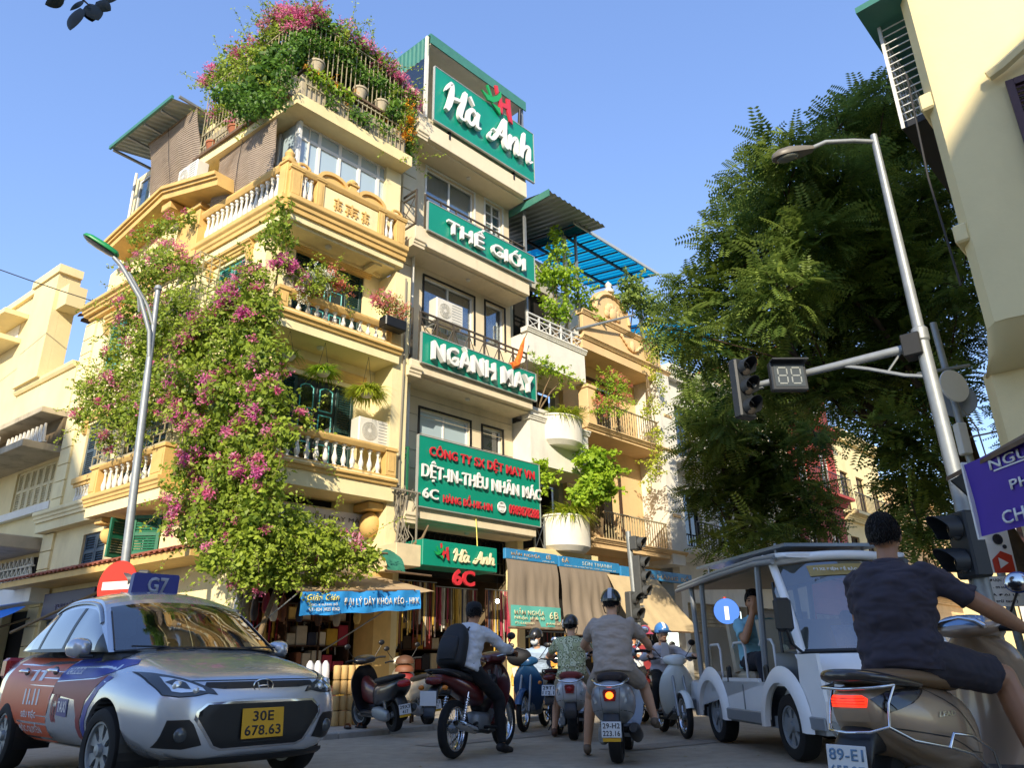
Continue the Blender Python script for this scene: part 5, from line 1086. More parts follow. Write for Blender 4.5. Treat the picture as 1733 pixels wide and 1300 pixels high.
SHRUB_SPARSE = [(0.68,18.26,8.22,0.19),(1.09,18.69,8.22,0.22),(1.43,19.04,8.18,0.16)]
SHRUB_RED = [(2.79,20.25,8.44,0.38),(3.05,20.53,7.99,0.41),(2.54,20.00,7.64,0.30),(3.19,20.67,8.50,0.28)]
BUSH_LIME = [(2.05,19.26,5.91,0.37),(2.38,19.61,5.67,0.41),(2.01,19.22,5.26,0.37),(1.65,18.85,4.88,0.30),(2.44,19.67,5.20,0.28),(2.24,19.46,6.12,0.25)]
BUSH_LIME2 = [(0.68,18.41,5.47,0.21),(0.75,18.48,5.19,0.21),(0.57,18.29,5.22,0.15)]
VINE = [(4.46,21.94,10.88,0.38),(4.56,22.05,10.10,0.30),(4.57,22.06,9.29,0.24),(4.24,21.70,8.19,0.29),(4.37,21.85,7.39,0.23),(4.11,21.57,6.31,0.23),(3.97,21.42,5.92,0.15),(4.77,22.26,8.97,0.17),(4.37,21.85,6.74,0.16),(3.99,21.45,7.92,0.18)]
PARAPET = [(4.05,21.80,12.09,0.50),(4.62,22.39,11.90,0.51),(3.74,21.47,12.30,0.27),(3.57,21.30,11.62,0.26)]
TREE_A = [(7.54,11.95,11.36,0.35),(7.74,13.18,12.13,0.44),(6.76,12.48,11.02,0.41),(7.99,13.42,11.53,0.67),(8.79,13.50,11.43,0.44),(4.72,11.26,9.52,0.30),(5.14,11.05,9.22,0.40),(5.46,14.35,10.79,0.56),(5.35,12.04,9.03,0.61),(6.23,11.94,9.21,0.65),(8.93,14.98,11.33,0.81),(8.34,12.88,9.56,0.55),(9.73,14.35,10.47,0.34),(4.30,12.91,8.69,0.44),(5.36,13.56,8.93,0.69),(5.44,11.60,7.86,0.63),(7.33,13.54,9.02,0.74),(8.85,14.47,9.42,0.71),(8.68,13.09,8.45,0.52),(3.78,13.97,8.15,0.44),(4.54,13.69,7.91,0.63),(4.52,11.26,6.58,0.59),(6.63,14.03,8.06,0.74),(7.25,13.36,7.69,0.71),(7.48,12.21,7.08,0.58),(7.46,11.12,6.56,0.37),(10.29,14.46,7.86,0.33),(3.23,12.89,6.71,0.36),(4.11,13.88,6.89,0.57),(5.27,14.52,7.01,0.65),(5.99,13.86,6.78,0.62),(7.34,14.68,7.05,0.65),(7.16,12.58,6.19,0.58),(8.96,14.20,7.01,0.61),(5.71,12.78,5.43,0.43),(7.44,14.74,6.13,0.59),(8.18,14.52,6.03,0.61),(7.06,11.39,4.99,0.34),(5.90,11.54,4.31,0.32),(6.50,11.87,4.15,0.43),(8.77,14.86,5.11,0.36),(6.80,12.74,3.56,0.41),(7.68,13.51,3.66,0.39),(6.56,12.20,2.72,0.34),(6.29,13.03,5.75,0.48),(7.16,12.54,7.96,0.56),(6.17,12.40,7.15,0.55),(5.32,13.34,5.89,0.45),(4.73,13.34,5.66,0.40)]
TREE_B = [(5.66,20.26,8.21,0.68),(6.43,19.70,7.46,0.75),(7.81,20.32,7.65,0.71),(5.29,20.14,6.59,0.66),(6.34,20.48,6.33,0.80),(7.23,19.68,6.26,0.70),(7.71,18.41,6.20,0.45),(5.15,20.15,5.26,0.51),(6.15,20.41,4.97,0.71),(7.09,20.26,5.09,0.71),(7.65,19.42,4.90,0.59),(5.37,19.78,3.77,0.43),(5.93,18.53,3.85,0.52),(7.30,20.08,4.17,0.53),(7.83,19.43,4.12,0.37),(4.77,18.71,6.99,0.40),(5.34,18.16,6.48,0.60),(6.82,20.13,5.72,0.68)]
TREE_C = [(11.94,17.00,6.43,0.37),(12.10,17.00,5.70,0.47),(12.28,17.00,7.18,0.20),(12.57,17.00,6.42,0.56)]
FG_LEAVES = [(-1.24,1.60,2.60,0.02),(-1.21,1.60,2.61,0.03),(-1.17,1.60,2.59,0.02),(-1.17,1.60,2.54,0.02),(-1.15,1.60,2.53,0.02)]
# ------------------------------------------------------------------ plants
def nrm(v):return v/np.linalg.norm(v,axis=-1,keepdims=True)
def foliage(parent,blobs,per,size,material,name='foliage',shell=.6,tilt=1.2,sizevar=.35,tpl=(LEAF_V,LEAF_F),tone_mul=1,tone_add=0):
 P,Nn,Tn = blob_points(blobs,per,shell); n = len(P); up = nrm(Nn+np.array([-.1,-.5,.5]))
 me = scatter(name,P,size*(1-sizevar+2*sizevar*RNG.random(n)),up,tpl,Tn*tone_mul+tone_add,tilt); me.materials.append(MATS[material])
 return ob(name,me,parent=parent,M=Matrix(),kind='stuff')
FLW_V = np.array([[0,0,0],[.5,.32,.2],[1,0,.3],[.5,-.32,.2],[-.25,.5,.2],[-.5,.87,.3],[-.53,.27,.2],[-.25,-.5,.2],[-.53,-.27,.2],[-.5,-.87,.3]])
FLW_F = np.array([[0,1,2,3],[0,4,5,6],[0,8,9,7]])
def flowers(parent,blobs,n_cl,per,spread,size,material,bias=None,name='flowers'):
 B_ = np.array([b[:4]for b in blobs]); C_ = []
 for k in range(n_cl):
  b = B_[RNG.integers(len(B_))]; d = nrm(RNG.normal(size=3)+np.array([-.25,-.9,.35])); C_.append(b[:3]+d*b[3]*1.02)
 C_ = np.array(C_+(bias or[])); P = np.repeat(C_,per,0)+RNG.normal(size=(len(C_)*per,3))*spread*np.repeat(RNG.uniform(.5,1.3,len(C_)),per)[:,None]
 n = len(P); up = np.tile(nrm(np.array([-.2,-.8,.5])),(n,1)); me = scatter(name,P,size*RNG.uniform(.7,1.3,n),up,(FLW_V,FLW_F),RNG.random(n),1.3); me.materials.append(MATS[material])
 return ob(name,me,parent=parent,M=Matrix(),kind='stuff')
def sprays(parent,blobs,n,length,material,stem='vine_wood',leaf=.06,droop=.5,name='trailing_shoots'):
 "loose shoots leaving the clumps, with leaves along them"
 P = []; Tt = []; q = MB()
 for k in range(n):
  b = blobs[random.randrange(len(blobs))]; d = Vector((random.gauss(-.1,1),random.gauss(-.5,.7),random.gauss(.2,.8))).normalized(); p = Vector(b[:3])+d*b[3]*.8; L_ = length*random.uniform(.5,1.2); pts = [p.copy()]
  for s_ in range(7):
   d = (d+Vector((random.gauss(0,.12),random.gauss(0,.12),-droop*.16))).normalized(); p = p+d*L_/7; pts.append(p.copy())
   for m in range(5):P.append(np.array(p)+RNG.normal(size=3)*.03); Tt.append(random.random()*.5+.5)
  q.tube(pts,.004,3,cap=False)
 P = np.array(P); me = scatter('leaves',P,leaf*RNG.uniform(.7,1.3,len(P)),np.tile(nrm(np.array([-.1,-.5,.7])),(len(P),1)),(LEAF_V,LEAF_F),np.array(Tt),1.4); me.materials.append(MATS[material])
 ob(name,q,stem,parent,Matrix(),kind='stuff'); return ob('shoot_leaves',me,parent=parent,M=Matrix(),kind='stuff')
def stems(parent,pts_list,material='vine_wood',name='stem'):
 for pts,r in pts_list:q = MB(); q.tube(pts,r,7); ob(name,q,material,parent,Matrix(),smooth=60)
def at(Mx,x,y,z):return tuple(Mx@Vector((x,y,z)))
bg_ = thing('bougainvillea','huge pink bougainvillea climbing the corner of the yellow house','climber',T(*at(HA,.0,-.35,.12)))
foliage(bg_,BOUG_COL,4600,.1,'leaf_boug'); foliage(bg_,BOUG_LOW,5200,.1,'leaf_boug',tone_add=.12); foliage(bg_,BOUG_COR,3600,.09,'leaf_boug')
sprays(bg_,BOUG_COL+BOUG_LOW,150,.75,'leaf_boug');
flowers(bg_,BOUG_COL,75,24,.055,.058,'petal_pink'); flowers(bg_,BOUG_COL,26,55,.085,.058,'petal_magenta'); flowers(bg_,BOUG_LOW,20,20,.05,.05,'petal_pink')
b0 = Vector(at(HA,-.05,-.25,.12)); stems(bg_,[([b0,b0+V3(.05,.02,.8),b0+V3(-.06,.05,1.6),b0+V3(.02,.0,2.6),b0+V3(-.1,.1,4.0),b0+V3(-.3,.3,6.0),b0+V3(-.2,.3,8.2)],[.09,.08,.07,.06,.05,.04,.02]),([b0+V3(.02,.02,.05),b0+V3(.12,.1,1.0),b0+V3(.4,.3,2.2),b0+V3(1.2,1.0,2.7),b0+V3(1.9,1.8,2.75)],[.06,.05,.04,.03,.02]),([b0+V3(-.06,.05,1.6),b0+V3(-.5,.2,2.6),b0+V3(-.9,.5,3.8),b0+V3(-1.6,1.2,5.0)],[.05,.04,.03,.02])])
bl = thing('bougainvillea','sprawling pink bougainvillea over the window cages beside the left lamp post','climber',T(*at(HB,-4.2,-.2,4.98)))
foliage(bl,BOUG_LEFT,3800,.095,'leaf_boug'); foliage(bl,BOUG_PED,3600,.085,'leaf_boug'); sprays(bl,BOUG_LEFT,110,.7,'leaf_boug')
flowers(bl,BOUG_LEFT,46,22,.06,.055,'petal_pink'); flowers(bl,BOUG_PED,7,14,.05,.045,'petal_pink')
stems(bl,[([at(HB,-4.6,.0,5.0),at(HB,-4.5,-.5,6.0),at(HB,-4.0,-.6,7.2),at(HB,-3.8,-.55,8.6),at(HB,-4.4,-.4,10.0)],[.03,.03,.025,.02,.01]),([at(HB,-3.0,.0,7.5),at(HB,-3.2,-.6,8.2),at(HB,-4.4,-.7,8.6),at(HB,-5.6,-.7,8.0)],[.025,.02,.015,.01])])
rg = thing('roof_garden_shrub','dense pink flowering shrubs crowning the roof terrace of the yellow house','shrub',T(*at(HA,1.2,.5,12.3)))
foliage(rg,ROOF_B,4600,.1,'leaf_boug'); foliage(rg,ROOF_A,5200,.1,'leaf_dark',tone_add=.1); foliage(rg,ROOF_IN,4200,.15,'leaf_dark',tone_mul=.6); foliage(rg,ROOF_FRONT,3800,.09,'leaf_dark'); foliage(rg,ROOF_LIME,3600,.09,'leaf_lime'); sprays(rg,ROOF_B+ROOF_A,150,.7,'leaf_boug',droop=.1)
flowers(rg,ROOF_A[:7]+ROOF_B[:2]+ROOF_B[-2:],95,34,.09,.06,'petal_pink'); flowers(rg,ROOF_B[-6:]+ROOF_B[:1],22,34,.09,.06,'petal_pink'); flowers(rg,ROOF_LIME,6,10,.08,.05,'petal_orange')
flowers(rg,ROOF_A[8:12],2,60,.085,.055,'petal_orange',bias=[np.array(at(HA,2.85,-.2,13.25)),np.array(at(HA,2.75,-.2,12.75))])
# roof terrace fence and pots belong to the house
for(Mx,x0,x1,nn)in((HA,.1,2.75,22),(HB,-3.6,-.15,26)):
 for z0,z1 in((12.6,12.63),(12.95,12.98),(14.4,14.43)):q = MB(); q.box(x0,x1,-.12,-.09,z0,z1); ob('fence_rail',q,'cage_metal',YH,Mx)
 for i in range(nn+1):
  x = x0+(x1-x0)*i/nn; q = MB(); q.box(x-.009,x+.009,-.11,-.095,12.3,14.4); ob('fence_bar',q,'cage_metal',YH,Mx)
pot_m = MB(); pot_m.lathe([(.11,0),(.17,.24),(.19,.25),(.19,.3),(.16,.3),(.15,.22)],14); pm_ = {}
def pot(Mw,label,material='terracotta',s=1.0,group=None):
 k = material
 if k not in pm_:me = pot_m.mesh('flower_pot',40); me.materials.append(MATS[material]); pm_[k] = me
 o = bpy.data.objects.new('flower_pot',pm_[k]); _link(o,None,Mw@Matrix.Scale(s,4)); return tag(o,label,'flower pot',group)
for x in(.35,1.5,2.1):pot(HA@T(x,-.03,13.1),{.35:'pale pot at the corner behind the roof terrace fence',1.5:'pale pot in the middle of the roof terrace fence',2.1:'pale pot at the right end of the roof terrace fence'}[x],'stained_concrete',.95,'pots along the roof terrace fence')
for Mx,xa,xb in((HA,.02,2.85),(HB,-3.6,-.1)):q = MB(); q.box(xa,xb,-.05,.45,12.3,12.9,.02); ob('soil_trough',q,'stained_concrete',YH,Mx)
q = MB(); q.box(.05,2.8,-.14,.25,13.04,13.1); ob('pot_shelf',q,'rust_metal',YH,HA)
for x in(-3.2,-2.3,-1.0):pot(HB@T(x,.0,12.32),{-3.2:'brown pot at the left end of the roof edge under trailing shrubs',-2.3:'brown pot on the roof edge above the middle of the lower bamboo blind',-1.0:'brown pot on the roof edge nearest the house corner'}[x],'terracotta',1.0,'pots on the roof edge')
q = MB(); q.box(-3.7,-.1,-.2,.3,12.24,12.31); ob('pot_shelf',q,'rust_metal',YH,HB)
# flower pots on the second balcony rail
pa_ = thing('flower_bush','magenta flowering bush in a grey pot on the corner of the second balcony','plant',HA@T(.25,-.02,7.75)); foliage(pa_,POT_A,4500,.06,'leaf_boug'); flowers(pa_,POT_A,22,22,.05,.05,'petal_magenta')
q = MB(); q.lathe([(.08,7.75),(.13,7.95),(.14,8.0),(.12,8.0)],12,(.25,-.02,0)); ob('pot',q,'stained_concrete',pa_,HA,smooth=40)
pb_ = thing('flower_bush','white and coral flowering bush on the second balcony rail','plant',HA@T(.9,-.02,7.75)); foliage(pb_,POT_B,4500,.06,'leaf_boug'); flowers(pb_,POT_B[:3],14,18,.05,.05,'petal_white'); flowers(pb_,POT_B[3:],14,18,.06,.05,'petal_coral'); sprays(pb_,POT_B,22,.5,'leaf_boug')
q = MB(); q.lathe([(.08,7.75),(.13,7.95),(.14,8.0),(.12,8.0)],12,(.85,-.02,0)); ob('pot',q,'terracotta',pb_,HA,smooth=40)
pc_ = thing('flower_bush','pink flowering box planter at the right end of the second balcony','plant',HA@T(2.6,-.2,7.6)); foliage(pc_,POT_C,5000,.055,'leaf_boug'); flowers(pc_,POT_C,26,14,.05,.042,'petal_coral'); flowers(pc_,POT_C,14,14,.05,.042,'petal_pink')
q = MB(); q.box(2.3,2.85,-.36,-.1,7.56,7.8,.02); ob('box',q,'plastic_black',pc_,HA)
# hanging pots under the balconies
def strap(parent,origin,n,length,width,material,rise=.5,spread=1.0,name='fronds'):
 "arching strap leaves from one point, as ribbons"
 V_,F_,tn = [],[],[]; o = Vector(origin)
 for k in range(n):
  a = random.uniform(0,2*pi); L_ = length*random.uniform(.6,1.15); el = random.uniform(.15,1.3)*rise; d = Vector((cos(a)*spread,sin(a)*spread,el*1.6)).normalized(); p = o+Vector((random.gauss(0,.06),random.gauss(0,.04),0)); side = d.cross(Vector((0,0,1))).normalized(); t0 = random.random(); base = len(V_)
  for s_ in range(7):
   w_ = width*(1-(s_/6)**2)*.5+.002; V_ += [tuple(p+side*w_),tuple(p-side*w_)]; tn += [t0]*2; p = p+d*L_/6; d = (d+Vector((0,0,-.28))).normalized()
  for s_ in range(6):F_.append([base+2*s_,base+2*s_+1,base+2*s_+3,base+2*s_+2])
 me = np_mesh(name,np.array(V_),np.array(F_),np.array(tn)); me.materials.append(MATS[material]); return ob(name,me,parent=parent,M=Matrix(),kind='stuff')
def hanging(label,x,z,ztop,mt,n=160,L_=.35,w_=.018):
 t = thing('hanging_plant',label,'hanging plant',HA@T(x,.12,z)); q = MB(); q.lathe([(.03,z-.08),(.1,z-.06),(.14,z),(.145,z+.02),(.12,z+.02)],14,(x,.12,0)); ob('pot',q,'plastic_white',t,HA,smooth=50)
 for s_ in(-1,1):q = MB(); q.cyl((x+s_*.13,.12,z+.02),(x,.12,ztop),.004,n=4); ob('hanger',q,'wire_black',t,HA)
 strap(t,at(HA,x,.12,z+.02),n,L_,w_,mt,.45)
hanging('small hanging pot of grey green leaves under the second balcony',.42,6.42,6.95,'leaf_boug',160,.28)
hanging('hanging spider plant in the middle under the second balcony',1.2,6.3,6.95,'leaf_lime',420,.42,.018)
hanging('largest hanging fern, at the right end under the second balcony',2.25,6.12,6.95,'leaf_fern',800,.52,.018)
# planters of the white house and shrubs along the row
for(lab,x,z,n,L_)in(('yellow green fern spilling from the upper rounded planter',1.25,7.0,330,.62),('yellow green fern spilling from the lower rounded planter',1.3,4.38,380,.75)):
 t = thing('fern',lab,'plant',WMx@T(x,-.15,z)); strap(t,at(WMx,x,-.18,z-.02),n,L_,.035,'leaf_fern',.8); strap(t,at(WMx,x-.35,-.1,z-.02),n//3,L_*.8,.03,'leaf_fern',.8); strap(t,at(WMx,x+.35,-.1,z-.02),n//3,L_*.8,.03,'leaf_fern',.8)
def shrub(label,blobs,base,mt,per=1900,size=.09,fl=None,droopy=0):
 t = thing('shrub',label,'shrub',T(*base)); foliage(t,blobs,per,size,mt); sprays(t,blobs,16,.4,mt,leaf=size*.9)
 b = Vector(base)
 for bl_ in blobs[:6]:q = MB(); e = Vector(bl_[:3]); q.tube([b,b.lerp(e,.5)+V3(0,0,.1),e],[.025,.018,.006],5); ob('stem',q,'vine_wood',t,Matrix())
 if fl:flowers(t,blobs,30,12,.06,.05,fl)
 return t
shrub('tall lime green shrub on the white house terrace beside the blue canopy',SHRUB_UP,at(WMx,1.6,.4,9.3),'leaf_lime',2200,.12)
shrub('spindly young shrub above the upper fern planter',SHRUB_SPARSE,at(WMx,.5,.2,7.05),'leaf_lime',900,.09)
shrub('reddish orange shrub on the peach house upper balcony',SHRUB_RED,at(PM,.9,.3,7.2),'leaf_lime',2600,.07,'petal_coral')
shrub('bright green leafy shrub beside the lower fern planter',BUSH_LIME,at(PM,.2,-.1,4.05),'leaf_lime',2200,.15)
shrub('small bright green shrub just right of the large lettered sign',BUSH_LIME2,at(WMx,.4,.3,4.3),'leaf_lime',1500,.13)
shrub('trailing green vine down the right edge of the peach house',VINE,at(PM,3.3,.1,9.9),'leaf_fern',2600,.08)
shrub('dark leafy bush on the peach house parapet',PARAPET,at(PM,2.9,.4,10.6),'leaf_tree',3000,.12)
# ------------------------------------------------------------------ street trees with feathery compound leaves
_cv,_cf = [],[]
for i in range(8):
 x = .12+.88*i/8
 for s_ in(-1,1):
  L_ = .26*(1-.45*abs(i/7-.4)); b = len(_cv); dz = -.05*x*x*2
  _cv += [(x,0,dz),(x+.055,s_*L_*.5,dz+.02),(x+.05,s_*L_,dz-.03),(x-.03,s_*L_*.5,dz+.02)]; _cf.append((b,b+1,b+2,b+3))
COMP = (np.array(_cv),np.array(_cf))
def tree(label,base,blobs,lean,material,per,size,r0=.22,seed=1):
 t = thing('street_tree',label,'tree',T(*base)); rnd = random.Random(seed); cen = np.mean(np.array(blobs)[:,:3],0); b = Vector(base); top = Vector(cen); fork = b.lerp(Vector((cen[0],cen[1],0)),.3); fork.z = max(2.8,cen[2]*.42)
 q = MB(); q.tube([b,b+V3(0,0,.4),b.lerp(fork,.5)+V3(.06,-.05,.15),fork],[r0*1.35,r0*1.1,r0*.95,r0*.8],10); ob('trunk',q,'bark',t,Matrix(),smooth=60)
 limbs = []; n = max(4,len(blobs)//7); order = sorted(range(len(blobs)),key=lambda i:(atan2(blobs[i][0]-cen[0],blobs[i][2]-cen[2])))
 for k in range(n):
  grp = order[k*len(order)//n:(k+1)*len(order)//n]; m_ = Vector(np.mean(np.array([blobs[i][:3]for i in grp]),0)); mid = fork.lerp(m_,.55)+V3(rnd.gauss(0,.2),rnd.gauss(0,.2),.25)
  q = MB(); q.tube([fork-V3(0,0,.1),fork.lerp(mid,.5)+V3(rnd.gauss(0,.1),0,.1),mid,m_],[r0*.5,r0*.38,r0*.26,r0*.12],7); lo = ob('limb',q,'bark',t,Matrix(),smooth=60)
  q = MB()
  for i in grp:
   e = Vector(blobs[i][:3]); s_ = mid.lerp(m_,rnd.uniform(.1,.9)); q.tube([s_,s_.lerp(e,.5)+V3(rnd.gauss(0,.12),rnd.gauss(0,.12),rnd.gauss(.05,.1)),e,e+(e-s_)*.25],[r0*.16,r0*.1,r0*.06,.01],5)
   for j in range(4):d = Vector((rnd.gauss(0,1),rnd.gauss(0,1),rnd.gauss(.2,.6))).normalized(); q.tube([e,e+d*blobs[i][3]*.5,e+d*blobs[i][3]*.95-V3(0,0,.05)],[.02,.012,.004],4)
  ob('branches',q,'bark',lo,Matrix(),kind='stuff')
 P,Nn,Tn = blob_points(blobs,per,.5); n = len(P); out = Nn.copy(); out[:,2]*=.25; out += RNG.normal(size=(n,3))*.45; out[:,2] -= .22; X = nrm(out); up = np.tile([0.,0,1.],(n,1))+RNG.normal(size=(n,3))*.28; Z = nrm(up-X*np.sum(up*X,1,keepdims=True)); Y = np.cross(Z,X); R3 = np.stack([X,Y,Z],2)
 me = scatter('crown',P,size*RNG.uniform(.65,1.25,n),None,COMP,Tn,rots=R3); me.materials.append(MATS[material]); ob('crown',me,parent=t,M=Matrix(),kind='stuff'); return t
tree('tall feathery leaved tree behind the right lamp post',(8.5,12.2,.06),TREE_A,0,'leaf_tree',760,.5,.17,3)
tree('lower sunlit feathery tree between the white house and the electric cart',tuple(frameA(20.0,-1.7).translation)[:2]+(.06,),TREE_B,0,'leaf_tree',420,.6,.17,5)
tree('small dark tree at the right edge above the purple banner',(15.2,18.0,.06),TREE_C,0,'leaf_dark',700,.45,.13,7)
# big leaves of an overhanging branch at the upper left
fg = thing('overhanging_branch','dark leafy twig hanging into the sky at the upper left corner','branch',T(-1.05,1.55,1.98))
fb = Vector(FG_LEAVES[1][:3]); q = MB(); q.tube([fb+V3(-.05,.0,.5),fb+V3(-.02,0,.2),fb,fb+V3(.03,.0,-.03)],[.008,.006,.004,.002],6); ob('twig',q,'bark',fg,Matrix(),smooth=60)
for k,(dx,dz,rot,L_)in enumerate(((-.045,-.005,200,.055),(-.03,.012,170,.06),(.0,-.03,262,.085),(.02,-.01,300,.075),(.035,.0,325,.06),(.015,-.02,292,.055),(.045,.015,10,.05),(-.01,.02,230,.05))):
 q = MB(); n = 9; P = []
 for i in range(n+1):
  t_ = i/n; w_ = .34*L_*sin(pi*t_**.85)**.8+.0006; P.append([(t_*L_,0,w_),(t_*L_,-.006*sin(pi*t_),0),(t_*L_,0,-w_)])
 q.grid(P); ob('leaf',q,mat('leaf_blackish','#1c2416',.5),fg,Matrix.Translation(fb+V3(dx,.004*k,dz))@Matrix.Rotation(radians(-rot),4,'Y')@Matrix.Rotation(radians(20*k%50-25),4,'X'),smooth=60)  # one even near-black green on every leaf of the twig
 # ------------------------------------------------------------------ lamp posts, lights and signs
mat('lamp_green','#1f8a4a',.4); mat('lamp_lens','#6d6f66',.15); mat('lamp_grey','#6d675c',.45,var=.1)
mat('signal_grey','#4a4c4d',.5,var=.15,vscale=8); mat('signal_dark','#23272b',.5); mat('sign_red','#c8361f',.45,var=.06); mat('sign_white','#e6e4de',.5,var=.05); mat('sign_blue','#1466d0',.45)
mat('lens_off','#3a3632',.2); mat('seg_off','#858a88',.5)
lp = thing('street_lamp','grey steel street lamp with a green head in front of the yellow house','street lamp',T(-5.52,11,.06))
q = MB(); q.cyl((-5.52,11,.06),(-5.76,11,5.3),.068,.055,14); q.cyl((-5.76,11,5.3),(-5.82,11,6.75),.05,.04,12); ob('pole',q,'galvanised',lp,Matrix(),smooth=40)
q = MB(); q.lathe([(.13,.06),(.13,.1),(.1,.14),(.09,.4)],12,(-5.52,11,0)); ob('base_flange',q,'galvanised',lp,Matrix(),smooth=30)
q = MB(); q.lathe([(.05,6.74),(.065,6.76),(.05,6.82),(.001,6.85)],12,(-5.82,11,0)); ob('cap',q,'galvanised',lp,Matrix(),smooth=40)
q = MB(); q.tube([(-5.77,10.98,5.55),(-5.8,10.92,5.95),(-5.98,10.8,6.5),(-6.3,10.65,7.02),(-6.42,10.6,7.15)],.036,8); q.tube([(-5.79,10.98,6.1),(-5.9,10.9,6.42),(-6.2,10.72,6.93)],.026,7); q.cyl((-5.99,10.86,6.28),(-6.02,10.8,6.55),.02,n=6); ob('arm',q,'galvanised',lp,Matrix(),smooth=50)
hm = T(-6.6,10.53,7.3)@Matrix.Rotation(radians(203),4,'Z')@Matrix.Rotation(radians(-28),4,'Y')@Matrix.Scale(.82,4)
q = MB(); q.loft([[(x,w_*cos(a),h_*max(sin(a),-.2))for a in np.linspace(0,2*pi,17)[:-1]]for x,w_,h_ in((-.34,.07,.05),(-.3,.13,.09),(-.05,.16,.11),(.25,.15,.1),(.36,.11,.07),(.4,.05,.03))]); ob('lamp_head',q,'lamp_green',lp,hm,smooth=50)
q = MB(); q.loft([[(x,w_*cos(a),-.022-.05*(.5-.5*cos(a*2))*.3-d_)for a in np.linspace(0,2*pi,17)[:-1]]for x,w_,d_ in((-.28,.06,0),(-.2,.115,.015),(.1,.13,.02),(.3,.11,.015),(.36,.05,0))]); ob('lens',q,'lamp_lens',lp,hm,smooth=60)
# no entry sign and small signals on the same corner
ne = thing('no_entry_sign','round red no entry sign with a white bar above the taxi roof','sign',T(-5.6,10.75,1.62))
nm = T(-5.58,10.8,1.98,rz=-18)
q = MB(); q.lathe([(.001,-.012),(.34,-.012),(.345,0),(.34,.012),(.001,.012)],40,axis='y'); ob('disc',q,'sign_red',ne,nm)
q = MB(); q.box(-.25,.25,-.02,-.0125,-.055,.055); ob('bar',q,'sign_white',ne,nm)
q = MB(); q.box(-.03,.03,.012,.1,-.03,.03); ob('clamp',q,'galvanised',ne,nm)
def signal_head(parent,M,n=3,s=.3,mt='signal_grey',visor=.16,hood_m=None):
 h = n*s; q = MB(); q.box(-s*.5,s*.5,.0,s*.55,0,h,.02); hd = ob('housing',q,mt,parent,M)
 for k in range(n):
  c = (0,0,s*(k+.5)); q = MB(); q.lathe([(s*.36,-.012),(s*.3,-.02),(s*.15,-.03),(.001,-.034)],18,c,'y'); ob('lens',q,'lens_off',hd,M,smooth=60)
  q = MB(); rings = []
  for a in np.linspace(-.25*pi,1.25*pi,17):rings.append([(c[0]+s*.39*cos(a),-.01,c[2]+s*.39*sin(a)),(c[0]+s*.39*cos(a),-.01-visor*(.55+.45*max(0,sin(a))),c[2]+s*.38*sin(a)),(c[0]+s*.405*cos(a),-.01-visor*(.55+.45*max(0,sin(a))),c[2]+s*.395*sin(a)),(c[0]+s*.41*cos(a),-.01,c[2]+s*.41*sin(a))])
  q.loft(rings); ob('visor',q,hood_m or mt,hd,M,smooth=40)
 return hd
ps = thing('traffic_light','small grey traffic signal beside the no entry sign','traffic light',T(-5.4,10.95,1.65))
signal_head(ps,T(-5.3,10.82,1.66,rz=-75),2,.26,'signal_grey',.2); q = MB(); q.tube([(-5.6,11,1.9),(-5.4,10.95,1.9),(-5.22,10.85,1.9)],.02,6); ob('bracket',q,'galvanised',ps,Matrix())
# signals in the middle distance
cs = thing('traffic_light','grey pole with stacked traffic signals in front of the tan awning','traffic light',T(2.62,16.7,.0))
q = MB(); q.cyl((2.62,16.7,.0),(2.51,16.7,3.6),.075,.06,12); ob('pole',q,'galvanised',cs,Matrix(),smooth=40)
signal_head(cs,T(2.76,16.62,2.16,rz=55),3,.3,'signal_grey',.17); signal_head(cs,T(2.54,16.55,1.68,rz=40),2,.31,'signal_grey',.2); signal_head(cs,T(2.72,16.62,3.18,rz=55),1,.3,'signal_grey',.17)
for z in(3.3,2.6,2.0):q = MB(); q.cyl((2.56,16.7,z),(2.74,16.66,z),.02,n=6); ob('bracket',q,'galvanised',cs,Matrix())
# the big mast at the right
ms = thing('lamp_mast','tall grey lamp mast with a long signal arm at right','street lamp',T(4.22,7.05,.058))
q = MB(); q.cyl((4.26,7.05,.058),(4.2,7.05,3.9),.075,.066,16); q.cyl((4.2,7.05,3.9),(4.19,7.05,6.45),.056,.036,14); ob('pole',q,'galvanised',ms,Matrix(),smooth=40)
q = MB(); q.lathe([(.068,3.86),(.08,3.88),(.08,4.0),(.06,4.02)],16,(4.2,7.05,0)); ob('collar',q,'galvanised',ms,Matrix(),smooth=30)
q = MB(); q.tube([(4.19,7.05,6.36),(3.95,7.05,6.38),(3.62,7.04,6.36),(3.4,7.03,6.25)],.026,8); ob('lamp_arm',q,'galvanised',ms,Matrix(),smooth=50)
hm = T(3.22,7.02,6.19)@Matrix.Rotation(radians(180),4,'Z')@Matrix.Rotation(radians(14),4,'Y')
q = MB(); q.loft([[(x,w_*cos(a),h_*max(sin(a),-.35))for a in np.linspace(0,2*pi,17)[:-1]]for x,w_,h_ in((-.24,.045,.045),(-.12,.075,.07),(.05,.11,.09),(.16,.1,.08),(.23,.06,.05),(.25,.02,.02))]); ob('lamp_head',q,'lamp_grey',ms,hm,smooth=50)
q = MB(); q.ell((.08,0,-.035),(.13,.085,.035),14,8); ob('lens',q,'lamp_lens',ms,hm,smooth=60)
aA,aB = V3(4.2,7.05,3.83),V3(2.78,8.2,3.83)
q = MB(); q.cyl(aA,aA.lerp(aB,.98),.05,.034,10); ob('signal_arm',q,'galvanised',ms,Matrix(),smooth=40)
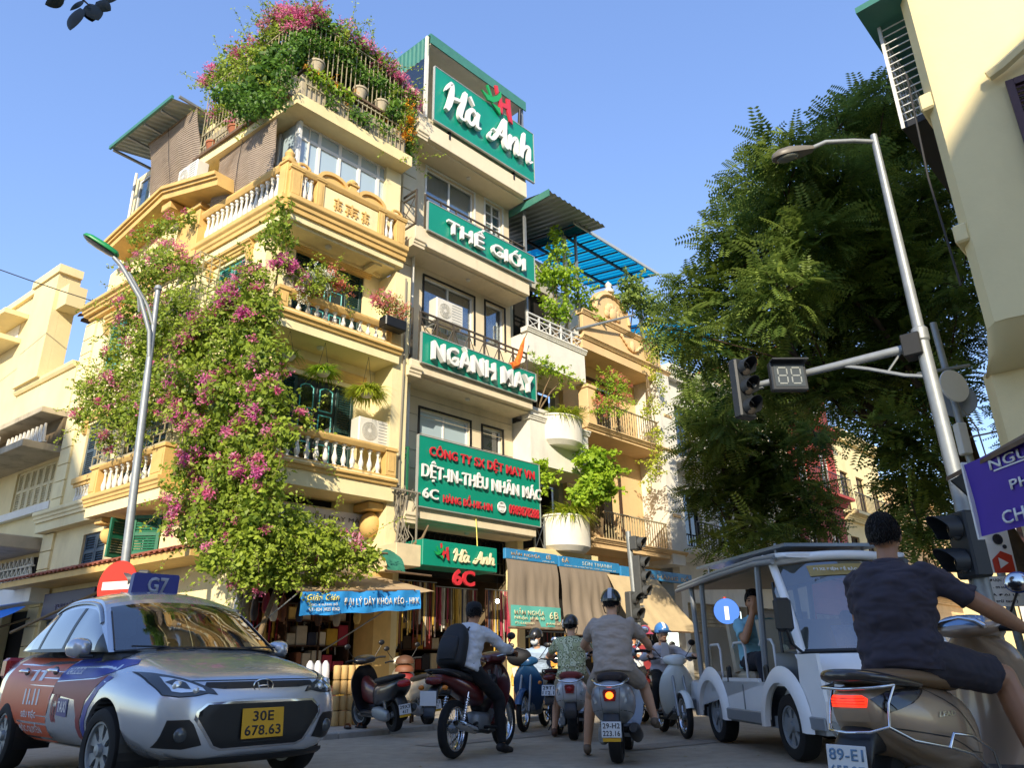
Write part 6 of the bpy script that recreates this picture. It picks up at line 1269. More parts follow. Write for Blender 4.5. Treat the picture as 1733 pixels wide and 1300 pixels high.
q = MB(); q.tube([aA-V3(0,0,.35),aA.lerp(aB,.12)-V3(0,0,.28),aA.lerp(aB,.3)-V3(0,0,.12),aA.lerp(aB,.42)-V3(0,0,.03)],.02,6); q.cyl(aA.lerp(aB,.1),aA.lerp(aB,.2)-V3(0,0,.2),.012,n=6); ob('arm_brace',q,'galvanised',ms,Matrix(),smooth=40)
q = MB(); q.box(-.09,.09,-.11,.11,-.12,.12,.01); ob('arm_clamp',q,'dark_metal',ms,Matrix.Translation(aA+V3(-.07,.05,0))@Matrix.Rotation(radians(-39),4,'Z'))
for z in(1.55,1.95,2.35):q = MB(); q.box(4.1,4.14,6.945,6.96,z,z+.09); ob('stencilled_plate',q,'grey_metal',ms,Matrix())
th = thing('traffic_light','unlit three lamp signal at the end of the long mast arm','traffic light',T(2.72,8.2,3.4)); Mh = T(2.71,8.15,3.44,rz=26)
signal_head(th,Mh,3,.24,'signal_dark',.17); q = MB(); q.cyl((2.72,8.28,3.8),(2.9,8.12,3.8),.025,n=6); ob('bracket',q,'galvanised',th,Matrix())
cd = thing('countdown_display','dark square countdown display with two blank digits on the mast arm','display',T(3.06,7.85,3.65)); Mc = T(3.05,7.7,3.6,rz=2)
q = MB(); q.box(-.2,.2,0,.09,0,.34,.012); ob('housing',q,'signal_dark',cd,Mc)
q = MB(); q.box(-.2,.2,-.1,0,.325,.34); ob('hood',q,'signal_dark',cd,Mc)
q = MB(); q.box(-.165,.165,-.006,-.001,.04,.295); ob('face',q,mat('display_face','#3c4346',.35),cd,Mc)
for dx in(-.075,.075):
 for(a,b,c,d)in((-.042,.042,.25,.265),(-.042,.042,.158,.173),(-.042,.042,.066,.081),(-.057,-.043,.18,.245),(.043,.057,.18,.245),(-.057,-.043,.086,.151),(.043,.057,.086,.151)):q = MB(); q.box(dx+a,dx+b,-.011,-.0065,c,d); ob('segment',q,'seg_off',cd,Mc)
 # second, thinner pole with round plates and a box
sp = thing('utility_pole','thin galvanised pole with two round plates behind the lamp mast','pole',T(4.86,7.65,.058))
q = MB(); q.cyl((4.86,7.65,.058),(4.73,7.65,4.35),.04,.035,10); ob('pole',q,'galvanised',sp,Matrix(),smooth=40)
q = MB(); q.cyl((4.4,7.6,3.72),(5.0,7.62,3.82),.018,n=6); ob('cross_bar',q,'galvanised',sp,Matrix())
for c,rz in(((4.74,7.56,3.56),15),((4.84,7.72,3.44),-30)):q = MB(); q.lathe([(.001,-.01),(.18,-.01),(.185,0),(.18,.01),(.001,.01)],28,axis='y'); ob('round_plate',q,'sign_white' if rz>0 else 'grey_metal',sp,T(*c,rz=rz))
q = MB(); q.box(-.05,.05,-.05,.05,-.17,.17,.01); ob('junction_box',q,'plastic_white',sp,T(4.72,7.6,2.98))
q = MB(); q.tube([(4.8,7.6,3.3),(4.9,7.6,3.1),(4.92,7.6,2.8),(4.82,7.6,2.75)],.008,5); ob('cable',q,'wire_grey',sp,Matrix())
# signal seen from the side at the mast foot, plates on the mast
ts = thing('traffic_light','dark traffic signal seen from the side on the lamp mast','traffic light',T(4.12,7.0,1.5)); signal_head(ts,T(4.1,7.02,1.5,rz=-86),2,.3,'signal_dark',.24)
q = MB(); q.cyl((4.23,7.05,1.9),(4.05,7.02,1.9),.02,n=6); ob('bracket',q,'dark_metal',ts,Matrix())
wn = thing('traffic_sign','white notice plate with black text on the lamp mast','sign',T(4.43,7.2,1.25)); Mw = T(4.46,7.17,1.26,rz=4)
q = MB(); q.box(-.27,.32,0,.012,0,.27); ob('plate',q,'sign_white',wn,Mw)
for tx,zc,w_ in(('XE BUÝT ĐƯỢC HOẠT ĐỘNG',.235,.54),('( TỪ 22H - 09 HÀNG NGÀY )',.17,.54),('VÀ ĐẠI LỄ',.105,.3),('( trừ taxi )',.045,.24)):ob('lettering',text_mesh(tx,w_,.034,.002,bold=.012),'ink_dark',wn,Mw@T(.03,-.002,zc))
rs = thing('traffic_sign','red and white warning sign above the white notice plate','sign',T(4.5,7.2,1.55)); Mw = T(4.56,7.18,1.56,rz=4)
q = MB(); q.box(-.12,.12,0,.012,0,.42); ob('plate',q,'sign_white',rs,Mw); q = MB(); q.prism([(-.1,.0),(.1,.0),(.1,.16),(.0,.2),(-.1,.12)],-.005,-.001,'y'); ob('red_field',q,'sign_red',rs,Mw); q = MB(); q.prism([(-.04,.04),(.05,.09),(-.04,.14)],-.009,-.006,'y'); ob('arrow',q,'sign_white',rs,Mw)
q = MB(); q.lathe([(.05,-.004),(.05,-.008),(.035,-.008),(.035,-.004)],16,(-.0,0,.31),'y'); q.lathe([(.02,-.003),(.02,-.009),(.001,-.009)],12,(.05,0,.24),'y'); ob('vehicle_mark',q,'ink_dark',rs,Mw)
bs = thing('traffic_sign','round blue arrow sign seen through the electric cart','sign',T(3.6,13.4,.0)); Mw = T(3.6,13.4,1.66,rz=-10)
q = MB(); q.lathe([(.001,-.012),(.21,-.012),(.215,0),(.21,.012),(.001,.012)],32,axis='y'); ob('disc',q,'sign_blue',bs,Mw); q = MB(); q.box(-.035,.035,-.018,-.0125,-.14,.08); ob('arrow_mark',q,'sign_white',bs,Mw)
q = MB(); q.cyl((3.6,13.44,0),(3.6,13.44,1.9),.03,n=8); ob('post',q,mat('post_red','#b8402c',.5),bs,Matrix())
# overhead wires
def cable(label,a,b,sag,r,mt='wire_black'):
 a,b = Vector(a),Vector(b); q = MB(); q.tube([a.lerp(b,i/16)-V3(0,0,sag*4*(i/16)*(1-i/16))for i in range(17)],r,5); return ob('overhead_wire',q,mt,label=label,cat='wire',smooth=60)
cable('thin black wire crossing the sky to the yellow house at left',(-24,14.2,15.5),at(HB,-8.3,.1,10.1),.5,.014)
cable('slack wire from the thin pole towards the right edge',(4.8,7.6,3.0),(9,9.5,5.2),.3,.01,'wire_grey')
cable('pale cable drooping from the large lettered sign to the small green sign',at(SM,1.95,.0,3.95),at(SM,1.9,-.1,3.25),-.06,.012,'letter_yellow')
wb = thing('cable_bundle','tangle of grey cables beside the pillar of the sign house','cables',SM@T(.05,-.05,2.9))
for k in range(14):
 x0_ = random.uniform(-.35,.15); q = MB(); pts = [(x0_+random.uniform(-.06,.06),.0+random.uniform(-.06,.1),z+random.uniform(-.05,.05))for z in np.linspace(4.3,2.85+random.uniform(0,.3),8)]; q.tube(pts,random.uniform(.007,.016),5); ob('cable',q,'wire_grey',wb,SM,smooth=60)
q = MB(); q.tube([(.0,-.05,2.95),(.2,-.1,3.2),(.35,-.12,3.3),(.6,.0,3.6)],[.03,.035,.03,.02],7); ob('branch',q,'vine_wood',wb,SM,smooth=60)
q = MB(); q.box(-.45,.3,-.1,-.06,4.2,4.23); q.box(.2,.23,-.1,-.07,2.95,4.2); ob('cable_frame',q,'wire_grey',wb,SM)
# ------------------------------------------------------------------ vehicle kit: local x forward, y left, z up
from mathutils.bvhtree import BVHTree
def hull(st,n=20,p=2.6,mb=None,top=None):
 "body through cross-sections (x, z centre, half width, half height[, exponent])"
 mb = mb or MB(); rings = []
 for s_ in st:
  x,zc,w_,h = s_[:4]; e = 2/(s_[4]if len(s_)>4 else p); r = []
  for i in range(n):
   a = 2*pi*i/n; c,d = cos(a),sin(a); r.append((x,w_*math.copysign(abs(c)**e,c),zc+h*math.copysign(abs(d)**e,d)))
  rings.append(r)
 return mb.loft(rings)
def hullz(st,n=20,p=2.6,mb=None):
 "body through level sections (z, x centre, half x, half y)"
 mb = mb or MB(); rings = []
 for s_ in st:
  z,xc,hx,hy = s_[:4]; e = 2/(s_[4]if len(s_)>4 else p); r = []
  for i in range(n):
   a = 2*pi*i/n; c,d = cos(a),sin(a); r.append((xc+hx*math.copysign(abs(c)**e,c),hy*math.copysign(abs(d)**e,d),z))
  rings.append(r)
 return mb.loft(rings)
def sm_st(st,k=4):
 "smooth a station list with catmull-rom"
 out = []; m = max(len(s_)for s_ in st); st = [tuple(s_)for s_ in st]
 for i in range(len(st)-1):
  p0,p1,p2,p3 = st[max(i-1,0)],st[i],st[i+1],st[min(i+2,len(st)-1)]
  for j in range(k):
   u = j/k; out.append(tuple(.5*(2*b+(c-a)*u+(2*a-5*b+4*c-d)*u*u+(3*b-a-3*c+d)*u**3)for a,b,c,d in zip(p0,p1,p2,p3)))
 return out+[st[-1]]
def lathe_open(prof,n,c,axis='y',mb=None):
 mb = mb or MB(); rings = []
 for r,h in prof:
  rings.append([((c[0]+r*cos(2*pi*i/n),c[1]+h,c[2]+r*sin(2*pi*i/n))if axis=='y' else(c[0]+h,c[1]+r*cos(2*pi*i/n),c[2]+r*sin(2*pi*i/n)))for i in range(n)])
 return mb.loft(rings,cap=False)
def wheel(parent,M,c,r,wd,rim_r,style='spoke',tyre_m='rubber',rim_m='chrome',steer=0,name='wheel'):
 Mw = M@T(*c,rz=steer); q = lathe_open([(rim_r,-wd*.36),(rim_r*1.03,-wd*.5),((r+rim_r)/2,-wd*.56),(r*.955,-wd*.46),(r*.985,-wd*.32),(r,-wd*.12),(r,wd*.12),(r*.985,wd*.32),(r*.955,wd*.46),((r+rim_r)/2,wd*.56),(rim_r*1.03,wd*.5),(rim_r,wd*.36)],40,(0,0,0)); w_ = ob('tyre' if name is None else name,q,tyre_m,parent,Mw,smooth=40)
 q = lathe_open([(rim_r,-wd*.4),(rim_r*1.01,-wd*.45),(rim_r*.93,-wd*.44),(rim_r*.88,-wd*.2),(rim_r*.88,wd*.2),(rim_r*.93,wd*.44),(rim_r*1.01,wd*.45),(rim_r,wd*.4)],36,(0,0,0)); ob('rim',q,rim_m,w_,Mw,smooth=40)
 q = MB(); q.lathe([(.001,-wd*.55),(.04,-wd*.5),(.05,-wd*.3),(.05,wd*.3),(.04,wd*.5),(.001,wd*.55)],16,axis='y'); ob('hub',q,'grey_metal',w_,Mw,smooth=40)
 if style=='spoke':
  q = MB()
  for k in range(32):a = 2*pi*k/32; b = a+(.5 if k%2 else-.5); s_ = wd*.3*(1 if k%4<2 else-1); q.cyl((.045*cos(b),s_,.045*sin(b)),(rim_r*.9*cos(a),s_*.2,rim_r*.9*sin(a)),.0022,n=3,cap=False)
  ob('spokes',q,'chrome',w_,Mw,kind='stuff')
 else:
  n = 5 if style=='cast' else 7
  for k in range(n):
   a = 2*pi*k/n; q = MB(); d = V3(cos(a),0,sin(a)); t_ = V3(-sin(a),0,cos(a)); ww0,ww1 = rim_r*.16,rim_r*.27; yo = -wd*.34
   ring_ = [[d*rr+t_*s_*ww+V3(0,yo*yy,0)for s_,yy in((-1,1),(1,1),(1,-.2),(-1,-.2))]for rr,ww in((rim_r*.12,ww0),(rim_r*.5,ww0*.8),(rim_r*.93,ww1))]; q.loft(ring_)
   if style!='cast':q.v += [];
   ob('rim_spoke',q,rim_m,w_,Mw)
  q = MB(); q.lathe([(.001,.0),(rim_r*.86,.0),(rim_r*.86,.01),(.001,.01)],24,axis='y'); ob('brake_disc',q,'dark_metal',w_,Mw)
 return w_
def cutgrid(bm,ax,step,lo,hi):
 no = [0,0,0]; no[ax] = 1; v = lo+step
 while v<hi:co = [0,0,0]; co[ax] = v; bmesh.ops.bisect_plane(bm,geom=bm.verts[:]+bm.edges[:]+bm.faces[:],plane_co=co,plane_no=no); v += step
def decal(name,flat,bvh,axis,side,material,parent,M,off=.003,step=.05,thick=0):
 "wrap a flat shape (list of 2-D points, or mesh in x-z) on to a body: axis 'y' -> side view (x,z), axis 'x' -> front view (y,z)"
 bm = bmesh.new()
 if isinstance(flat,list):bm.faces.new([bm.verts.new((a,0,b))for a,b in flat])
 else:bm.from_mesh(flat)
 xs = [v.co.x for v in bm.verts]; zs = [v.co.z for v in bm.verts]; cutgrid(bm,0,step,min(xs),max(xs)); cutgrid(bm,2,step,min(zs),max(zs)); dead = []
 for v in bm.verts:
  a,b = v.co.x,v.co.z
  o,d = ((a,side*3,b),(0,-side,0))if axis=='y' else((3*side,a,b),(-side,0,0))
  h = bvh.ray_cast(Vector(o),Vector(d))
  if h[0]is None:dead.append(v); continue
  n = h[1]; n = n if n.dot(Vector(d))<0 else-n; v.co = h[0]+n*off
 bmesh.ops.delete(bm,geom=dead,context='VERTS'); bmesh.ops.triangulate(bm,faces=bm.faces)
 me = bpy.data.meshes.new(name); bm.to_mesh(me); bm.free(); me.shade_smooth(); me.materials.clear(); return ob(name,me,material,parent,M)
def plate(parent,M,c,w_,h,lines,bg='plate_white',ink='plate_ink',face='-x',tilt=0):
 R_ = M@T(*c)@(Matrix.Rotation(radians(-90),4,'Z')if face=='-x' else Matrix.Rotation(radians(90),4,'Z'))@Matrix.Rotation(radians(tilt),4,'X')
 q = MB(); q.box(-w_/2,w_/2,0,.006,-h/2,h/2,.004); p_ = ob('number_plate',q,bg,parent,R_)
 for i,l in enumerate(lines):
  zc = h/2-h*(i+.5)/len(lines); ob('characters',text_mesh(l,w_*.86 if len(l)>3 else w_*.5,h/len(lines)*.68,.002,bold=.015),ink,p_,R_@T(0,-.0005,zc*.94))
 return p_
mat('plate_white','#cfd2d2',.5,var=.06); mat('plate_ink','#26282c',.6); mat('plate_yellow','#d6a21a',.5,var=.08)
mat('car_silver','#c3c8ce',.24,metal=.6,coat=.8); mat('trim_black','#141517',.4); mat('lamp_clear','#dfe3e4',.08,metal=.7); mat('lamp_dark','#55595c',.15,metal=.5)
mat('decal_orange','#d9643a',.45,var=.06); mat('decal_blue','#2f3c96',.4); mat('decal_red','#8c3438',.45); mat('decal_navy','#2b3280',.4); mat('decal_white','#e2e2e6',.45)
glassmat('windscreen','#20262a',.16,.01,.9,'#b9c4c2'); glassmat('car_glass','#161b20',.3,.01,.45,'#6a757a')
# ------------------------------------------------------------------ the taxi
def coons(c0,c1,d0,d1,ns,nt):
 "grid between curves c0(s), c1(s) (t=0,1) and d0(t), d1(t) (s=0,1)"
 P = []
 for j in range(nt+1):
  t = j/nt; r = []
  for i in range(ns+1):
   s_ = i/ns; r.append((1-t)*c0(s_)+t*c1(s_)+(1-s_)*d0(t)+s_*d1(t)-((1-s_)*(1-t)*c0(0)+s_*(1-t)*c0(1)+(1-s_)*t*c1(0)+s_*t*c1(1)))
  P.append(r)
 return P
def curve(pts):
 P = [Vector(p)for p in pts]
 def f(s_):
  x = s_*(len(P)-1); i = min(int(x),len(P)-2); u = x-i; p0,p1,p2,p3 = P[max(i-1,0)],P[i],P[i+1],P[min(i+2,len(P)-1)]
  return .5*(2*p1+(p2-p0)*u+(2*p0-5*p1+4*p2-p3)*u*u+(3*p1-p0-3*p2+p3)*u**3)
 return f
def taxi(M):
 t = thing('taxi','silver taxi sedan with an orange and blue wrapped door at lower left','car',M)
 # lower body sections: (x, z low, z high, half width, exponent, shoulder tuck)
 st = [(.815,.34,.60,.40),(.80,.27,.66,.50),(.77,.23,.72,.585),(.72,.215,.765,.66),(.64,.205,.80,.72),(.52,.20,.835,.765),(.36,.20,.875,.80),(.16,.2,.915,.82),(-.05,.2,.95,.828),(-.3,.2,.985,.83),(-.7,.2,.99,.832),(-1.3,.2,1.0,.832),(-1.9,.2,1.02,.83),(-2.4,.21,1.04,.82),(-2.8,.22,1.05,.80),(-3.05,.25,1.04,.76),(-3.17,.3,1.0,.68),(-3.22,.4,.92,.56)]
 st = sm_st(st,3); n = 44; rings = []
 for x,z0,z1,hw in st:
  zc,h = (z0+z1)/2,(z1-z0)/2; r = []
  for i in range(n):
   a = 2*pi*i/n; c,d = cos(a),sin(a); pw = 2/4.2; y = hw*math.copysign(abs(c)**pw,c); z = zc+h*math.copysign(abs(d)**(2/3.2),d)
   k = (z-.62)/.4
   if z>.62:y*=1-.075*k*k
   if z<.45:y*=1-.05*((.45-z)/.25)
   if x>-.4 and d>.5:z += .012*(1-abs(c))
   r.append((x,y,z))
  rings.append(r)
 q = MB(); q.loft(rings); me = q.mesh('body'); bo = bpy.data.objects.new('tmp',me); COL.objects.link(bo); cut = MB()
 for x in(0,-2.43):
  for s_ in(-1,1):cut.cyl((x,s_*.45,.3),(x,s_*1.2,.3),.345,n=40)
 co = bpy.data.objects.new('tmpc',cut.mesh('c')); COL.objects.link(co); md = bo.modifiers.new('b','BOOLEAN'); md.object = co; md.operation = 'DIFFERENCE'; md.solver = 'EXACT'
 dg = bpy.context.evaluated_depsgraph_get(); me2 = bpy.data.meshes.new_from_object(bo.evaluated_get(dg)); bpy.data.objects.remove(bo); bpy.data.objects.remove(co)
 me2.materials.clear(); me2.shade_smooth(); me2.set_sharp_from_angle(angle=radians(38)); body = ob('body',me2,'car_silver',t)
 bv = BVHTree.FromPolygons([Vector(p)for r in rings for p in r],list(q.f))
 for x in(0,-2.43):
  for s_ in(-1,1):a = MB(); a.loft([[(x+.345*cos(b),s_*y,.3+.345*sin(b))for b in np.linspace(-.35,pi+.35,25)]for y in(.5,.8)],cap=False,closed=False); a.loft([[(x+r_*cos(b),s_*.5,.3+r_*sin(b))for b in np.linspace(-.35,pi+.35,25)]for r_ in(.02,.345)],cap=False,closed=False); ob('wheel_arch',a,'trim_black',t)
 for x,stt in((0,4),(-2.43,0)):
  for s_ in(-1,1):wheel(t,M@(T()if s_<0 else T()),(x,s_*.74,.29),.29,.18,.19,'car',rim_m='galvanised',steer=(180 if s_>0 else 0)+stt)
  # greenhouse
 belt = {s_:curve([(-.33,s_*.735,.965),(-.9,s_*.758,.985),(-1.5,s_*.762,.995),(-2.1,s_*.752,1.01),(-2.72,s_*.70,1.03)])for s_ in(-1,1)}
 arch = {s_:curve([(-.33,s_*.735,.965),(-.62,s_*.675,1.16),(-.98,s_*.60,1.375),(-1.25,s_*.57,1.44),(-1.65,s_*.565,1.465),(-2.05,s_*.565,1.44),(-2.35,s_*.59,1.33),(-2.72,s_*.70,1.03)])for s_ in(-1,1)}
 A_ = {s_:curve([arch[s_](u)for u in np.linspace(0,2/7,6)])for s_ in(-1,1)}
 cowl = curve([(-.33,-.735,.965),(-.19,-.45,.985),(-.13,0,.995),(-.19,.45,.985),(-.33,.735,.965)]); top = curve([arch[-1](2/7),V3(-.93,-.32,1.425),V3(-.90,0,1.44),V3(-.93,.32,1.425),arch[1](2/7)])
 W = coons(cowl,top,A_[-1],A_[1],40,20)
 def sub(P,i0,i1,j0,j1):return[r[i0:i1+1]for r in P[j0:j1+1]]
 for nm,b in(('windscreen_frame',(0,2,0,20)),('windscreen_frame',(38,40,0,20)),('windscreen_frame',(2,38,18,20))):g_ = MB(); g_.grid(sub(W,*b)); ob(nm,g_,'car_silver',t,smooth=60)
 g_ = MB(); g_.grid(sub(W,2,38,0,1)); ob('cowl',g_,'trim_black',t,smooth=60)
 g_ = MB(); g_.grid(sub(W,2,38,1,18)); ob('windscreen',g_,'windscreen',t,smooth=60,fixn=False)
 for s_ in(-1,1):
  sb = MB(); sb.tube([V3(*W[1][2 if s_<0 else 38])+V3(.0,0,.006)]+[V3(*W[j][2 if s_<0 else 38])+V3(.004,0,.004)for j in range(4,19,3)],.007,5); ob('windscreen_seal',sb,'trim_black',t)
 rr = {s_:curve([arch[s_](u)for u in np.linspace(2/7,5.4/7,9)])for s_ in(-1,1)}
 rear_top = curve([arch[-1](5.4/7),V3(-2.25,-.3,1.445),V3(-2.28,0,1.455),V3(-2.25,.3,1.445),arch[1](5.4/7)])
 R_ = coons(top,rear_top,rr[-1],rr[1],24,24); R_ = [[p+V3(0,0,.035*sin(pi*i/24)*sin(pi*j/24))for i,p in enumerate(r)]for j,r in enumerate(R_)]
 g_ = MB(); g_.grid(R_); ob('roof',g_,'car_silver',t,smooth=60)
 deck = curve([(-2.72,-.70,1.03),(-2.8,-.4,1.05),(-2.84,0,1.055),(-2.8,.4,1.05),(-2.72,.70,1.03)]); cr = {s_:curve([arch[s_](u)for u in np.linspace(5.4/7,1,6)])for s_ in(-1,1)}
 Q = coons(rear_top,deck,cr[-1],cr[1],24,14); g_ = MB(); g_.grid(sub(Q,3,21,1,13)); ob('rear_window',g_,'car_glass',t,smooth=60)
 for b in((0,3,0,14),(21,24,0,14),(3,21,0,1),(3,21,13,14)):g_ = MB(); g_.grid(sub(Q,*b)); ob('rear_pillar',g_,'car_silver',t,smooth=60)
 for s_ in(-1,1):
  ns,nt = 70,16; S = []
  for j in range(nt+1):
   k = j/nt; S.append([belt[s_](i/ns).lerp(arch[s_](i/ns),k)+V3(0,s_*.018*sin(pi*k),0)for i in range(ns+1)])
   # re-station so that verticals stay upright: arch and belt share x
  def at_x(f,x):
   lo,hi = 0,1
   for _ in range(26):m_ = (lo+hi)/2; lo,hi = (m_,hi)if f(m_).x>x else(lo,m_)
   return f((lo+hi)/2)
  S = []; xs = np.linspace(-.345,-2.71,ns+1)
  for j in range(nt+1):k = j/nt; S.append([at_x(belt[s_],x).lerp(at_x(arch[s_],x),k)+V3(0,s_*.02*sin(pi*k)*min(1,(at_x(arch[s_],x).z-.97)/.2),0)for x in xs])
  def ix(x):return int(round((x+.345)/(-2.71+.345)*ns))
  def patch(nm,x0,x1,k0,k1,mt,off=0):g_ = MB(); g_.grid([[p+V3(0,s_*off,0)for p in r]for r in sub(S,ix(x0),ix(x1),int(k0*nt),int(k1*nt))]); ob(nm,g_,mt,t,smooth=60)
  patch('door_frame',-.345,-2.71,.85,1,'car_silver'); patch('door_frame',-.345,-.6,0,.85,'trim_black'); patch('door_frame',-.345,-2.71,0,.1,'trim_black',.004)
  patch('pillar',-1.32,-1.40,.1,.85,'trim_black',.003); patch('pillar',-2.05,-2.1,.1,.85,'trim_black',.003); patch('pillar',-2.42,-2.71,0,.85,'car_silver')
  patch('side_window',-.6,-1.32,.1,.85,'car_glass'); patch('side_window',-1.40,-2.05,.1,.85,'car_glass'); patch('side_window',-2.1,-2.42,.1,.85,'car_glass')
  v = MB(); v.tube([at_x(arch[s_],x)*.12+at_x(belt[s_],x)*.0+at_x(arch[s_],x)*.88+V3(0,s_*.03,-.035)for x in np.linspace(-.75,-2.2,18)],.018,6,flat=.5); ob('rain_visor',v,mat('visor_chrome','#8f9398',.2,metal=.8),t,smooth=60)
  # mirror
  mi = MB(); hull(sm_st([(-.47,1.0,.02,.02),(-.5,1.0,.07,.06),(-.56,1.005,.1,.075),(-.62,1.0,.095,.068),(-.64,1.0,.03,.03)]),16,2.6,mi); mi.v = [(x,s_*(.875+y*.9),z)for x,y,z in mi.v]; mo = ob('mirror',mi,'car_silver',t,smooth=60)
  mi = MB(); mi.box(-.66,-.46,s_*.79,s_*.9,.925,.95,.01); ob('mirror_base',mi,'trim_black',mo)
  for x in(-1.22,-2.02):
   hd = MB(); hd.tube([(x+.1,s_*.832,.84),(x+.05,s_*.865,.845),(x-.05,s_*.865,.845),(x-.1,s_*.832,.84)],.014,6); ob('door_handle',hd,'chrome',t,smooth=60)
   hd = MB(); hd.ell((x,s_*.818,.84),(.075,.012,.035),14,8); ob('handle_recess',hd,'trim_black',t,smooth=60)
  for x in(-.42,-1.36,-2.1):decal('door_gap',[(x,.3 if x>-2 else .62),(x-.008,.3 if x>-2 else .62),(x-.008,.95),(x,.95)],bv,'y',s_,'trim_black',t,M,.0015,.1)
  decal('sill_trim',[(-.36,.21),(-.36,.27),(-2.08,.27),(-2.08,.21)],bv,'y',s_,'trim_black',t,M,.003,.1)
  # right side (facing the camera): wrap
 D = lambda nm,pts,mt,off = .003:decal(nm,pts,bv,'y',-1,mt,t,M,off,.06)
 D('orange_wrap',[(-1.32,.27),(-1.1,.93),(-2.6,.97),(-2.72,.8),(-2.76,.45),(-2.1,.4),(-2.0,.27)],'decal_orange'); D('blue_band',[(-1.15,.76),(-1.09,.92),(-.55,.93),(.02,.9),(.1,.87),(-.1,.81),(-.3,.78)],'decal_blue'); D('red_band',[(-1.19,.66),(-1.16,.75),(-.3,.77),(-.1,.8),(-.22,.72),(-.38,.62),(-.45,.46),(-.47,.3),(-.55,.3),(-.53,.5),(-.62,.62)],'decal_red'); D('blue_curve',[(-.1,.795),(-.22,.71),(-.38,.58),(-.44,.4),(-.46,.3),(-.38,.3),(-.36,.42),(-.3,.56),(-.14,.7),(.0,.78)],'decal_blue')
 def Tx(txt,xc,zc,w_,h,mt,bold=.02,shear=0,off=.006):
  me = text_mesh(txt,w_,h,0,bold=bold,shear=shear); me.transform(Matrix.Translation((xc,0,zc))); decal('lettering',me,bv,'y',-1,mt,t,M,off,9)
  # text runs left to right when seen from the right-hand side, so x grows forward
 Tx('G7',-1.05,.55,.17,.22,'decal_red',.05); D('taxi_field',[(-.98,.5),(-.98,.63),(-.74,.62),(-.74,.49)],'decal_navy',.005); Tx('TAXI',-.86,.565,.2,.08,'decal_white',.02,0,.009)
 Tx('11.11',-1.72,.63,.42,.13,'decal_white',.05); Tx('SIÊU TIỆC',-1.72,.49,.42,.075,'decal_white',.025); Tx('ĐỘC QUYỀN',-1.76,.38,.62,.095,'decal_white',.025); Tx('0243.32.32.32',-.85,.83,.36,.05,'decal_white',.02)
 for dx in(-1.82,-1.6):D('bag_mark',[(dx-.05,.76),(dx-.04,.85),(dx+.04,.85),(dx+.05,.76)],'decal_white',.006)
 # front: grille, lamps, plate
 F_ = lambda nm,pts,mt,off,step = .03:decal(nm,pts,bv,'x',1,mt,t,M,off,step)
 def mir(p):return[(-a,b)for a,b in p][::-1]
 F_('lower_grille_rim',[(-.49,.55),(-.42,.605),(.42,.605),(.49,.55),(.5,.5),(.36,.315),(.3,.29),(-.3,.29),(-.36,.315),(-.5,.5)],'chrome',.003); F_('lower_grille',[(-.47,.545),(-.41,.59),(.41,.59),(.47,.545),(.475,.505),(.345,.325),(.29,.305),(-.29,.305),(-.345,.325),(-.475,.505)],'trim_black',.006)
 for z in(.335,.365,.395):b_ = MB(); b_.tube([(.826-.1*(abs(y)/.4)**2.2,y,z)for y in np.linspace(-.36,.36,13)],.006,5); ob('grille_bar',b_,'dark_metal',t)
 F_('upper_grille',[(-.44,.705),(-.42,.735),(.42,.735),(.44,.705),(.3,.69),(-.3,.69)],'trim_black',.004,.02);
 b_ = MB(); b_.tube([(.775-.16*(abs(y)/.5)**2.2,y,.712)for y in np.linspace(-.43,.43,17)],.006,5); ob('chrome_strip',b_,'chrome',t)
 em_ = MB(); lathe_open([(.001,0),(.001,0)],4,(0,0,0)); e_ = [(.078*cos(a),.046*sin(a))for a in np.linspace(0,2*pi,33)]; em_.tube([(.792,y,.705+z)for y,z in e_],.006,6); em_.tube([(.79,-.045,.705+.025),(.792,-.028,.705-.03)],.007,6); em_.tube([(.79,.045,.705-.025),(.792,.028,.705+.03)],.007,6); em_.tube([(.792,-.038,.703),(.794,0,.708),(.792,.038,.707)],.007,6); ob('emblem',em_,'chrome',t,smooth=60)
 em_ = MB(); em_.ell((.78,0,.705),(.006,.075,.043),20,8); ob('emblem_back',em_,'trim_black',t,smooth=60)
 F_('hood_gap',[(-.62,.775),(-.55,.75),(.55,.75),(.62,.775),(.55,.744),(-.55,.744)],'trim_black',.002)
 for s_ in(-1,1):
  hp = [(.42,.665),(.36,.655),(.39,.69),(.56,.765),(.66,.80),(.715,.81),(.71,.74),(.68,.66),(.6,.645),(.5,.65)]
  hp = [(s_*a,b)for a,b in hp]; hp = hp if s_>0 else hp[::-1]
  def shr(P,k):cx = sum(a for a,b in P)/len(P); cz = sum(b for a,b in P)/len(P); return[(cx+(a-cx)*k,cz+(b-cz)*k)for a,b in P]
  F_('headlamp_rim',shr(hp,1.06),'trim_black',.004); F_('headlamp',hp,'lamp_dark',.008); F_('headlamp_reflector',shr(hp,.62),'lamp_clear',.012); F_('headlamp_core',shr([(s_*.53,.69),(s_*.6,.7),(s_*.65,.735),(s_*.6,.75),(s_*.55,.73)][::s_],1),'lamp_dark',.015)
  for yy,zz,rr_ in((.6,.715,.038),(.5,.685,.026)):
   h = bv.ray_cast(Vector((3,s_*yy,zz)),Vector((-1,0,0)))
   if h[0]:b_ = MB(); b_.ell(h[0]+V3(.004,0,0),(.02,rr_,rr_),16,10); ob('headlamp_lens',b_,'lamp_clear',t,smooth=60)
  fp_ = [(s_*a,b)for a,b in((.5,.47),(.53,.5),(.655,.5),(.69,.33),(.55,.315),(.43,.335))]; fp_ = fp_ if s_>0 else fp_[::-1]; F_('foglamp_recess',fp_,'trim_black',.004)
  h = bv.ray_cast(Vector((3,s_*.57,.405)),Vector((-1,0,0)))
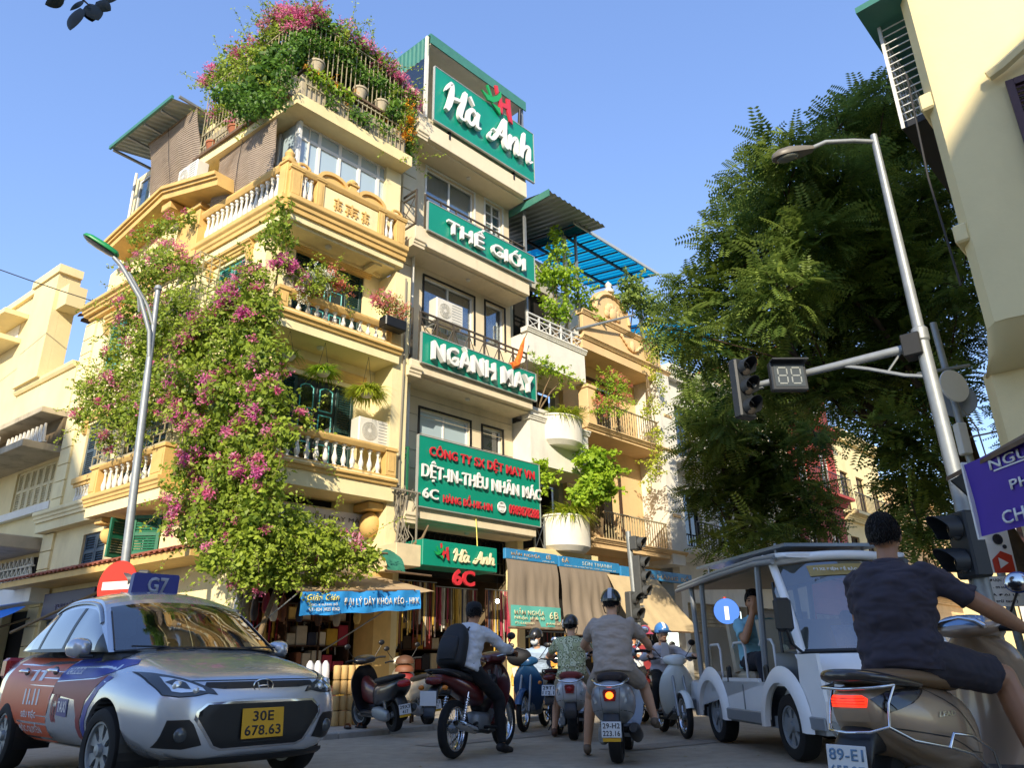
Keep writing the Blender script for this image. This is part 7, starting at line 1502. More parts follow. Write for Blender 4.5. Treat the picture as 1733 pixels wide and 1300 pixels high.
  if h[0]:b_ = MB(); b_.ell(h[0]+V3(.0,0,0),(.025,.05,.05),18,10); ob('foglamp',b_,'lamp_dark',t,smooth=60)
 b_ = MB(); b_.tube([(.8-.22*(abs(y)/.66)**2.5,y,.225)for y in np.linspace(-.62,.62,15)],.035,6,flat=.5); ob('bumper_lip',b_,'trim_black',t,smooth=60)
 plate(t,M,(.842,0,.455),.33,.2,['30E','678.63'],'plate_yellow',face='+x',tilt=-4)
 # interior
 for x,y in((-1.2,-.36),(-1.2,.36)):
  b_ = MB(); hullz(sm_st([(.5,x,.2,.22),(.62,x,.22,.24),(.66,x-.1,.1,.22)],3),16,3,b_); hullz(sm_st([(.6,x-.2,.07,.22),(.9,x-.26,.06,.23),(1.12,x-.3,.05,.16),(1.16,x-.31,.04,.1),(1.3,x-.32,.045,.11),(1.33,x-.32,.02,.05)],3),16,3,b_); ob('seat',b_,mat('seat_grey','#5b5a58',.85,var=.1),t,smooth=60)
 b_ = MB(); b_.box(-2.3,-2.1,-.6,.6,.6,1.15,.05); b_.box(-2.1,-1.7,-.6,.6,.5,.7,.05); ob('rear_seat',b_,'seat_grey',t)
 b_ = MB(); hull(sm_st([(-.2,.9,.68,.05),(-.4,.93,.7,.07),(-.62,.9,.68,.1),(-.66,.86,.66,.06)],3),20,4,b_); ob('dashboard',b_,mat('dash_dark','#2d2d2e',.7),t,smooth=60)
 b_ = MB(); b_.tube([(-.75-.06*sin(a),.36+.18*cos(a),.95+.17*sin(a))for a in np.linspace(0,2*pi,25)],.014,6); b_.cyl((-.66,.36,.9),(-.75,.36,.95),.03,n=8); ob('steering_wheel',b_,'trim_black',t,smooth=60)
 b_ = MB(); b_.box(-.98,-.94,-.12,.12,1.28,1.34,.01); ob('inner_mirror',b_,'trim_black',t)
 b_ = MB(); b_.box(-.34,-.3,-.52,-.38,.975,1.02); ob('windscreen_sticker',b_,'decal_white',t)
 for s_ in(-1,1):b_ = MB(); b_.tube([(-.2+.03*abs(y),s_*.1+y,.995+.012*abs(sin(y*3)))for y in np.linspace(0,.52*s_,9)],.008,5); ob('wiper',b_,'trim_black',t)
 b_ = MB(); b_.box(-2.6,-.25,-.6,.6,.25,.45); ob('floor_pan',b_,'trim_black',t)
 # roof sign
 rs_ = MB(); rs_.prism([(-.2,1.5),(-.185,1.72),(-.17,1.735),(.24,1.735),(.255,1.72),(.25,1.5)],-1.62,-1.54,'x'); ro = ob('roof_sign',rs_,'decal_navy',t)
 b_ = MB(); b_.box(-1.66,-1.5,-.19,.24,1.48,1.51,.01); ob('roof_sign_base',b_,'trim_black',ro)
 ob('roof_sign_letters',text_mesh('G7',.2,.15,.006,bold=.03),mat('letter_silver','#a9acb6',.4),ro,M@T(-1.538,.05,1.625)@Matrix.Rotation(radians(90),4,'Z')); ob('roof_sign_letters',text_mesh('TAXI',.09,.03,.006,bold=.03),'letter_silver',ro,M@T(-1.538,-.04,1.535)@Matrix.Rotation(radians(90),4,'Z'))
 # tail lamps
 for s_ in(-1,1):b_ = MB(); b_.box(-3.2,-3.0,s_*.55,s_*.75,.78,.98,.03); ob('tail_lamp',b_,mat('tail_red','#a01818',.25),t)
 return t
 # nose at (-1.57, 5.06); the car drives along the side street towards the camera's right
_hx,_hy = .8,-.6
taxi(T(-2.49,6.62,0,rz=-43.5,s=1.01))
# ------------------------------------------------------------------ motorbikes and scooters (x forward, rear axle above the origin)
def bar(parent,M,pts,r,mt,name,n=8,smooth=50):q = MB(); q.tube(pts,r,n); return ob(name,q,mt,parent,M,smooth=smooth)
def mirrors(t,M,x,z,w_,h=.16,mt='trim_black'):
 for s_ in(-1,1):
  o = bar(t,M,[(x,s_*w_*.6,z),(x-.02,s_*w_*.85,z+h*.6),(x-.03,s_*w_,z+h)],.006,mt,'mirror',6)
  q = MB(); q.ell((x-.035,s_*w_,z+h+.035),(.016,.055,.042),14,8); ob('mirror_glass',q,mt,o,M,smooth=60)
def fender(t,M,c,r,w_,a0,a1,mt,name='fender',th=.008):
 q = MB(); rings = []
 for a in np.linspace(radians(a0),radians(a1),18):
  d = V3(cos(a),0,sin(a)); R_ = []
  for k in range(9):b = -1+2*k/8; R_.append(Vector(c)+d*(r-.03*b*b)+V3(0,b*w_,0))
  for k in range(8,-1,-1):b = -1+2*k/8; R_.append(Vector(c)+d*(r-th-.03*b*b)+V3(0,b*(w_-th),0))
  rings.append(R_)
 q.loft(rings); return ob(name,q,mt,t,M,smooth=45)
def shock(t,M,a,b,r=.022):
 a,b = Vector(a),Vector(b); q = MB(); q.cyl(a,b,.012,n=8); o = ob('shock_absorber',q,'chrome',t,M); d = (b-a); L_ = d.length; d.normalize(); u = d.orthogonal().normalized(); v = d.cross(u)
 q = MB(); q.tube([a+d*L_*(.12+.7*k/60)+(u*cos(k*.9)+v*sin(k*.9))*r for k in range(61)],.005,4); ob('spring',q,'chrome',o,M)
def underbone(label,M,body='#7c1f1f',panel='#161618',seat='#141415',plate_lines=None,spoked=True,shield=None,lean=0,steer=0,head=True,group=None,plate_blank=False):
 if lean:M = M@Matrix.Rotation(radians(lean),4,'X')
 t = thing('motorbike',label,'motorbike',M,group); bm_ = mat('paint'+body,body,.3,coat=.5); pm = mat('paint'+panel,panel,.35,coat=.3); sm = mat('seat'+seat,seat,.6,var=.1,vscale=12); sh = mat('paint'+(shield or body),shield or body,.3,coat=.5)
 r = .285; wheel(t,M,(0,0,r),r,.085,.215,'spoke' if spoked else 'cast'); wheel(t,M,(1.23,0,r),r,.075,.215,'spoke' if spoked else 'cast',steer=steer)
 q = MB(); hull(sm_st([(-.42,.80,.02,.015),(-.38,.795,.07,.035),(-.2,.765,.115,.06),(.05,.70,.13,.09),(.3,.63,.135,.11),(.48,.58,.12,.1),(.56,.57,.06,.05)]),20,2.5,q); ob('rear_cowl',q,bm_,t,M,smooth=60)
 q = MB(); hull(sm_st([(-.34,.855,.03,.015),(-.3,.85,.1,.035),(-.1,.825,.125,.05),(.12,.79,.13,.05),(.36,.775,.115,.055),(.5,.775,.08,.04),(.54,.77,.02,.015)]),20,2.8,q); ob('seat',q,sm,t,M,smooth=60)
 bar(t,M,[(-.1,.13,.8),(-.3,.14,.84),(-.43,.1,.865),(-.46,0,.87),(-.43,-.1,.865),(-.3,-.14,.84),(-.1,-.13,.8)],.011,'trim_black','grab_rail')
 q = MB(); hull(sm_st([(-.49,.76,.02,.02),(-.47,.765,.075,.038),(-.43,.77,.1,.045),(-.36,.77,.06,.03)]),18,2.6,q); ob('tail_lamp',q,mat('tail_smoked','#5a1616',.25),t,M,smooth=60)
 q = MB(); hull(sm_st([(-.52,.42,.06,.01),(-.5,.5,.075,.02),(-.46,.62,.07,.05),(-.36,.68,.06,.06),(-.15,.66,.05,.05)]),16,2.6,q); ob('rear_fender',q,pm,t,M,smooth=60)
 if plate_lines or plate_blank:plate(t,M,(-.535,0,.6),.19,.14,plate_lines or[],face='-x',tilt=-14)if not plate_blank else ob('number_plate',MB().box(-.54,-.534,-.095,.095,.53,.67,.003),'plate_white',t,M)
 for s_ in(-1,1):q = MB(); q.ell((-.44,s_*.14,.7),(.04,.03,.025),10,7); ob('indicator',q,mat('amber','#c8741c',.3),t,M,smooth=60); shock(t,M,(-.02,s_*.13,.33),(.1,s_*.13,.64))
 for s_ in(-1,1):bar(t,M,[(0,s_*.09,r),(.25,s_*.09,.3),(.5,s_*.07,.33)],.018,'dark_metal','swing_arm')
 q = MB(); q.box(-.08,.52,.1,.125,.25,.35,.02); ob('chain_case',q,pm,t,M)
 q = MB(); hull(sm_st([(.36,.33,.05,.05),(.42,.33,.11,.1),(.6,.31,.12,.11),(.76,.34,.07,.07),(.88,.36,.05,.05)]),16,3,q); ob('engine',q,'grey_metal',t,M,smooth=50)
 for k in range(5):q = MB(); q.box(.72+.03*k,.738+.03*k,-.07,.07,.28,.44,.006); ob('cooling_fin',q,'grey_metal',t,M)
 bar(t,M,[(.85,-.06,.33),(.8,-.13,.24),(.5,-.16,.22),(.2,-.17,.26)],.02,'dark_metal','exhaust_pipe'); q = MB(); q.tube([(.22,-.17,.26),(.16,-.172,.27),(-.18,-.175,.34),(-.26,-.175,.355)],[.02,.048,.052,.03],12); ob('muffler',q,'chrome',t,M,smooth=50)
 q = MB(); q.tube([(.12,-.222,.28),(-.12,-.226,.335)],.022,8,flat=.5); ob('muffler_guard',q,'galvanised',t,M,smooth=50)
 q = MB(); rings = []
 for z,x,w_ in sm_st([(.28,.74,.13),(.4,.82,.2),(.55,.9,.24),(.72,.965,.235),(.86,1.0,.17),(.94,1.01,.1)],4):rings.append([(x+.09*(1-(b*b))-.02,b*w_,z)for b in np.linspace(-1,1,11)]+[(x+.075*(1-(b*b))-.035,b*w_,z)for b in np.linspace(1,-1,11)])
 q.loft(rings); ob('leg_shield',q,sh,t,M,smooth=50)
 q = MB(); hull(sm_st([(.45,.5,.04,.06),(.6,.46,.07,.08),(.8,.55,.07,.1),(.95,.72,.06,.1)]),14,2.6,q); ob('frame_cover',q,pm,t,M,smooth=60)
 for s_ in(-1,1):bar(t,M,[(1.0,s_*.07,.86),(1.12,s_*.08,.56),(1.23,s_*.085,.285)],.02,'galvanised','fork')
 fender(t,M,(1.23,0,r),.325,.055,20,165,sh,'front_fender')
 q = MB(); hull(sm_st([(.84,.99,.05,.04),(.92,1.0,.17,.06),(1.0,1.0,.15,.075),(1.08,.985,.09,.06),(1.1,.98,.03,.02)]),18,2.6,q); ob('handlebar_cover',q,sh,t,M,smooth=60)
 if head:q = MB(); q.ell((1.065,0,.985),(.035,.085,.05),16,10); ob('headlamp',q,'lamp_clear',t,M,smooth=60)
 bar(t,M,[(.88,.1,1.01),(.86,.2,1.03),(.83,.33,1.02)],.012,'chrome','handlebar'); bar(t,M,[(.88,-.1,1.01),(.86,-.2,1.03),(.83,-.33,1.02)],.012,'chrome','handlebar')
 for s_ in(-1,1):bar(t,M,[(.845,s_*.24,1.027),(.83,s_*.35,1.02)],.018,'rubber','grip'); bar(t,M,[(.89,s_*.2,1.03),(.92,s_*.26,1.03),(.9,s_*.34,1.02)],.006,'dark_metal','lever',6)
 mirrors(t,M,.88,1.04,.3)
 for s_ in(-1,1):bar(t,M,[(.5,s_*.1,.27),(.5,s_*.27,.27)],.017,'rubber','foot_peg'); bar(t,M,[(.1,s_*.12,.3),(.1,s_*.22,.33)],.014,'rubber','foot_peg')
 bar(t,M,[(.35,.1,.22),(.2,.16,.1),(.14,.18,.05)],.01,'dark_metal','stand',6); return t,M
def scooter(label,M,body='#6b6e72',seat='#2a2020',accent='chrome',plate_lines=None,lit=False,style='vespa',lean=0,steer=0,group=None,tailc='#b81a10'):
 if lean:M = M@Matrix.Rotation(radians(lean),4,'X')
 t = thing('scooter',label,'scooter',M,group); bm_ = mat('paint'+body,body,.28,metal=.15,coat=.6); sm = mat('seat'+seat,seat,.6,var=.1,vscale=12)
 r = .235; wheel(t,M,(0,0,r),r,.115,.15,'cast',rim_m='dark_metal'); wheel(t,M,(1.28,0,r),r,.105,.155,'cast',rim_m='galvanised',steer=steer)
 if style=='vespa':bst = [(-.41,.60,.03,.04),(-.39,.61,.11,.1),(-.34,.61,.165,.145),(-.22,.58,.205,.185),(-.02,.555,.215,.2),(.2,.56,.2,.19),(.38,.54,.165,.19),(.48,.5,.13,.19),(.52,.48,.08,.12)]
 else:bst = [(-.47,.69,.02,.02),(-.45,.685,.09,.05),(-.4,.67,.14,.085),(-.25,.62,.165,.14),(-.02,.57,.175,.17),(.2,.55,.17,.18),(.38,.52,.15,.18),(.48,.48,.12,.17),(.52,.46,.08,.1)]
 q = MB(); hull(sm_st(bst),28,2.5,q); ob('rear_body',q,bm_,t,M,smooth=60)
 bv = BVHTree.FromPolygons([Vector(p)for p in q.v],[f for f in q.f])
 q = MB(); hull(sm_st([(-.3,.80,.04,.02),(-.27,.795,.12,.045),(-.1,.785,.155,.06),(.15,.765,.155,.055),(.38,.75,.12,.05),(.48,.745,.05,.03)]if style=='vespa' else[(-.36,.79,.03,.015),(-.32,.785,.1,.035),(-.12,.77,.14,.05),(.15,.745,.15,.05),(.38,.73,.12,.045),(.5,.725,.05,.03)]),22,2.8,q); ob('seat',q,sm,t,M,smooth=60)
 q = MB(); q.box(.42,.98,-.17,.17,.24,.30,.03); ob('floorboard',q,'trim_black',t,M); q = MB(); q.box(.44,.96,-.16,.16,.2,.24,.02); ob('floor_rim',q,bm_,t,M)
 q = MB(); rings = []
 for z,x,w_ in sm_st([(.24,.93,.15),(.34,1.0,.2),(.55,1.07,.23),(.75,1.09,.225),(.88,1.075,.17),(.96,1.06,.09)],4):rings.append([(x+.1*(1-b*b),b*w_,z)for b in np.linspace(-1,1,13)]+[(x+.05*(1-b*b)-.03,b*w_,z)for b in np.linspace(1,-1,13)])
 q.loft(rings); ob('front_shield',q,bm_,t,M,smooth=50)
 q = MB(); hull(sm_st([(.93,1.03,.05,.03),(.99,1.04,.19,.055),(1.07,1.05,.17,.075),(1.15,1.04,.09,.06),(1.17,1.03,.03,.02)]),20,2.6,q); ob('handlebar_cover',q,bm_,t,M,smooth=60)
 q = MB(); q.ell((1.135,0,1.035),(.035,.07,.05),16,10); ob('headlamp',q,'lamp_clear',t,M,smooth=60)
 fender(t,M,(1.28,0,r),.275,.07,10,170,bm_,'front_fender')
 bar(t,M,[(1.12,0,.5),(1.28,.07,r)],.022,'dark_metal','fork')
 for s_ in(-1,1):bar(t,M,[(1.0,s_*.15,1.05),(.97,s_*.26,1.06),(.95,s_*.35,1.05)],.017,'rubber','grip')
 mirrors(t,M,1.0,1.08,.3,.17,'chrome' if style=='vespa' else 'trim_black')
 q = MB(); q.tube([(.3,-.19,.2),(.15,-.2,.22),(.05,-.205,.25),(-.25,-.205,.32),(-.33,-.2,.34)],[.025,.05,.065,.065,.04],12); ob('muffler',q,'trim_black',t,M,smooth=50)
 q = MB(); hull(sm_st([(-.1,.24,.03,.05),(.0,.25,.05,.09),(.25,.27,.06,.1),(.42,.28,.05,.07)]),14,2.8,q); q.v = [(x,y+.13,z)for x,y,z in q.v]; ob('engine_case',q,'grey_metal',t,M,smooth=50)
 shock(t,M,(-.03,.13,.26),(.02,.14,.5))
 q = MB(); hull(sm_st([(-.4,.3,.07,.02),(-.38,.36,.085,.05),(-.3,.45,.08,.08),(-.15,.5,.06,.06)]),16,2.6,q); ob('rear_fender',q,'trim_black',t,M,smooth=60)
 if plate_lines:plate(t,M,(-.425,0,.33),.19,.14,plate_lines,face='-x',tilt=-6); q = MB(); q.box(-.424,-.41,-.085,.085,.225,.255); ob('plate_strip',q,'plate_yellow',t,M)
 if style=='vespa':
  bar(t,M,[(-.18,.17,.78),(-.32,.175,.77),(-.42,.12,.73),(-.44,.05,.715),(-.44,-.05,.715),(-.42,-.12,.73),(-.32,-.175,.77),(-.18,-.17,.78)],.012,'chrome','grab_rail')
  pts = [(-.055,.58),(.055,.58),(.07,.66),(.055,.685),(-.055,.685),(-.07,.66)]
  q = MB(); q.prism([(a*.95,b)for a,b in pts],-.43,-.36,'x'); ob('tail_lamp_rim',q,mat('tail_red2','#7c1210',.25),t,M)
  lm = mat('tail_lit','#ff3b10',.3,emit='#ff5a14',estr=3.2)if lit else mat('tail_red','#a01818',.25)
  q = MB(); q.ell((-.425,0,.632),(.018,.04,.034),18,10); ob('tail_lamp',q,lm,t,M,smooth=60)
  for s_ in(-1,1):
   decal('panel_gap',[(s_*.075,.45),(s_*.079,.45),(s_*.1,.7),(s_*.096,.7)][::s_],bv,'x',-1,'trim_black',t,M,.0015,.03); decal('panel_gap',[(-.36,.5),(.0,.44),(.36,.42),(.36,.416),(.0,.435),(-.36,.495)][::s_],bv,'y',s_,'trim_black',t,M,.0015,.05)
  for s_ in(-1,1):decal('indicator',[(s_*.12,.57),(s_*.15,.55),(s_*.175,.62),(s_*.165,.65)][::s_],bv,'x',-1,'lamp_clear',t,M,.006,.03)
 return t,M
 # grey scooter of the rider in the grey shirt, and the others
MV = T(.883,7.45,0,rz=77.5,s=.9); scooter('dark grey scooter with its tail light lit, seen from behind',MV,'#8b8e92','#2a1f1e',plate_lines=['29-H2','223.16'],lit=True)
MFl = T(.66,9.8,0,rz=82,s=.9); scooter('white scooter with a red seat under the floral shirted rider',MFl,'#c9cccf','#7a2a26',plate_lines=None)
MHd = T(-.63,8.03,0,rz=65.5,s=.92); underbone('dark red and black motorbike under the rider with a backpack',MHd,'#5c1d1c','#141416',plate_blank=True,spoked=True)
MBk = T(.52,10.6,0,rz=74,s=.9); underbone('black motorbike with a worn white plate left of the white scooter',MBk,'#1c1c1e','#151516','#5a1f1c',plate_lines=['29T1','112.1'])
MMk = T(.4,12.2,0,rz=-107,s=.9); underbone('blue motorbike of the masked rider facing the camera',MMk,'#1d2c44','#17181a',shield='#1f4a73',spoked=True)
MCb = T(1.9,10.75,0,rz=-86,s=.87); underbone('white motorbike of the woman with the blue helmet',MCb,'#d4dbd6','#202224',shield='#d9dfda')
MPk = T(-1.6,10.7,.06,rz=123,s=.86);
def parked(label,M,body,seat,tank):
 t,M = scooter(label,M,body,seat,style='sport',lean=-7,plate_lines=['29X3','417'],steer=12); q = MB(); hull(sm_st([(.4,.5,.06,.1),(.6,.52,.09,.15),(.8,.55,.1,.18),(.98,.6,.1,.2)]),16,2.6,q); ob('centre_cover',q,mat('paint'+tank,tank,.35,coat=.4),t,M,smooth=60)
 q = MB(); hull(sm_st([(-.5,.68,.02,.02),(-.49,.68,.08,.035),(-.45,.69,.11,.05),(-.38,.69,.06,.03)]),16,2.6,q); ob('tail_lamp',q,'tail_red',t,M,smooth=60)
parked('parked black and red scooter on its stand at the kerb',MPk,'#1a1a1c','#161617','#5a1c18')
parked('parked cream white scooter behind the black one',T(-1.3,11.9,.06,rz=118,s=.86),'#d9cfb8','#2c2a28','#d0c6b0')
M3 = T(1.75,12.2,0,rz=75,s=.9); underbone('dark motorbike half hidden behind the grey shirted rider',M3,'#2a1a18','#17181a')
MRd = T(1.95,12.7,0,rz=-80,s=.9); underbone('dark motorbike of the red helmeted rider',MRd,'#5c1814','#1a1a1b')
# ------------------------------------------------------------------ the big beige scooter in the right foreground
def big_scooter(M):
 t = thing('scooter','large beige scooter with chrome guard rails in the right foreground','scooter',M); bg_m = mat('paint_beige','#a18c74',.3,metal=.3,coat=.7); bk = mat('gloss_dark','#2b2522',.25,coat=.6); tan = mat('seat_tan','#6d5334',.55,var=.1)
 r = .25; wheel(t,M,(0,0,r),r,.11,.15,'cast',rim_m='dark_metal'); wheel(t,M,(1.29,0,r),r,.1,.155,'cast',rim_m='galvanised')
 bst = [(-.4,.655,.02,.03),(-.385,.65,.075,.07),(-.33,.63,.12,.11),(-.2,.59,.165,.16),(.0,.55,.2,.2),(.22,.52,.21,.21),(.42,.49,.18,.21),(.55,.45,.14,.18),(.6,.42,.08,.1)]
 q = MB(); hull(sm_st(bst),32,2.6,q); ob('rear_body',q,bg_m,t,M,smooth=60); bv = BVHTree.FromPolygons([Vector(p)for p in q.v],list(q.f))
 q = MB(); hull(sm_st([(-.45,.785,.02,.012),(-.42,.785,.1,.03),(-.32,.775,.16,.035),(-.15,.755,.17,.03),(.02,.735,.165,.02)]),22,2.8,q); ob('rear_carrier',q,bk,t,M,smooth=60)
 q = MB(); hull(sm_st([(-.22,.775,.05,.02),(-.15,.775,.14,.035),(.05,.765,.165,.045),(.3,.745,.165,.045),(.5,.73,.12,.04),(.58,.72,.04,.02)]),22,2.8,q); ob('seat',q,tan,t,M,smooth=60)
 lit = mat('tail_lit2','#d82412',.25,emit='#ff3014',estr=.9)
 for s_ in(-1,1):
  q_ = lambda nm,P,mt,off,ax = 'y':decal(nm,[(a,b)for a,b in P][::(1 if s_>0 else-1)],bv,ax,s_,mt,t,M,off,.03)
  q_('side_lamp',[(-.36,.68),(-.3,.615),(-.12,.655),(.06,.715),(-.02,.725),(-.25,.71)],bk,.004); q_('side_lens',[(-.29,.675),(-.24,.63),(-.1,.665),(.0,.705),(-.15,.705)],'lamp_dark',.008)
  me = text_mesh('LEAD',.16,.022,0,bold=.02,shear=.3); me.transform(Matrix.Translation((.12 if s_<0 else-.12,0,.6))if s_<0 else Matrix.Scale(-1,4,(1,0,0))@Matrix.Translation((-.12,0,.6))); decal('badge',me,bv,'y',s_,'chrome',t,M,.005,.05)
  bar(t,M,[(-.24,s_*.16,.74),(-.3,s_*.15,.66),(-.33,s_*.15,.56),(-.22,s_*.2,.5),(.0,s_*.255,.46),(.2,s_*.25,.42),(.36,s_*.25,.34),(.3,s_*.25,.26)],.0075,'chrome','guard_rail')
  bar(t,M,[(-.02,s_*.255,.46),(.02,s_*.265,.52),(.2,s_*.265,.5),(.42,s_*.25,.42),(.5,s_*.23,.3)],.0075,'chrome','guard_rail')
 for zz in(.657,.669,.681):decal('lamp_rib',[(-.08,zz),(-.08,zz+.003),(.08,zz+.003),(.08,zz)],bv,'x',-1,mat('tail_red','#a01818',.25),t,M,.0105,.03)
 for s_ in(-1,1):
  for P_ in([(-.3,.56),(.1,.5),(.34,.42),(.5,.4),(.5,.394),(.34,.414),(.1,.494),(-.3,.553)],[(.05,.712),(.24,.62),(.4,.5),(.46,.36),(.466,.36),(.406,.504),(.245,.626),(.056,.716)]):decal('panel_gap',P_[::s_],bv,'y',s_,'trim_black',t,M,.0015,.04)
 decal('tail_lamp',[(-.085,.645),(-.09,.68),(-.07,.695),(.07,.695),(.09,.68),(.085,.645)],bv,'x',-1,lit,t,M,.008,.03); decal('tail_lens',[(-.085,.585),(-.085,.638),(.085,.638),(.085,.585)],bv,'x',-1,bg_m,t,M,.006,.03)
 bar(t,M,[(-.24,.16,.74),(-.38,.13,.73),(-.42,0,.725),(-.38,-.13,.73),(-.24,-.16,.74)],.008,'chrome','guard_rail'); bar(t,M,[(-.33,.15,.56),(-.41,.1,.54),(-.435,0,.535),(-.41,-.1,.54),(-.33,-.15,.56)],.0075,'chrome','guard_rail')
 q = MB(); hull(sm_st([(-.45,.34,.08,.02),(-.43,.42,.1,.05),(-.34,.5,.09,.08),(-.15,.5,.07,.06)]),16,2.6,q); ob('rear_fender',q,'trim_black',t,M,smooth=60)
 plate(t,M,(-.475,0,.41),.2,.15,['89-E1','655.27'],face='-x',tilt=-4,ink=mat('plate_blue_ink','#5f7f9c',.6))
 q = MB(); q.box(.5,1.0,-.19,.19,.26,.31,.03); ob('floorboard',q,'trim_black',t,M)
 q = MB(); rings = []
 for z,x,w_ in sm_st([(.26,.95,.17),(.38,1.03,.22),(.55,1.09,.25),(.75,1.1,.245),(.9,1.08,.2),(.98,1.05,.12)],4):rings.append([(x+.12*(1-b*b),b*w_,z)for b in np.linspace(-1,1,13)]+[(x-.1*(1-b*b)-.03,b*w_,z)for b in np.linspace(1,-1,13)])
 q.loft(rings); ob('front_shield',q,bg_m,t,M,smooth=50)
 M2 = M@T(0,0,-.055)
 q = MB(); hull(sm_st([(.86,1.06,.05,.02),(.9,1.07,.15,.045),(.98,1.085,.2,.06),(1.08,1.075,.17,.07),(1.17,1.05,.1,.05),(1.19,1.04,.03,.02)]),22,2.6,q); ob('handlebar_cover',q,bg_m,t,M2,smooth=60)
 q = MB(); hull(sm_st([(.875,1.09,.08,.02),(.9,1.1,.13,.035),(.96,1.125,.12,.03),(1.0,1.13,.06,.015)]),18,2.6,q); ob('instrument_panel',q,mat('dial_glass','#86a5c8',.1,metal=.3),t,M2,smooth=60)
 bar(t,M2,[(.87,.15,1.08),(.88,.1,1.115),(.9,0,1.135),(.88,-.1,1.115),(.87,-.15,1.08)],.014,'chrome','panel_rim')
 q = MB(); q.ell((1.16,0,1.04),(.04,.09,.05),16,10); ob('headlamp',q,'lamp_clear',t,M2,smooth=60)
 for s_ in(-1,1):bar(t,M2,[(.97,s_*.17,1.07),(.93,s_*.26,1.07),(.89,s_*.37,1.055)],.018,'rubber','grip'); bar(t,M2,[(1.0,s_*.2,1.06),(.99,s_*.28,1.055),(.95,s_*.36,1.05)],.007,'galvanised','brake_lever',6)
 for s_ in(-1,1):
  o = bar(t,M2,[(.98,s_*.19,1.09),(.95,s_*.27,1.16),(.94,s_*.33,1.26)],.007,'trim_black','mirror',6); q = MB(); q.ell((.94,s_*.345,1.31),(.022,.075,.06),18,10); ob('mirror_shell',q,mat('mirror_blue','#22408a',.3),o,M2,smooth=60); q = MB(); q.ell((.925,s_*.345,1.31),(.012,.066,.052),18,10); ob('mirror_glass',q,'chrome',o,M2,smooth=60)
 fender(t,M,(1.29,0,r),.29,.07,10,170,bg_m,'front_fender')
 bar(t,M,[(1.1,.2,.8),(1.2,.22,.6),(1.12,.24,.4)],.011,'chrome','guard_rail')
 q = MB(); q.tube([(.3,-.2,.22),(.1,-.22,.26),(-.25,-.22,.34),(-.33,-.215,.36)],[.03,.065,.065,.04],12); ob('muffler',q,'trim_black',t,M,smooth=50)
 return t,M
ML = T(1.8,3.93,0,rz=36,s=.95); big_scooter(ML)
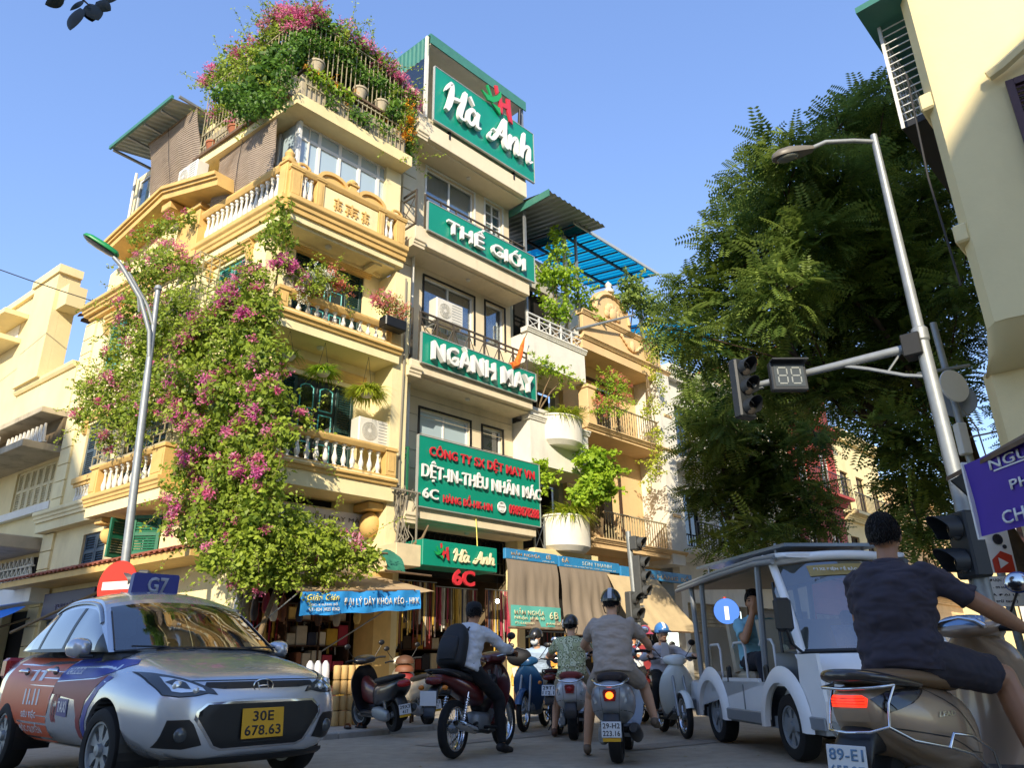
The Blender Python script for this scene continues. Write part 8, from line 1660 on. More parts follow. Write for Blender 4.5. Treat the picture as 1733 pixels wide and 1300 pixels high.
# ------------------------------------------------------------------ the electric sightseeing cart
def cart(M):
 t = thing('electric_cart','white open sided electric sightseeing cart with a solar panel on its roof','electric cart',M)
 cw = mat('cart_white','#efefec',.35,coat=.3,var=.04); gr = mat('cart_grey','#8d9295',.45,metal=.3); beige = mat('cart_seat','#b9ac93',.6,var=.08,vscale=5); W = .7
 for x in(0,-1.82):
  for s_ in(-1,1):wheel(t,M,(x,s_*.6,.27),.27,.16,.17,'car',rim_m='galvanised',steer=180 if s_>0 else 0)
  # side panels with wheel openings and flared arches
 for s_ in(-1,1):
  out = [(.72,.3),(.74,.5),(.7,.86),(.36,.86),(.34,.6),(-.5,.6),(-.52,.66),(-1.45,.66),(-1.5,.6),(-2.55,.6),(-2.58,.3)]
  low = []
  for cx in(-1.82,0):low += [(cx+.36*cos(a),.27+.36*sin(a))for a in np.linspace(pi-.1,.1,14)]
  q = MB(); q.prism(out+low,s_*W,s_*(W-.03),'y'); ob('side_panel',q,cw,t,M)
  for cx in(0,-1.82):
   q = MB(); q.loft([[(cx+r_*cos(a),s_*(W+o),.27+r_*sin(a))for r_,o in((.355,.0),(.36,.045),(.44,.05),(.5,.004))]for a in np.linspace(-.05,pi+.05,24)],cap=False,closed=False); ob('wheel_arch',q,cw,t,M,smooth=60)
   q = MB(); q.loft([[(cx+.35*cos(a),s_*y,.27+.35*sin(a))for y in(W-.01,W-.3)]for a in np.linspace(-.05,pi+.05,24)],cap=False,closed=False); q.loft([[(cx+r_*cos(a),s_*(W-.3),.27+r_*sin(a))for r_ in(.01,.35)]for a in np.linspace(-.05,pi+.05,24)],cap=False,closed=False); ob('wheel_well',q,'trim_black',t,M)
  q = MB(); q.box(-1.4,-.42,s_*W,s_*(W+.03),.26,.37,.01); ob('sill',q,gr,t,M); q = MB(); q.box(-2.6,-2.22,s_*W,s_*(W+.03),.3,.42,.01); ob('sill',q,gr,t,M); q = MB(); q.box(.42,.72,s_*W,s_*(W+.02),.28,.38,.01); ob('sill',q,gr,t,M)
  q = MB(); q.box(-.92,-.9,s_*W,s_*(W+.006),.37,.6); ob('panel_gap',q,'grey_metal',t,M); q = MB(); q.box(.2,.36,s_*W,s_*(W+.012),.52,.58); ob('vent',q,'trim_black',t,M)
 q = MB(); q.box(-2.56,.6,-.66,.66,.24,.34); ob('floor',q,gr,t,M)
 q = MB(); q.box(-2.6,-2.54,-.68,.68,.3,.62,.02); ob('tail_panel',q,cw,t,M)
 # front cowl
 q = MB(); rings = []
 for z,x in sm_st([(.26,.68),(.34,.76),(.55,.78),(.75,.74),(.86,.66)],3):rings.append([(x-.34*abs(b)**3.5,b*W,z)for b in np.linspace(-1,1,25)])
 q.grid(rings); ob('front_cowl',q,cw,t,M,smooth=60)
 q = MB(); q.grid([[(x-.3*abs(b)**3.5,b*.68,z)for b in np.linspace(-1,1,17)]for x,z in((.66,.862),(.45,.885),(.2,.88),(.15,.6))]); ob('dashboard',q,gr,t,M,smooth=60)
 for s_ in(-1,1):q = MB(); q.ell((.68,s_*.45,.56),(.05,.1,.07),16,8); ob('headlamp',q,'lamp_clear',t,M,smooth=60)
 # windscreen with white frame
 def ws(b,k):return V3(.64-.28*abs(b)**2.5-.36*k-.1*k*k,b*(W-.02-.05*k),.87+.82*k+.03*(1-b*b)*k)
 q = MB(); q.grid([[ws(b,k)for b in np.linspace(-.93,.93,25)]for k in np.linspace(.03,.93,14)]); ob('windscreen',q,glassmat('cart_glass','#59686e',.14,.01,.72,'#a9b8bb'),t,M,smooth=60)
 for s_ in(-1,1):q = MB(); q.tube([ws(s_*.97,k)for k in np.linspace(0,1,12)]+[V3(-.2,s_*.64,1.735)],.04,8); ob('front_pillar',q,cw,t,M,smooth=60)
 q = MB(); q.tube([ws(b,1.0)for b in np.linspace(-.97,.97,17)],.045,8); ob('windscreen_header',q,cw,t,M,smooth=60); q = MB(); q.tube([ws(b,.01)for b in np.linspace(-.97,.97,17)],.022,8); ob('windscreen_seal',q,'trim_black',t,M,smooth=60)
 for s_ in(-1,1):
  q = MB(); q.add([ws(s_*.99,.04)+V3(-.03,0,0),ws(s_*.99,.75)+V3(-.03,0,0),V3(.0,s_*.66,1.42),V3(.06,s_*.68,.9)],[(0,1,2,3)]); ob('quarter_light',q,'cart_glass',t,M)
  q = MB(); q.tube([V3(-.02,s_*.655,1.5),V3(.05,s_*.68,.88)],.015,6); ob('quarter_frame',q,'trim_black',t,M)
 bnr = [ws(b,.9)+V3(.012,0,0)for b in np.linspace(-.55,.55,15)]; q = MB(); q.grid([[ws(b,k)+V3(.01,0,.0)for b in np.linspace(-.62,.62,15)]for k in(.78+.0,.84,.9)]); ob('screen_banner',q,mat('banner_gold','#a08a4e',.5),t,M,smooth=60)
 me = text_mesh('ĐI XE ĐIỆN ĐỂ BẢO VỆ MÔI TRƯỜNG',.8,.05,.002,bold=.02); ob('lettering',me,'letter_white',t,M@Matrix.Translation(ws(0,.84)+V3(.026,0,0))@Matrix.Rotation(radians(90),4,'Z')@Matrix.Rotation(radians(-28),4,'X'))
 q = MB(); q.grid([[ws(b,k)+V3(-.02,0,0)for b in np.linspace(-.6,-.05,8)]for k in np.linspace(.06,.26,4)]); ob('poster',q,mat('poster_blue','#3f7fb8',.5,var=.6,vscale=9,noisecol='#cfd8da'),t,M,smooth=60)
 # roof, side tubes, pillars
 q = MB(); hull(sm_st([(.16,1.72,.58,.02),(.05,1.735,.63,.035),(-.5,1.75,.65,.04),(-1.6,1.75,.65,.04),(-2.6,1.73,.64,.035),(-2.72,1.72,.6,.02)],3),28,5,q); ob('roof',q,cw,t,M,smooth=45)
 q = MB(); q.box(-2.6,.0,-.58,.58,1.68,1.71); ob('roof_lining',q,beige,t,M)
 for s_ in(-1,1):
  for k,(dz,dy)in enumerate(((0,0),(.045,-.03))):q = MB(); q.tube([(.05,s_*(.66+dy),1.68+dz),(-.3,s_*(.7+dy),1.7+dz),(-1.4,s_*(.71+dy),1.7+dz),(-2.75,s_*(.7+dy),1.68+dz)],.026,8); ob('rolled_curtain',q,gr,t,M,smooth=60)
  for x0,x1 in((-.42,-.3),(-2.0,-1.92),(-2.22,-2.3)):q = MB(); q.cyl((x0,s_*.66,.62),(x1,s_*.66,1.7),.032,n=8); ob('pillar',q,gr,t,M,smooth=40)
  for x in(-.55,-1.25,-1.95):bar(t,M,[(x+.3,s_*.62,.62),(x+.3,s_*.62,.95),(x+.25,s_*.62,1.0),(x+.02,s_*.62,1.0),(x-.02,s_*.62,.96)],.014,'white_metal','armrest')
 for x in(-.5,-1.3,-2.0):
  q = MB(); q.box(x-.05,x+.4,-.6,.6,.6,.72,.04); ob('seat',q,beige,t,M); q = MB(); q.prism([(x-.06,.7),(x+.04,.72),(x-.08,1.2),(x-.16,1.2)],-.6,.6,'y'); ob('backrest',q,beige,t,M); q = MB(); q.box(x-.02,x+.36,-.58,.58,.34,.6); ob('seat_base',q,cw,t,M)
 sl = MB(); sl.add([(.0,-.5,1.83),(.0,.5,1.83),(-2.5,.5,1.92),(-2.5,-.5,1.92),(.0,-.5,1.86),(.0,.5,1.86),(-2.5,.5,1.95),(-2.5,-.5,1.95)],[(0,1,2,3),(4,7,6,5),(0,4,5,1),(1,5,6,2),(2,6,7,3),(3,7,4,0)]); ob('solar_panel',sl,mat('solar','#6f7a84',.3,metal=.2),t,M)
 for x in(-.3,-2.2):
  for y in(-.45,.45):q = MB(); q.cyl((x,y,1.75),(x,y,1.9),.015,n=6); ob('panel_leg',q,gr,t,M)
  # right hand mirror
 bar(t,M,[(.42,-.68,.88),(.5,-.8,.95),(.5,-.82,1.05)],.012,'trim_black','mirror_arm'); q = MB(); q.box(.44,.5,-.9,-.74,1.04,1.32,.03); ob('mirror',q,'trim_black',t,M)
 bar(t,M,[(.25+.02*cos(a),.32+.17*cos(a),.95+.15*sin(a))for a in np.linspace(0,2*pi,22)],.013,'trim_black','steering_wheel');
 for x in(-.35,-1.3):q = MB(); q.box(x-.04,x+.04,-.7,-.66,.6,.78,.02); ob('belt_reel',q,'trim_black',t,M)
 return t
MC = T(3.11,7.41,0,rz=-83.9,s=1.02); cart(MC)
# ------------------------------------------------------------------ people: one continuous body grown from joints, clothes and hair as children
def cap(mb,a,b,ra,rb,n=12,flat=False):
 a,b = Vector(a),Vector(b); mb.cyl(a,b,ra,rb,n)
 if not flat:mb.ell(a,ra,n,8); mb.ell(b,rb,n,8)
def remesh(mb,voxel,it=6,name='body',fold=0,fs=9,seed=0):
 me = mb.mesh(name); o = bpy.data.objects.new('tmp',me); COL.objects.link(o); m_ = o.modifiers.new('r','REMESH'); m_.mode = 'VOXEL'; m_.voxel_size = voxel; m_.use_smooth_shade = True
 s_ = o.modifiers.new('s','SMOOTH'); s_.iterations = it; s_.factor = .5
 dg = bpy.context.evaluated_depsgraph_get(); r = bpy.data.meshes.new_from_object(o.evaluated_get(dg)); bpy.data.objects.remove(o); bpy.data.meshes.remove(me); r.name = name
 if fold:
  n = len(r.vertices); co = np.empty(n*3,np.float32); no = np.empty(n*3,np.float32); r.vertices.foreach_get('co',co); r.vertices.foreach_get('normal',no); co = co.reshape(-1,3); no = no.reshape(-1,3)
  d = np.array([noise.noise(Vector((p[0]*fs,p[1]*fs*.7+seed,p[2]*fs*1.6)))+.6*abs(noise.noise(Vector((p[0]*fs*2.3+seed,p[1]*fs*1.1,p[2]*fs*2.9))))-.2 for p in co]); co = co+no*(d*fold)[:,None]; r.vertices.foreach_set('co',co.astype(np.float32).ravel()); r.update()
 r.shade_smooth(); return r
SKIN = mat('skin','#b98560',.55,var=.08,vscale=14); SKIN2 = mat('skin_light','#d2a281',.55,var=.06,vscale=14); SKIN3 = mat('skin_tan','#a5785a',.5,var=.08,vscale=14)
def torso_rings(P,N,lat,grow=0,t0=0,t1=1,prof=None,k=1.0):
 sp = (N-P); L_ = sp.length; s_ = sp.normalized(); f = lat.cross(s_).normalized()
 prof = prof or[(-.12,.10,.09),(-.06,.15,.12),(.08,.165,.125),(.3,.148,.108),(.55,.165,.118),(.78,.185,.12),(.92,.165,.105),(1.0,.10,.08),(1.04,.06,.055)]
 out = []
 for t,w_,d in prof:
  if t<t0 or t>t1:continue
  c = P+s_*L_*t+f*(-.02*sin(pi*min(max(t,0),1))); out.append([c+lat*(w_*k+grow)*cos(a)+f*(d*k+grow)*sin(a)for a in np.linspace(0,2*pi,25)[:-1]])
 return out
def hand(mb,w_,tip_dir,side,palm_dir,curl=1.0,s=1.0):
 "palm and five curled fingers; w_ wrist, tip_dir along the hand, side = across (index towards -), palm_dir = where the palm faces"
 w_ = Vector(w_); d = Vector(tip_dir).normalized(); c = Vector(palm_dir).normalized(); c = (c-d*c.dot(d)).normalized(); a = d.cross(c)*side
 pc = w_+d*.05*s
 for k in range(4):cap(mb,w_+d*.012*s+a*(k-1.5)*.014*s,w_+d*.085*s+a*(k-1.5)*.019*s,.017*s,.0125*s,8)
 for k,L_ in enumerate((.06,.068,.064,.05)):
  p = w_+d*.088*s+a*(k-1.5)*.02*s; dd = d.copy()
  for j,(l,r)in enumerate(((.42,.0098),(.33,.009),(.25,.008))):ang = curl*(.45+.35*j); dd2 = (d*cos(ang)+c*sin(ang)); q_ = p+dd2*L_*l*1.25*s; cap(mb,p,q_,r*s,r*.93*s,7); p = q_
 p = w_+d*.03*s-a*.034*s; q_ = p+(d*.7-a*.6+c*.3).normalized()*.035*s; cap(mb,p,q_,.0135*s,.011*s,7); cap(mb,q_,q_+(d*.8+c*.7).normalized()*.028*s,.0105*s,.009*s,7)
def person(label,M,J,look,voxel=.011):
 "J: pelvis, neck, head (centre), face (direction), el/er wl/wr elbows wrists, kl/kr al/ar tl/tr knees ankles toes"
 t = thing('person',label,'person',M@T(*J['pelvis'])); g = lambda k:Vector(J[k]); P,N,Hd = g('pelvis'),g('neck'),g('head'); lat = Vector(J.get('lat',(0,1,0))).normalized(); sp = (N-P).normalized(); k = look.get('k',1.0)
 SL,SR = N+lat*.175*k-sp*.06,N-lat*.175*k-sp*.06; HL,HR = P+lat*.095*k,P-lat*.095*k; skin = look.get('skin',SKIN)
 b = MB(); b.loft(torso_rings(P,N,lat,-.004,k=k))
 cap(b,N-sp*.03,Hd-V3(0,0,.04),.058,.054)
 fc = Vector(J.get('face',(1,0,0))).normalized(); up = Vector(J.get('up',(0,0,1))).normalized(); fl = up.cross(fc).normalized(); up = fc.cross(fl); RH = Matrix((fc,fl,up)).transposed()
 hp = lambda x,y,z:Hd+RH@V3(x,y,z)
 b.ell(hp(-.01,0,.02),(.098,.078,.105),18,12,RH); b.ell(hp(.02,0,-.05),(.068,.058,.072),14,10,RH); b.ell(hp(.055,0,-.095),(.026,.03,.022),10,8,RH)
 b.ell(hp(.093,0,-.018),(.018,.0145,.022),10,8,RH); b.ell(hp(.086,0,.01),(.012,.01,.03),10,8,RH); b.ell(hp(.074,0,.042),(.016,.055,.014),10,6,RH)
 for s_ in(-1,1):b.ell(hp(-.005,s_*.08,-.01),(.02,.012,.032),10,8,RH); b.ell(hp(.06,s_*.04,-.03),(.024,.024,.022),10,8,RH)
 b.ell(hp(.084,0,-.062),(.012,.024,.006),10,6,RH)
 for S_,E,Wr in((SL,g('el'),g('wl')),(SR,g('er'),g('wr'))):cap(b,S_,E,.055*k,.043*k); cap(b,E,E.lerp(Wr,.35),.043*k,.044*k); cap(b,E.lerp(Wr,.35),Wr,.044*k,.029*k)
 for Hh,K_,A_,T_ in((HL,g('kl'),g('al'),g('tl')),(HR,g('kr'),g('ar'),g('tr'))):
  cap(b,Hh,K_,.09*k,.06*k); cap(b,K_,K_.lerp(A_,.3),.058*k,.06*k); cap(b,K_.lerp(A_,.3),A_,.06*k,.038*k); hl = A_+(A_-T_).normalized()*.045-V3(0,0,.045); b.cyl(A_,hl,.036,.034); cap(b,hl,T_,.034,.024)
 hd = look.get('hands',{})
 for nm,E,Wr,sd in(('l',g('el'),g('wl'),1),('r',g('er'),g('wr'),-1)):
  d = hd.get(nm+'d',(Wr-E).normalized()); hand(b,Wr,d,-sd if nm=='l' else 1,hd.get(nm+'p',(0,0,-1)),hd.get(nm+'c',1.0))
 me = remesh(b,voxel,3,'body'); me.materials.append(skin); ob('body',me,parent=t,M=M)
 # shirt
 sh = look.get('shirt')
 if sh:
  q = MB(); prof = [(-.12 if not look.get('tuck')else .02,.172,.135),(.08,.178,.14),(.3,.168,.128),(.55,.178,.132),(.78,.196,.132),(.92,.178,.116),(.99,.112,.09),(1.03,.078,.07)]
  q.loft(torso_rings(P,N,lat,.006+look.get('loose',0),prof=prof,k=k,t0=-1,t1=2)); f_ = look.get('sleeve',.45)
  for S_,E,Wr in((SL,g('el'),g('wl')),(SR,g('er'),g('wr'))):
   q.ell(S_,.069*k,12,8)
   if f_<=1:q.cyl(S_,S_.lerp(E,f_*1.0),.068*k,.066*k,14)
   else:cap(q,S_,E,.068*k,.061*k,14); q.cyl(E,E.lerp(Wr,f_-1),.06*k,.045*k,14)
  me = remesh(q,voxel*.95,6,'shirt',look.get('fold',.012),seed=len(label)); me.materials.append(sh); ob('shirt',me,parent=t,M=M)
  if look.get('collar'):q = MB(); rr = torso_rings(P,N,lat,0,prof=[(1.0,.085,.078),(1.045,.082,.075),(1.08,.07,.065)],k=k,t0=-1,t1=2); rr += [[c+(c-sum(r,Vector())/len(r)).normalized()*-.006 for c in r]for r in rr[::-1]]; q.loft(rr,cap=False); ob('collar',q,look['collar'],t,M,smooth=60)
 pt = look.get('pants')
 if pt:
  q = MB(); q.loft(torso_rings(P,N,lat,.008,prof=[(-.2,.13,.11),(-.1,.168,.135),(.03,.172,.135),(.16,.16,.125)],k=k,t0=-1,t1=2)); L_ = look.get('leg',1.9)
  for Hh,K_,A_ in((HL,g('kl'),g('al')),(HR,g('kr'),g('ar'))):
   if L_<=1:q.ell(Hh,.105*k,12,8); q.cyl(Hh,Hh.lerp(K_,L_),.105*k,.088*k,14)
   else:cap(q,Hh,K_,.102*k,.073*k,14); q.cyl(K_,K_.lerp(A_,L_-1),.072*k,.055*k,14)
  me = remesh(q,voxel*.95,4,'trousers' if L_>1 else 'shorts',.009,seed=3); me.materials.append(pt); ob('trousers' if L_>1 else 'shorts',me,parent=t,M=M)
 for nm in('l','r'):
  if look.get('shoe'):
   A_,T_ = g('a'+nm),g('t'+nm); q = MB(); hl = A_+(A_-T_).normalized()*.05-V3(0,0,.045); d = (T_-hl); cap(q,hl,hl.lerp(T_,.6),.044,.045); cap(q,hl.lerp(T_,.55),T_+d.normalized()*.012,.045,.034); cap(q,A_-V3(0,0,.01),hl,.045,.044); q.box(0,0,0,0,0,0)if False else None
   me = remesh(q,.01,3,'shoe'); me.materials.append(look['shoe']); ob('shoe',me,parent=t,M=M)
   # head details
 if look.get('face',False):
  for s_ in(-1,1):q = MB(); q.ell(hp(.078,s_*.032,.012),(.008,.013,.006),10,6,RH); ob('eye',q,mat('eye_dark','#1c1512',.3),t,M,smooth=60); q = MB(); q.ell(hp(.084,s_*.034,.036),(.006,.02,.004),10,6,RH); ob('eyebrow',q,'eye_dark',t,M,smooth=60)
  if not look.get('mask'):q = MB(); q.ell(hp(.089,0,-.062),(.009,.022,.005),12,6,RH); ob('mouth',q,mat('lips','#8c4a40',.5),t,M,smooth=60)
 if look.get('mask'):q = MB(); q.ell(hp(.05,0,-.055),(.062,.068,.062),16,10,RH); ob('face_mask',q,mat('mask_cloth','#d3d9de',.8),t,M,smooth=60)
 if look.get('hair'):
  q = MB(); n = 900; base = MB(); base.ell((0,0,0),1,24,16); rings = []
  for(x,y,z)in base.v:
   if z<-.35 or(x>.35 and z<.45):continue
  for j in range(11):
   th = j/10*(pi*.7); rings.append([])
   for i in range(28):
    a = 2*pi*i/28; front = max(0,cos(a)); th2 = th*(1-.5*front**1.2-.1*abs(sin(a))**3)*(1+(.07*noise.noise(Vector((cos(a)*9,sin(a)*9,3)))+.03*sin(i*2.6)if j==10 else 0)); r_ = 1+.05*noise.noise(Vector((cos(a)*5,sin(a)*5,j*.7))); rings[-1].append(hp(-.014+.108*r_*sin(th2)*cos(a),.089*r_*sin(th2)*sin(a),.024+.118*r_*cos(th2)))
  q.loft(rings); ob('hair',q,look['hair'],t,M,smooth=70)
  st = MB()
  for i in range(900):
   a = random.uniform(0,2*pi); lim = pi*.72*(1-.5*max(0,cos(a))**1.2-.1*abs(sin(a))**3); th = lim*random.random()**.6; pts = []
   for m in range(3):tt = th+m*.07; rr_ = 1.015+.012*m; aa = a+m*random.gauss(0,.03); pts.append(hp(-.014+.108*rr_*sin(tt)*cos(aa),.089*rr_*sin(tt)*sin(aa),.024+.118*rr_*cos(tt)))
   st.tube(pts,[.0022,.0018,.0006],3,cap=False)
  ob('hair_strands',st,mat('hair_strand','#1d1815',.55),t,M,kind='stuff')
 if look.get('helmet'):
  col,band,peak = look['helmet']; q = MB(); rings = []
  for j in range(10):th = j/9*pi*.56; rings.append([hp(-.012+.135*sin(th)*cos(a),.112*sin(th)*sin(a),.03+.128*cos(th))for a in np.linspace(0,2*pi,33)[:-1]])
  rings += [[hp(-.012+.125*sin(th)*cos(a),.102*sin(th)*sin(a),.03+.118*cos(th))for a in np.linspace(0,2*pi,33)[:-1]]for th in(pi*.56,)]
  q.loft(rings); ho = ob('helmet',q,col,t,M,smooth=60)
  if peak:q = MB(); q.loft([[hp(.09+dx,y,.035+dz-.6*y*y)for y in np.linspace(-.09,.09,9)]+[hp(.09+dx,y,.029+dz-.6*y*y)for y in np.linspace(.09,-.09,9)]for dx,dz in((0,.01),(.05,.0),(.085,-.02))]); ob('helmet_peak',q,peak,ho,M,smooth=60)
  if band:q = MB(); q.loft([[hp(-.012+.1365*sin(th),y,.03+.1295*cos(th))for y in(-.022,.022)]for th in np.linspace(-pi*.5,pi*.4,15)],cap=False,closed=False); ob('helmet_stripe',q,band,ho,M,smooth=60)
  q = MB(); q.tube([hp(.0,.095,-.02),hp(.03,.075,-.1),hp(.05,0,-.128),hp(.03,-.075,-.1),hp(.0,-.095,-.02)],.006,5); ob('chin_strap',q,'trim_black',ho,M,smooth=60)
 return t
def ride(seat_x=.2,seat_z=.9,lean=.2,up=.46,grip=(.85,.33,1.03),head_fwd=.06,feet=None,elbows=None,toe=.16,**kw):
 P = V3(seat_x,0,seat_z); N = P+V3(lean,0,up); H = N+V3(head_fwd,0,.17); J = dict(pelvis=P,neck=N,head=H,face=(1,0,-.05),lat=(0,1,0))
 gx,gy,gz = grip
 for s_,n in((1,'l'),(-1,'r')):
  S_ = N+V3(0,s_*.185,-.04); Wr = V3(gx-.07,s_*gy,gz+.035); mid = (S_+Wr)/2; J['w'+n] = Wr; J['e'+n] = mid+V3(-.06,s_*.09,-.09)
  A_,K_ = (feet or{}).get(n,(None,None))
  A_ = Vector(A_ or(.52,s_*.2,.36)); J['a'+n] = A_; J['k'+n] = Vector(K_ or(P.x+.42,s_*.17,.78)); J['t'+n] = A_+V3(toe,s_*.02,-.07)
 J.update(kw); return J
denim = mat('cloth_black','#17181b',.85,var=.2,vscale=14);
# rider with backpack
look1 = dict(shirt=mat('hoodie_grey','#cbccce',.9,var=.1,vscale=9),sleeve=1.92,pants=denim,leg=1.97,shoe=mat('shoe_black','#1b1b1d',.6),loose=.02,fold=.02,hair=mat('hair_black','#0f0d0c',.85,spec=.2))
J1 = ride(.2,.9,.2,.43,feet={'r':((.62,-.27,.09),(.62,-.24,.56)),'l':((.5,.2,.36),(.6,.18,.72))},toe=.17,head=(.47,.0,1.475),face=(.9,.25,-.1))
p1 = person('rider in a grey hooded jacket and dark cap with a black backpack',MHd,J1,look1,.0105)
q = MB(); hpv = Vector(J1['head']); q.loft([[hpv+V3(-.005+.108*s_*cos(a),.092*s_*sin(a),z)for a in np.linspace(0,2*pi,25)[:-1]]for s_,z in((1,.03),(1.02,.06),(.95,.1),(.7,.132),(.2,.145))]); q.loft([[hpv+V3(.09+dx,y+.02,.045-.3*y*y-dx*.15)for y in np.linspace(-.08,.08,7)]+[hpv+V3(.09+dx,y+.02,.04-.3*y*y-dx*.15)for y in np.linspace(.08,-.08,7)]for dx in(0,.04,.075)]); ob('cap',q,'cloth_black',p1,MHd,smooth=60)
q = MB(); q.tube([Vector(J1['neck'])+V3(-.07,.1,.0),Vector(J1['neck'])+V3(-.1,.05,.0),Vector(J1['neck'])+V3(-.115,0,-.02),Vector(J1['neck'])+V3(-.1,-.05,0),Vector(J1['neck'])+V3(-.07,-.1,.0)],[.03,.045,.05,.045,.03],10); ob('hood',q,'hoodie_grey',p1,MHd,smooth=60)
bp = thing('backpack','black backpack on the rider in the grey hooded jacket','backpack',MHd@T(.1,.03,.98)); q = MB(); bc_ = V3(.06,.03,1.12); tl = Matrix.Rotation(radians(22),4,'Y')
hullz(sm_st([(-.24,0,.07,.13),(-.2,-.01,.1,.16),(-.05,-.02,.105,.165),(.1,-.01,.09,.15),(.2,.0,.07,.11),(.25,.01,.03,.05)],3),22,3,q); q.xf(Matrix.Translation(bc_)@tl); ob('bag',q,mat('bag_black','#1c1d20',.7,var=.2,vscale=10),bp,MHd,smooth=60)
q = MB(); hullz(sm_st([(-.2,-.1,.03,.1),(-.1,-.125,.035,.12),(.02,-.12,.03,.11),(.06,-.1,.02,.08)],3),18,3,q); q.xf(Matrix.Translation(bc_)@tl); ob('front_pocket',q,'bag_black',bp,MHd,smooth=60)
for s_ in(-1,1):q = MB(); q.tube([tuple(Matrix.Translation(bc_)@tl@V3(*c))for c in((.06,s_*.1,.2),(.11,s_*.115,.27),(.2,s_*.13,.27),(.26,s_*.15,.15))],.022,6,flat=.35); ob('strap',q,'bag_black',bp,MHd,smooth=60)
# rider in grey shirt
gs = mat('shirt_grey','#ab9d90',.9,var=.08,vscale=10); look2 = dict(shirt=gs,sleeve=.62,pants=mat('shorts_grey','#a8998a',.9,var=.1),leg=.78,skin=SKIN2,loose=.022,fold=.02,hair=MATS['hair_black'],helmet=(mat('helmet_black','#1a1b1d',.25,coat=.6),mat('stripe_pale','#b9bdc2',.5),mat('helmet_black','#1a1b1d',.25)),shoe=mat('clog_brown','#6d5d4c',.7),k=1.06)
J2 = ride(.16,.88,.12,.5,(.97,.34,1.05),.04,{'l':((.62,.38,.1),(.52,.3,.6)),'r':((.6,-.36,.36),(.6,-.27,.7))},toe=.17)
p2 = person('rider in a grey T shirt and shorts with a striped black helmet',MV,J2,look2,.0105)
q = MB(); q.box(-.045,.045,-.003,.003,-.008,.008); ob('neck_label',q,'cloth_black',p2,MV@T(.095,-.01,1.335,rz=90,rx=0))
# rider in floral shirt
def floral():
 m_ = mat('shirt_floral','#b9bf8e',.9); nt = m_.node_tree; N_ = nt.nodes; v = N_.new('ShaderNodeTexVoronoi'); v.inputs['Scale'].default_value = 17; v.inputs['Randomness'].default_value = 1; tc = N_.new('ShaderNodeTexCoord'); w_ = N_.new('ShaderNodeTexWave'); w_.inputs['Scale'].default_value = 6; w_.inputs['Distortion'].default_value = 6; mx = N_.new('ShaderNodeMath'); mx.operation = 'MULTIPLY'; r = N_.new('ShaderNodeValToRGB'); r.color_ramp.interpolation = 'CONSTANT'
 e = r.color_ramp.elements; e[0].color = (*lin('#2e3d2c'),1); e[1].position = .14; e[1].color = (*lin('#87915c'),1); z = e.new(.24); z.color = (*lin('#d2d5b0'),1); z = e.new(.52); z.color = (*lin('#4c5940'),1); z = e.new(.6); z.color = (*lin('#b4ba8c'),1)
 nt.links.new(tc.outputs['Object'],v.inputs['Vector']); nt.links.new(tc.outputs['Object'],w_.inputs['Vector']); nt.links.new(v.outputs['Distance'],r.inputs[0]); nt.links.new(r.outputs[0],N_['Principled BSDF'].inputs['Base Color']); return m_
look3 = dict(shirt=floral(),sleeve=.7,pants=mat('shorts_beige','#a89a80',.9),leg=.75,skin=SKIN2,hair=MATS['hair_black'],helmet=(mat('helmet_dark','#232425',.3,coat=.5),None,None),shoe=mat('sandal','#5c4030',.7),loose=.02,fold=.018)
J3 = ride(.14,.84,.1,.44,(.97,.33,1.03),.05,{'l':((.5,.3,.09),(.5,.24,.55)),'r':((.6,-.16,.36),(.6,-.18,.68))})
p3 = person('rider in a green floral shirt on the white scooter',MFl,J3,look3,.012); q = MB(); q.ell(tuple(Vector(J3['head'])+V3(.0,.105,.03)),(.05,.02,.055),12,8); ob('helmet_patch',q,'letter_white',p3,MFl,smooth=60)
# masked rider, facing the camera
look4 = dict(shirt=mat('jacket_blue','#9fb4cc',.9,var=.1,vscale=9),sleeve=1.9,pants=mat('jeans','#27303c',.9),leg=1.9,skin=SKIN2,mask=True,face=True,hair=MATS['hair_black'],helmet=(MATS['helmet_dark'],None,MATS['helmet_dark']),shoe=MATS['shoe_black'],loose=.02,fold=.018)
J4 = ride(.22,.84,.14,.36,(.85,.33,1.03),.07,{'l':((.45,.3,.09),(.6,.25,.55)),'r':((.5,-.2,.36),(.6,-.2,.72))},face=(1,-.35,-.12))
person('masked rider in a pale blue jacket and dark helmet',MMk,J4,look4,.012)
hb = thing('helmet_bag','large round black bag hung on the blue motorbike','bag',MMk@T(.98,-.1,1.0)); q = MB(); q.ell((1.0,-.12,1.06),(.17,.2,.14),20,12); ob('bag',q,'bag_black',hb,MMk,smooth=60); q = MB(); q.tube([(1.1,-.25,1.1),(1.12,-.12,1.2),(1.08,.02,1.16)],.012,6); ob('strap',q,'trim_black',hb,MMk)
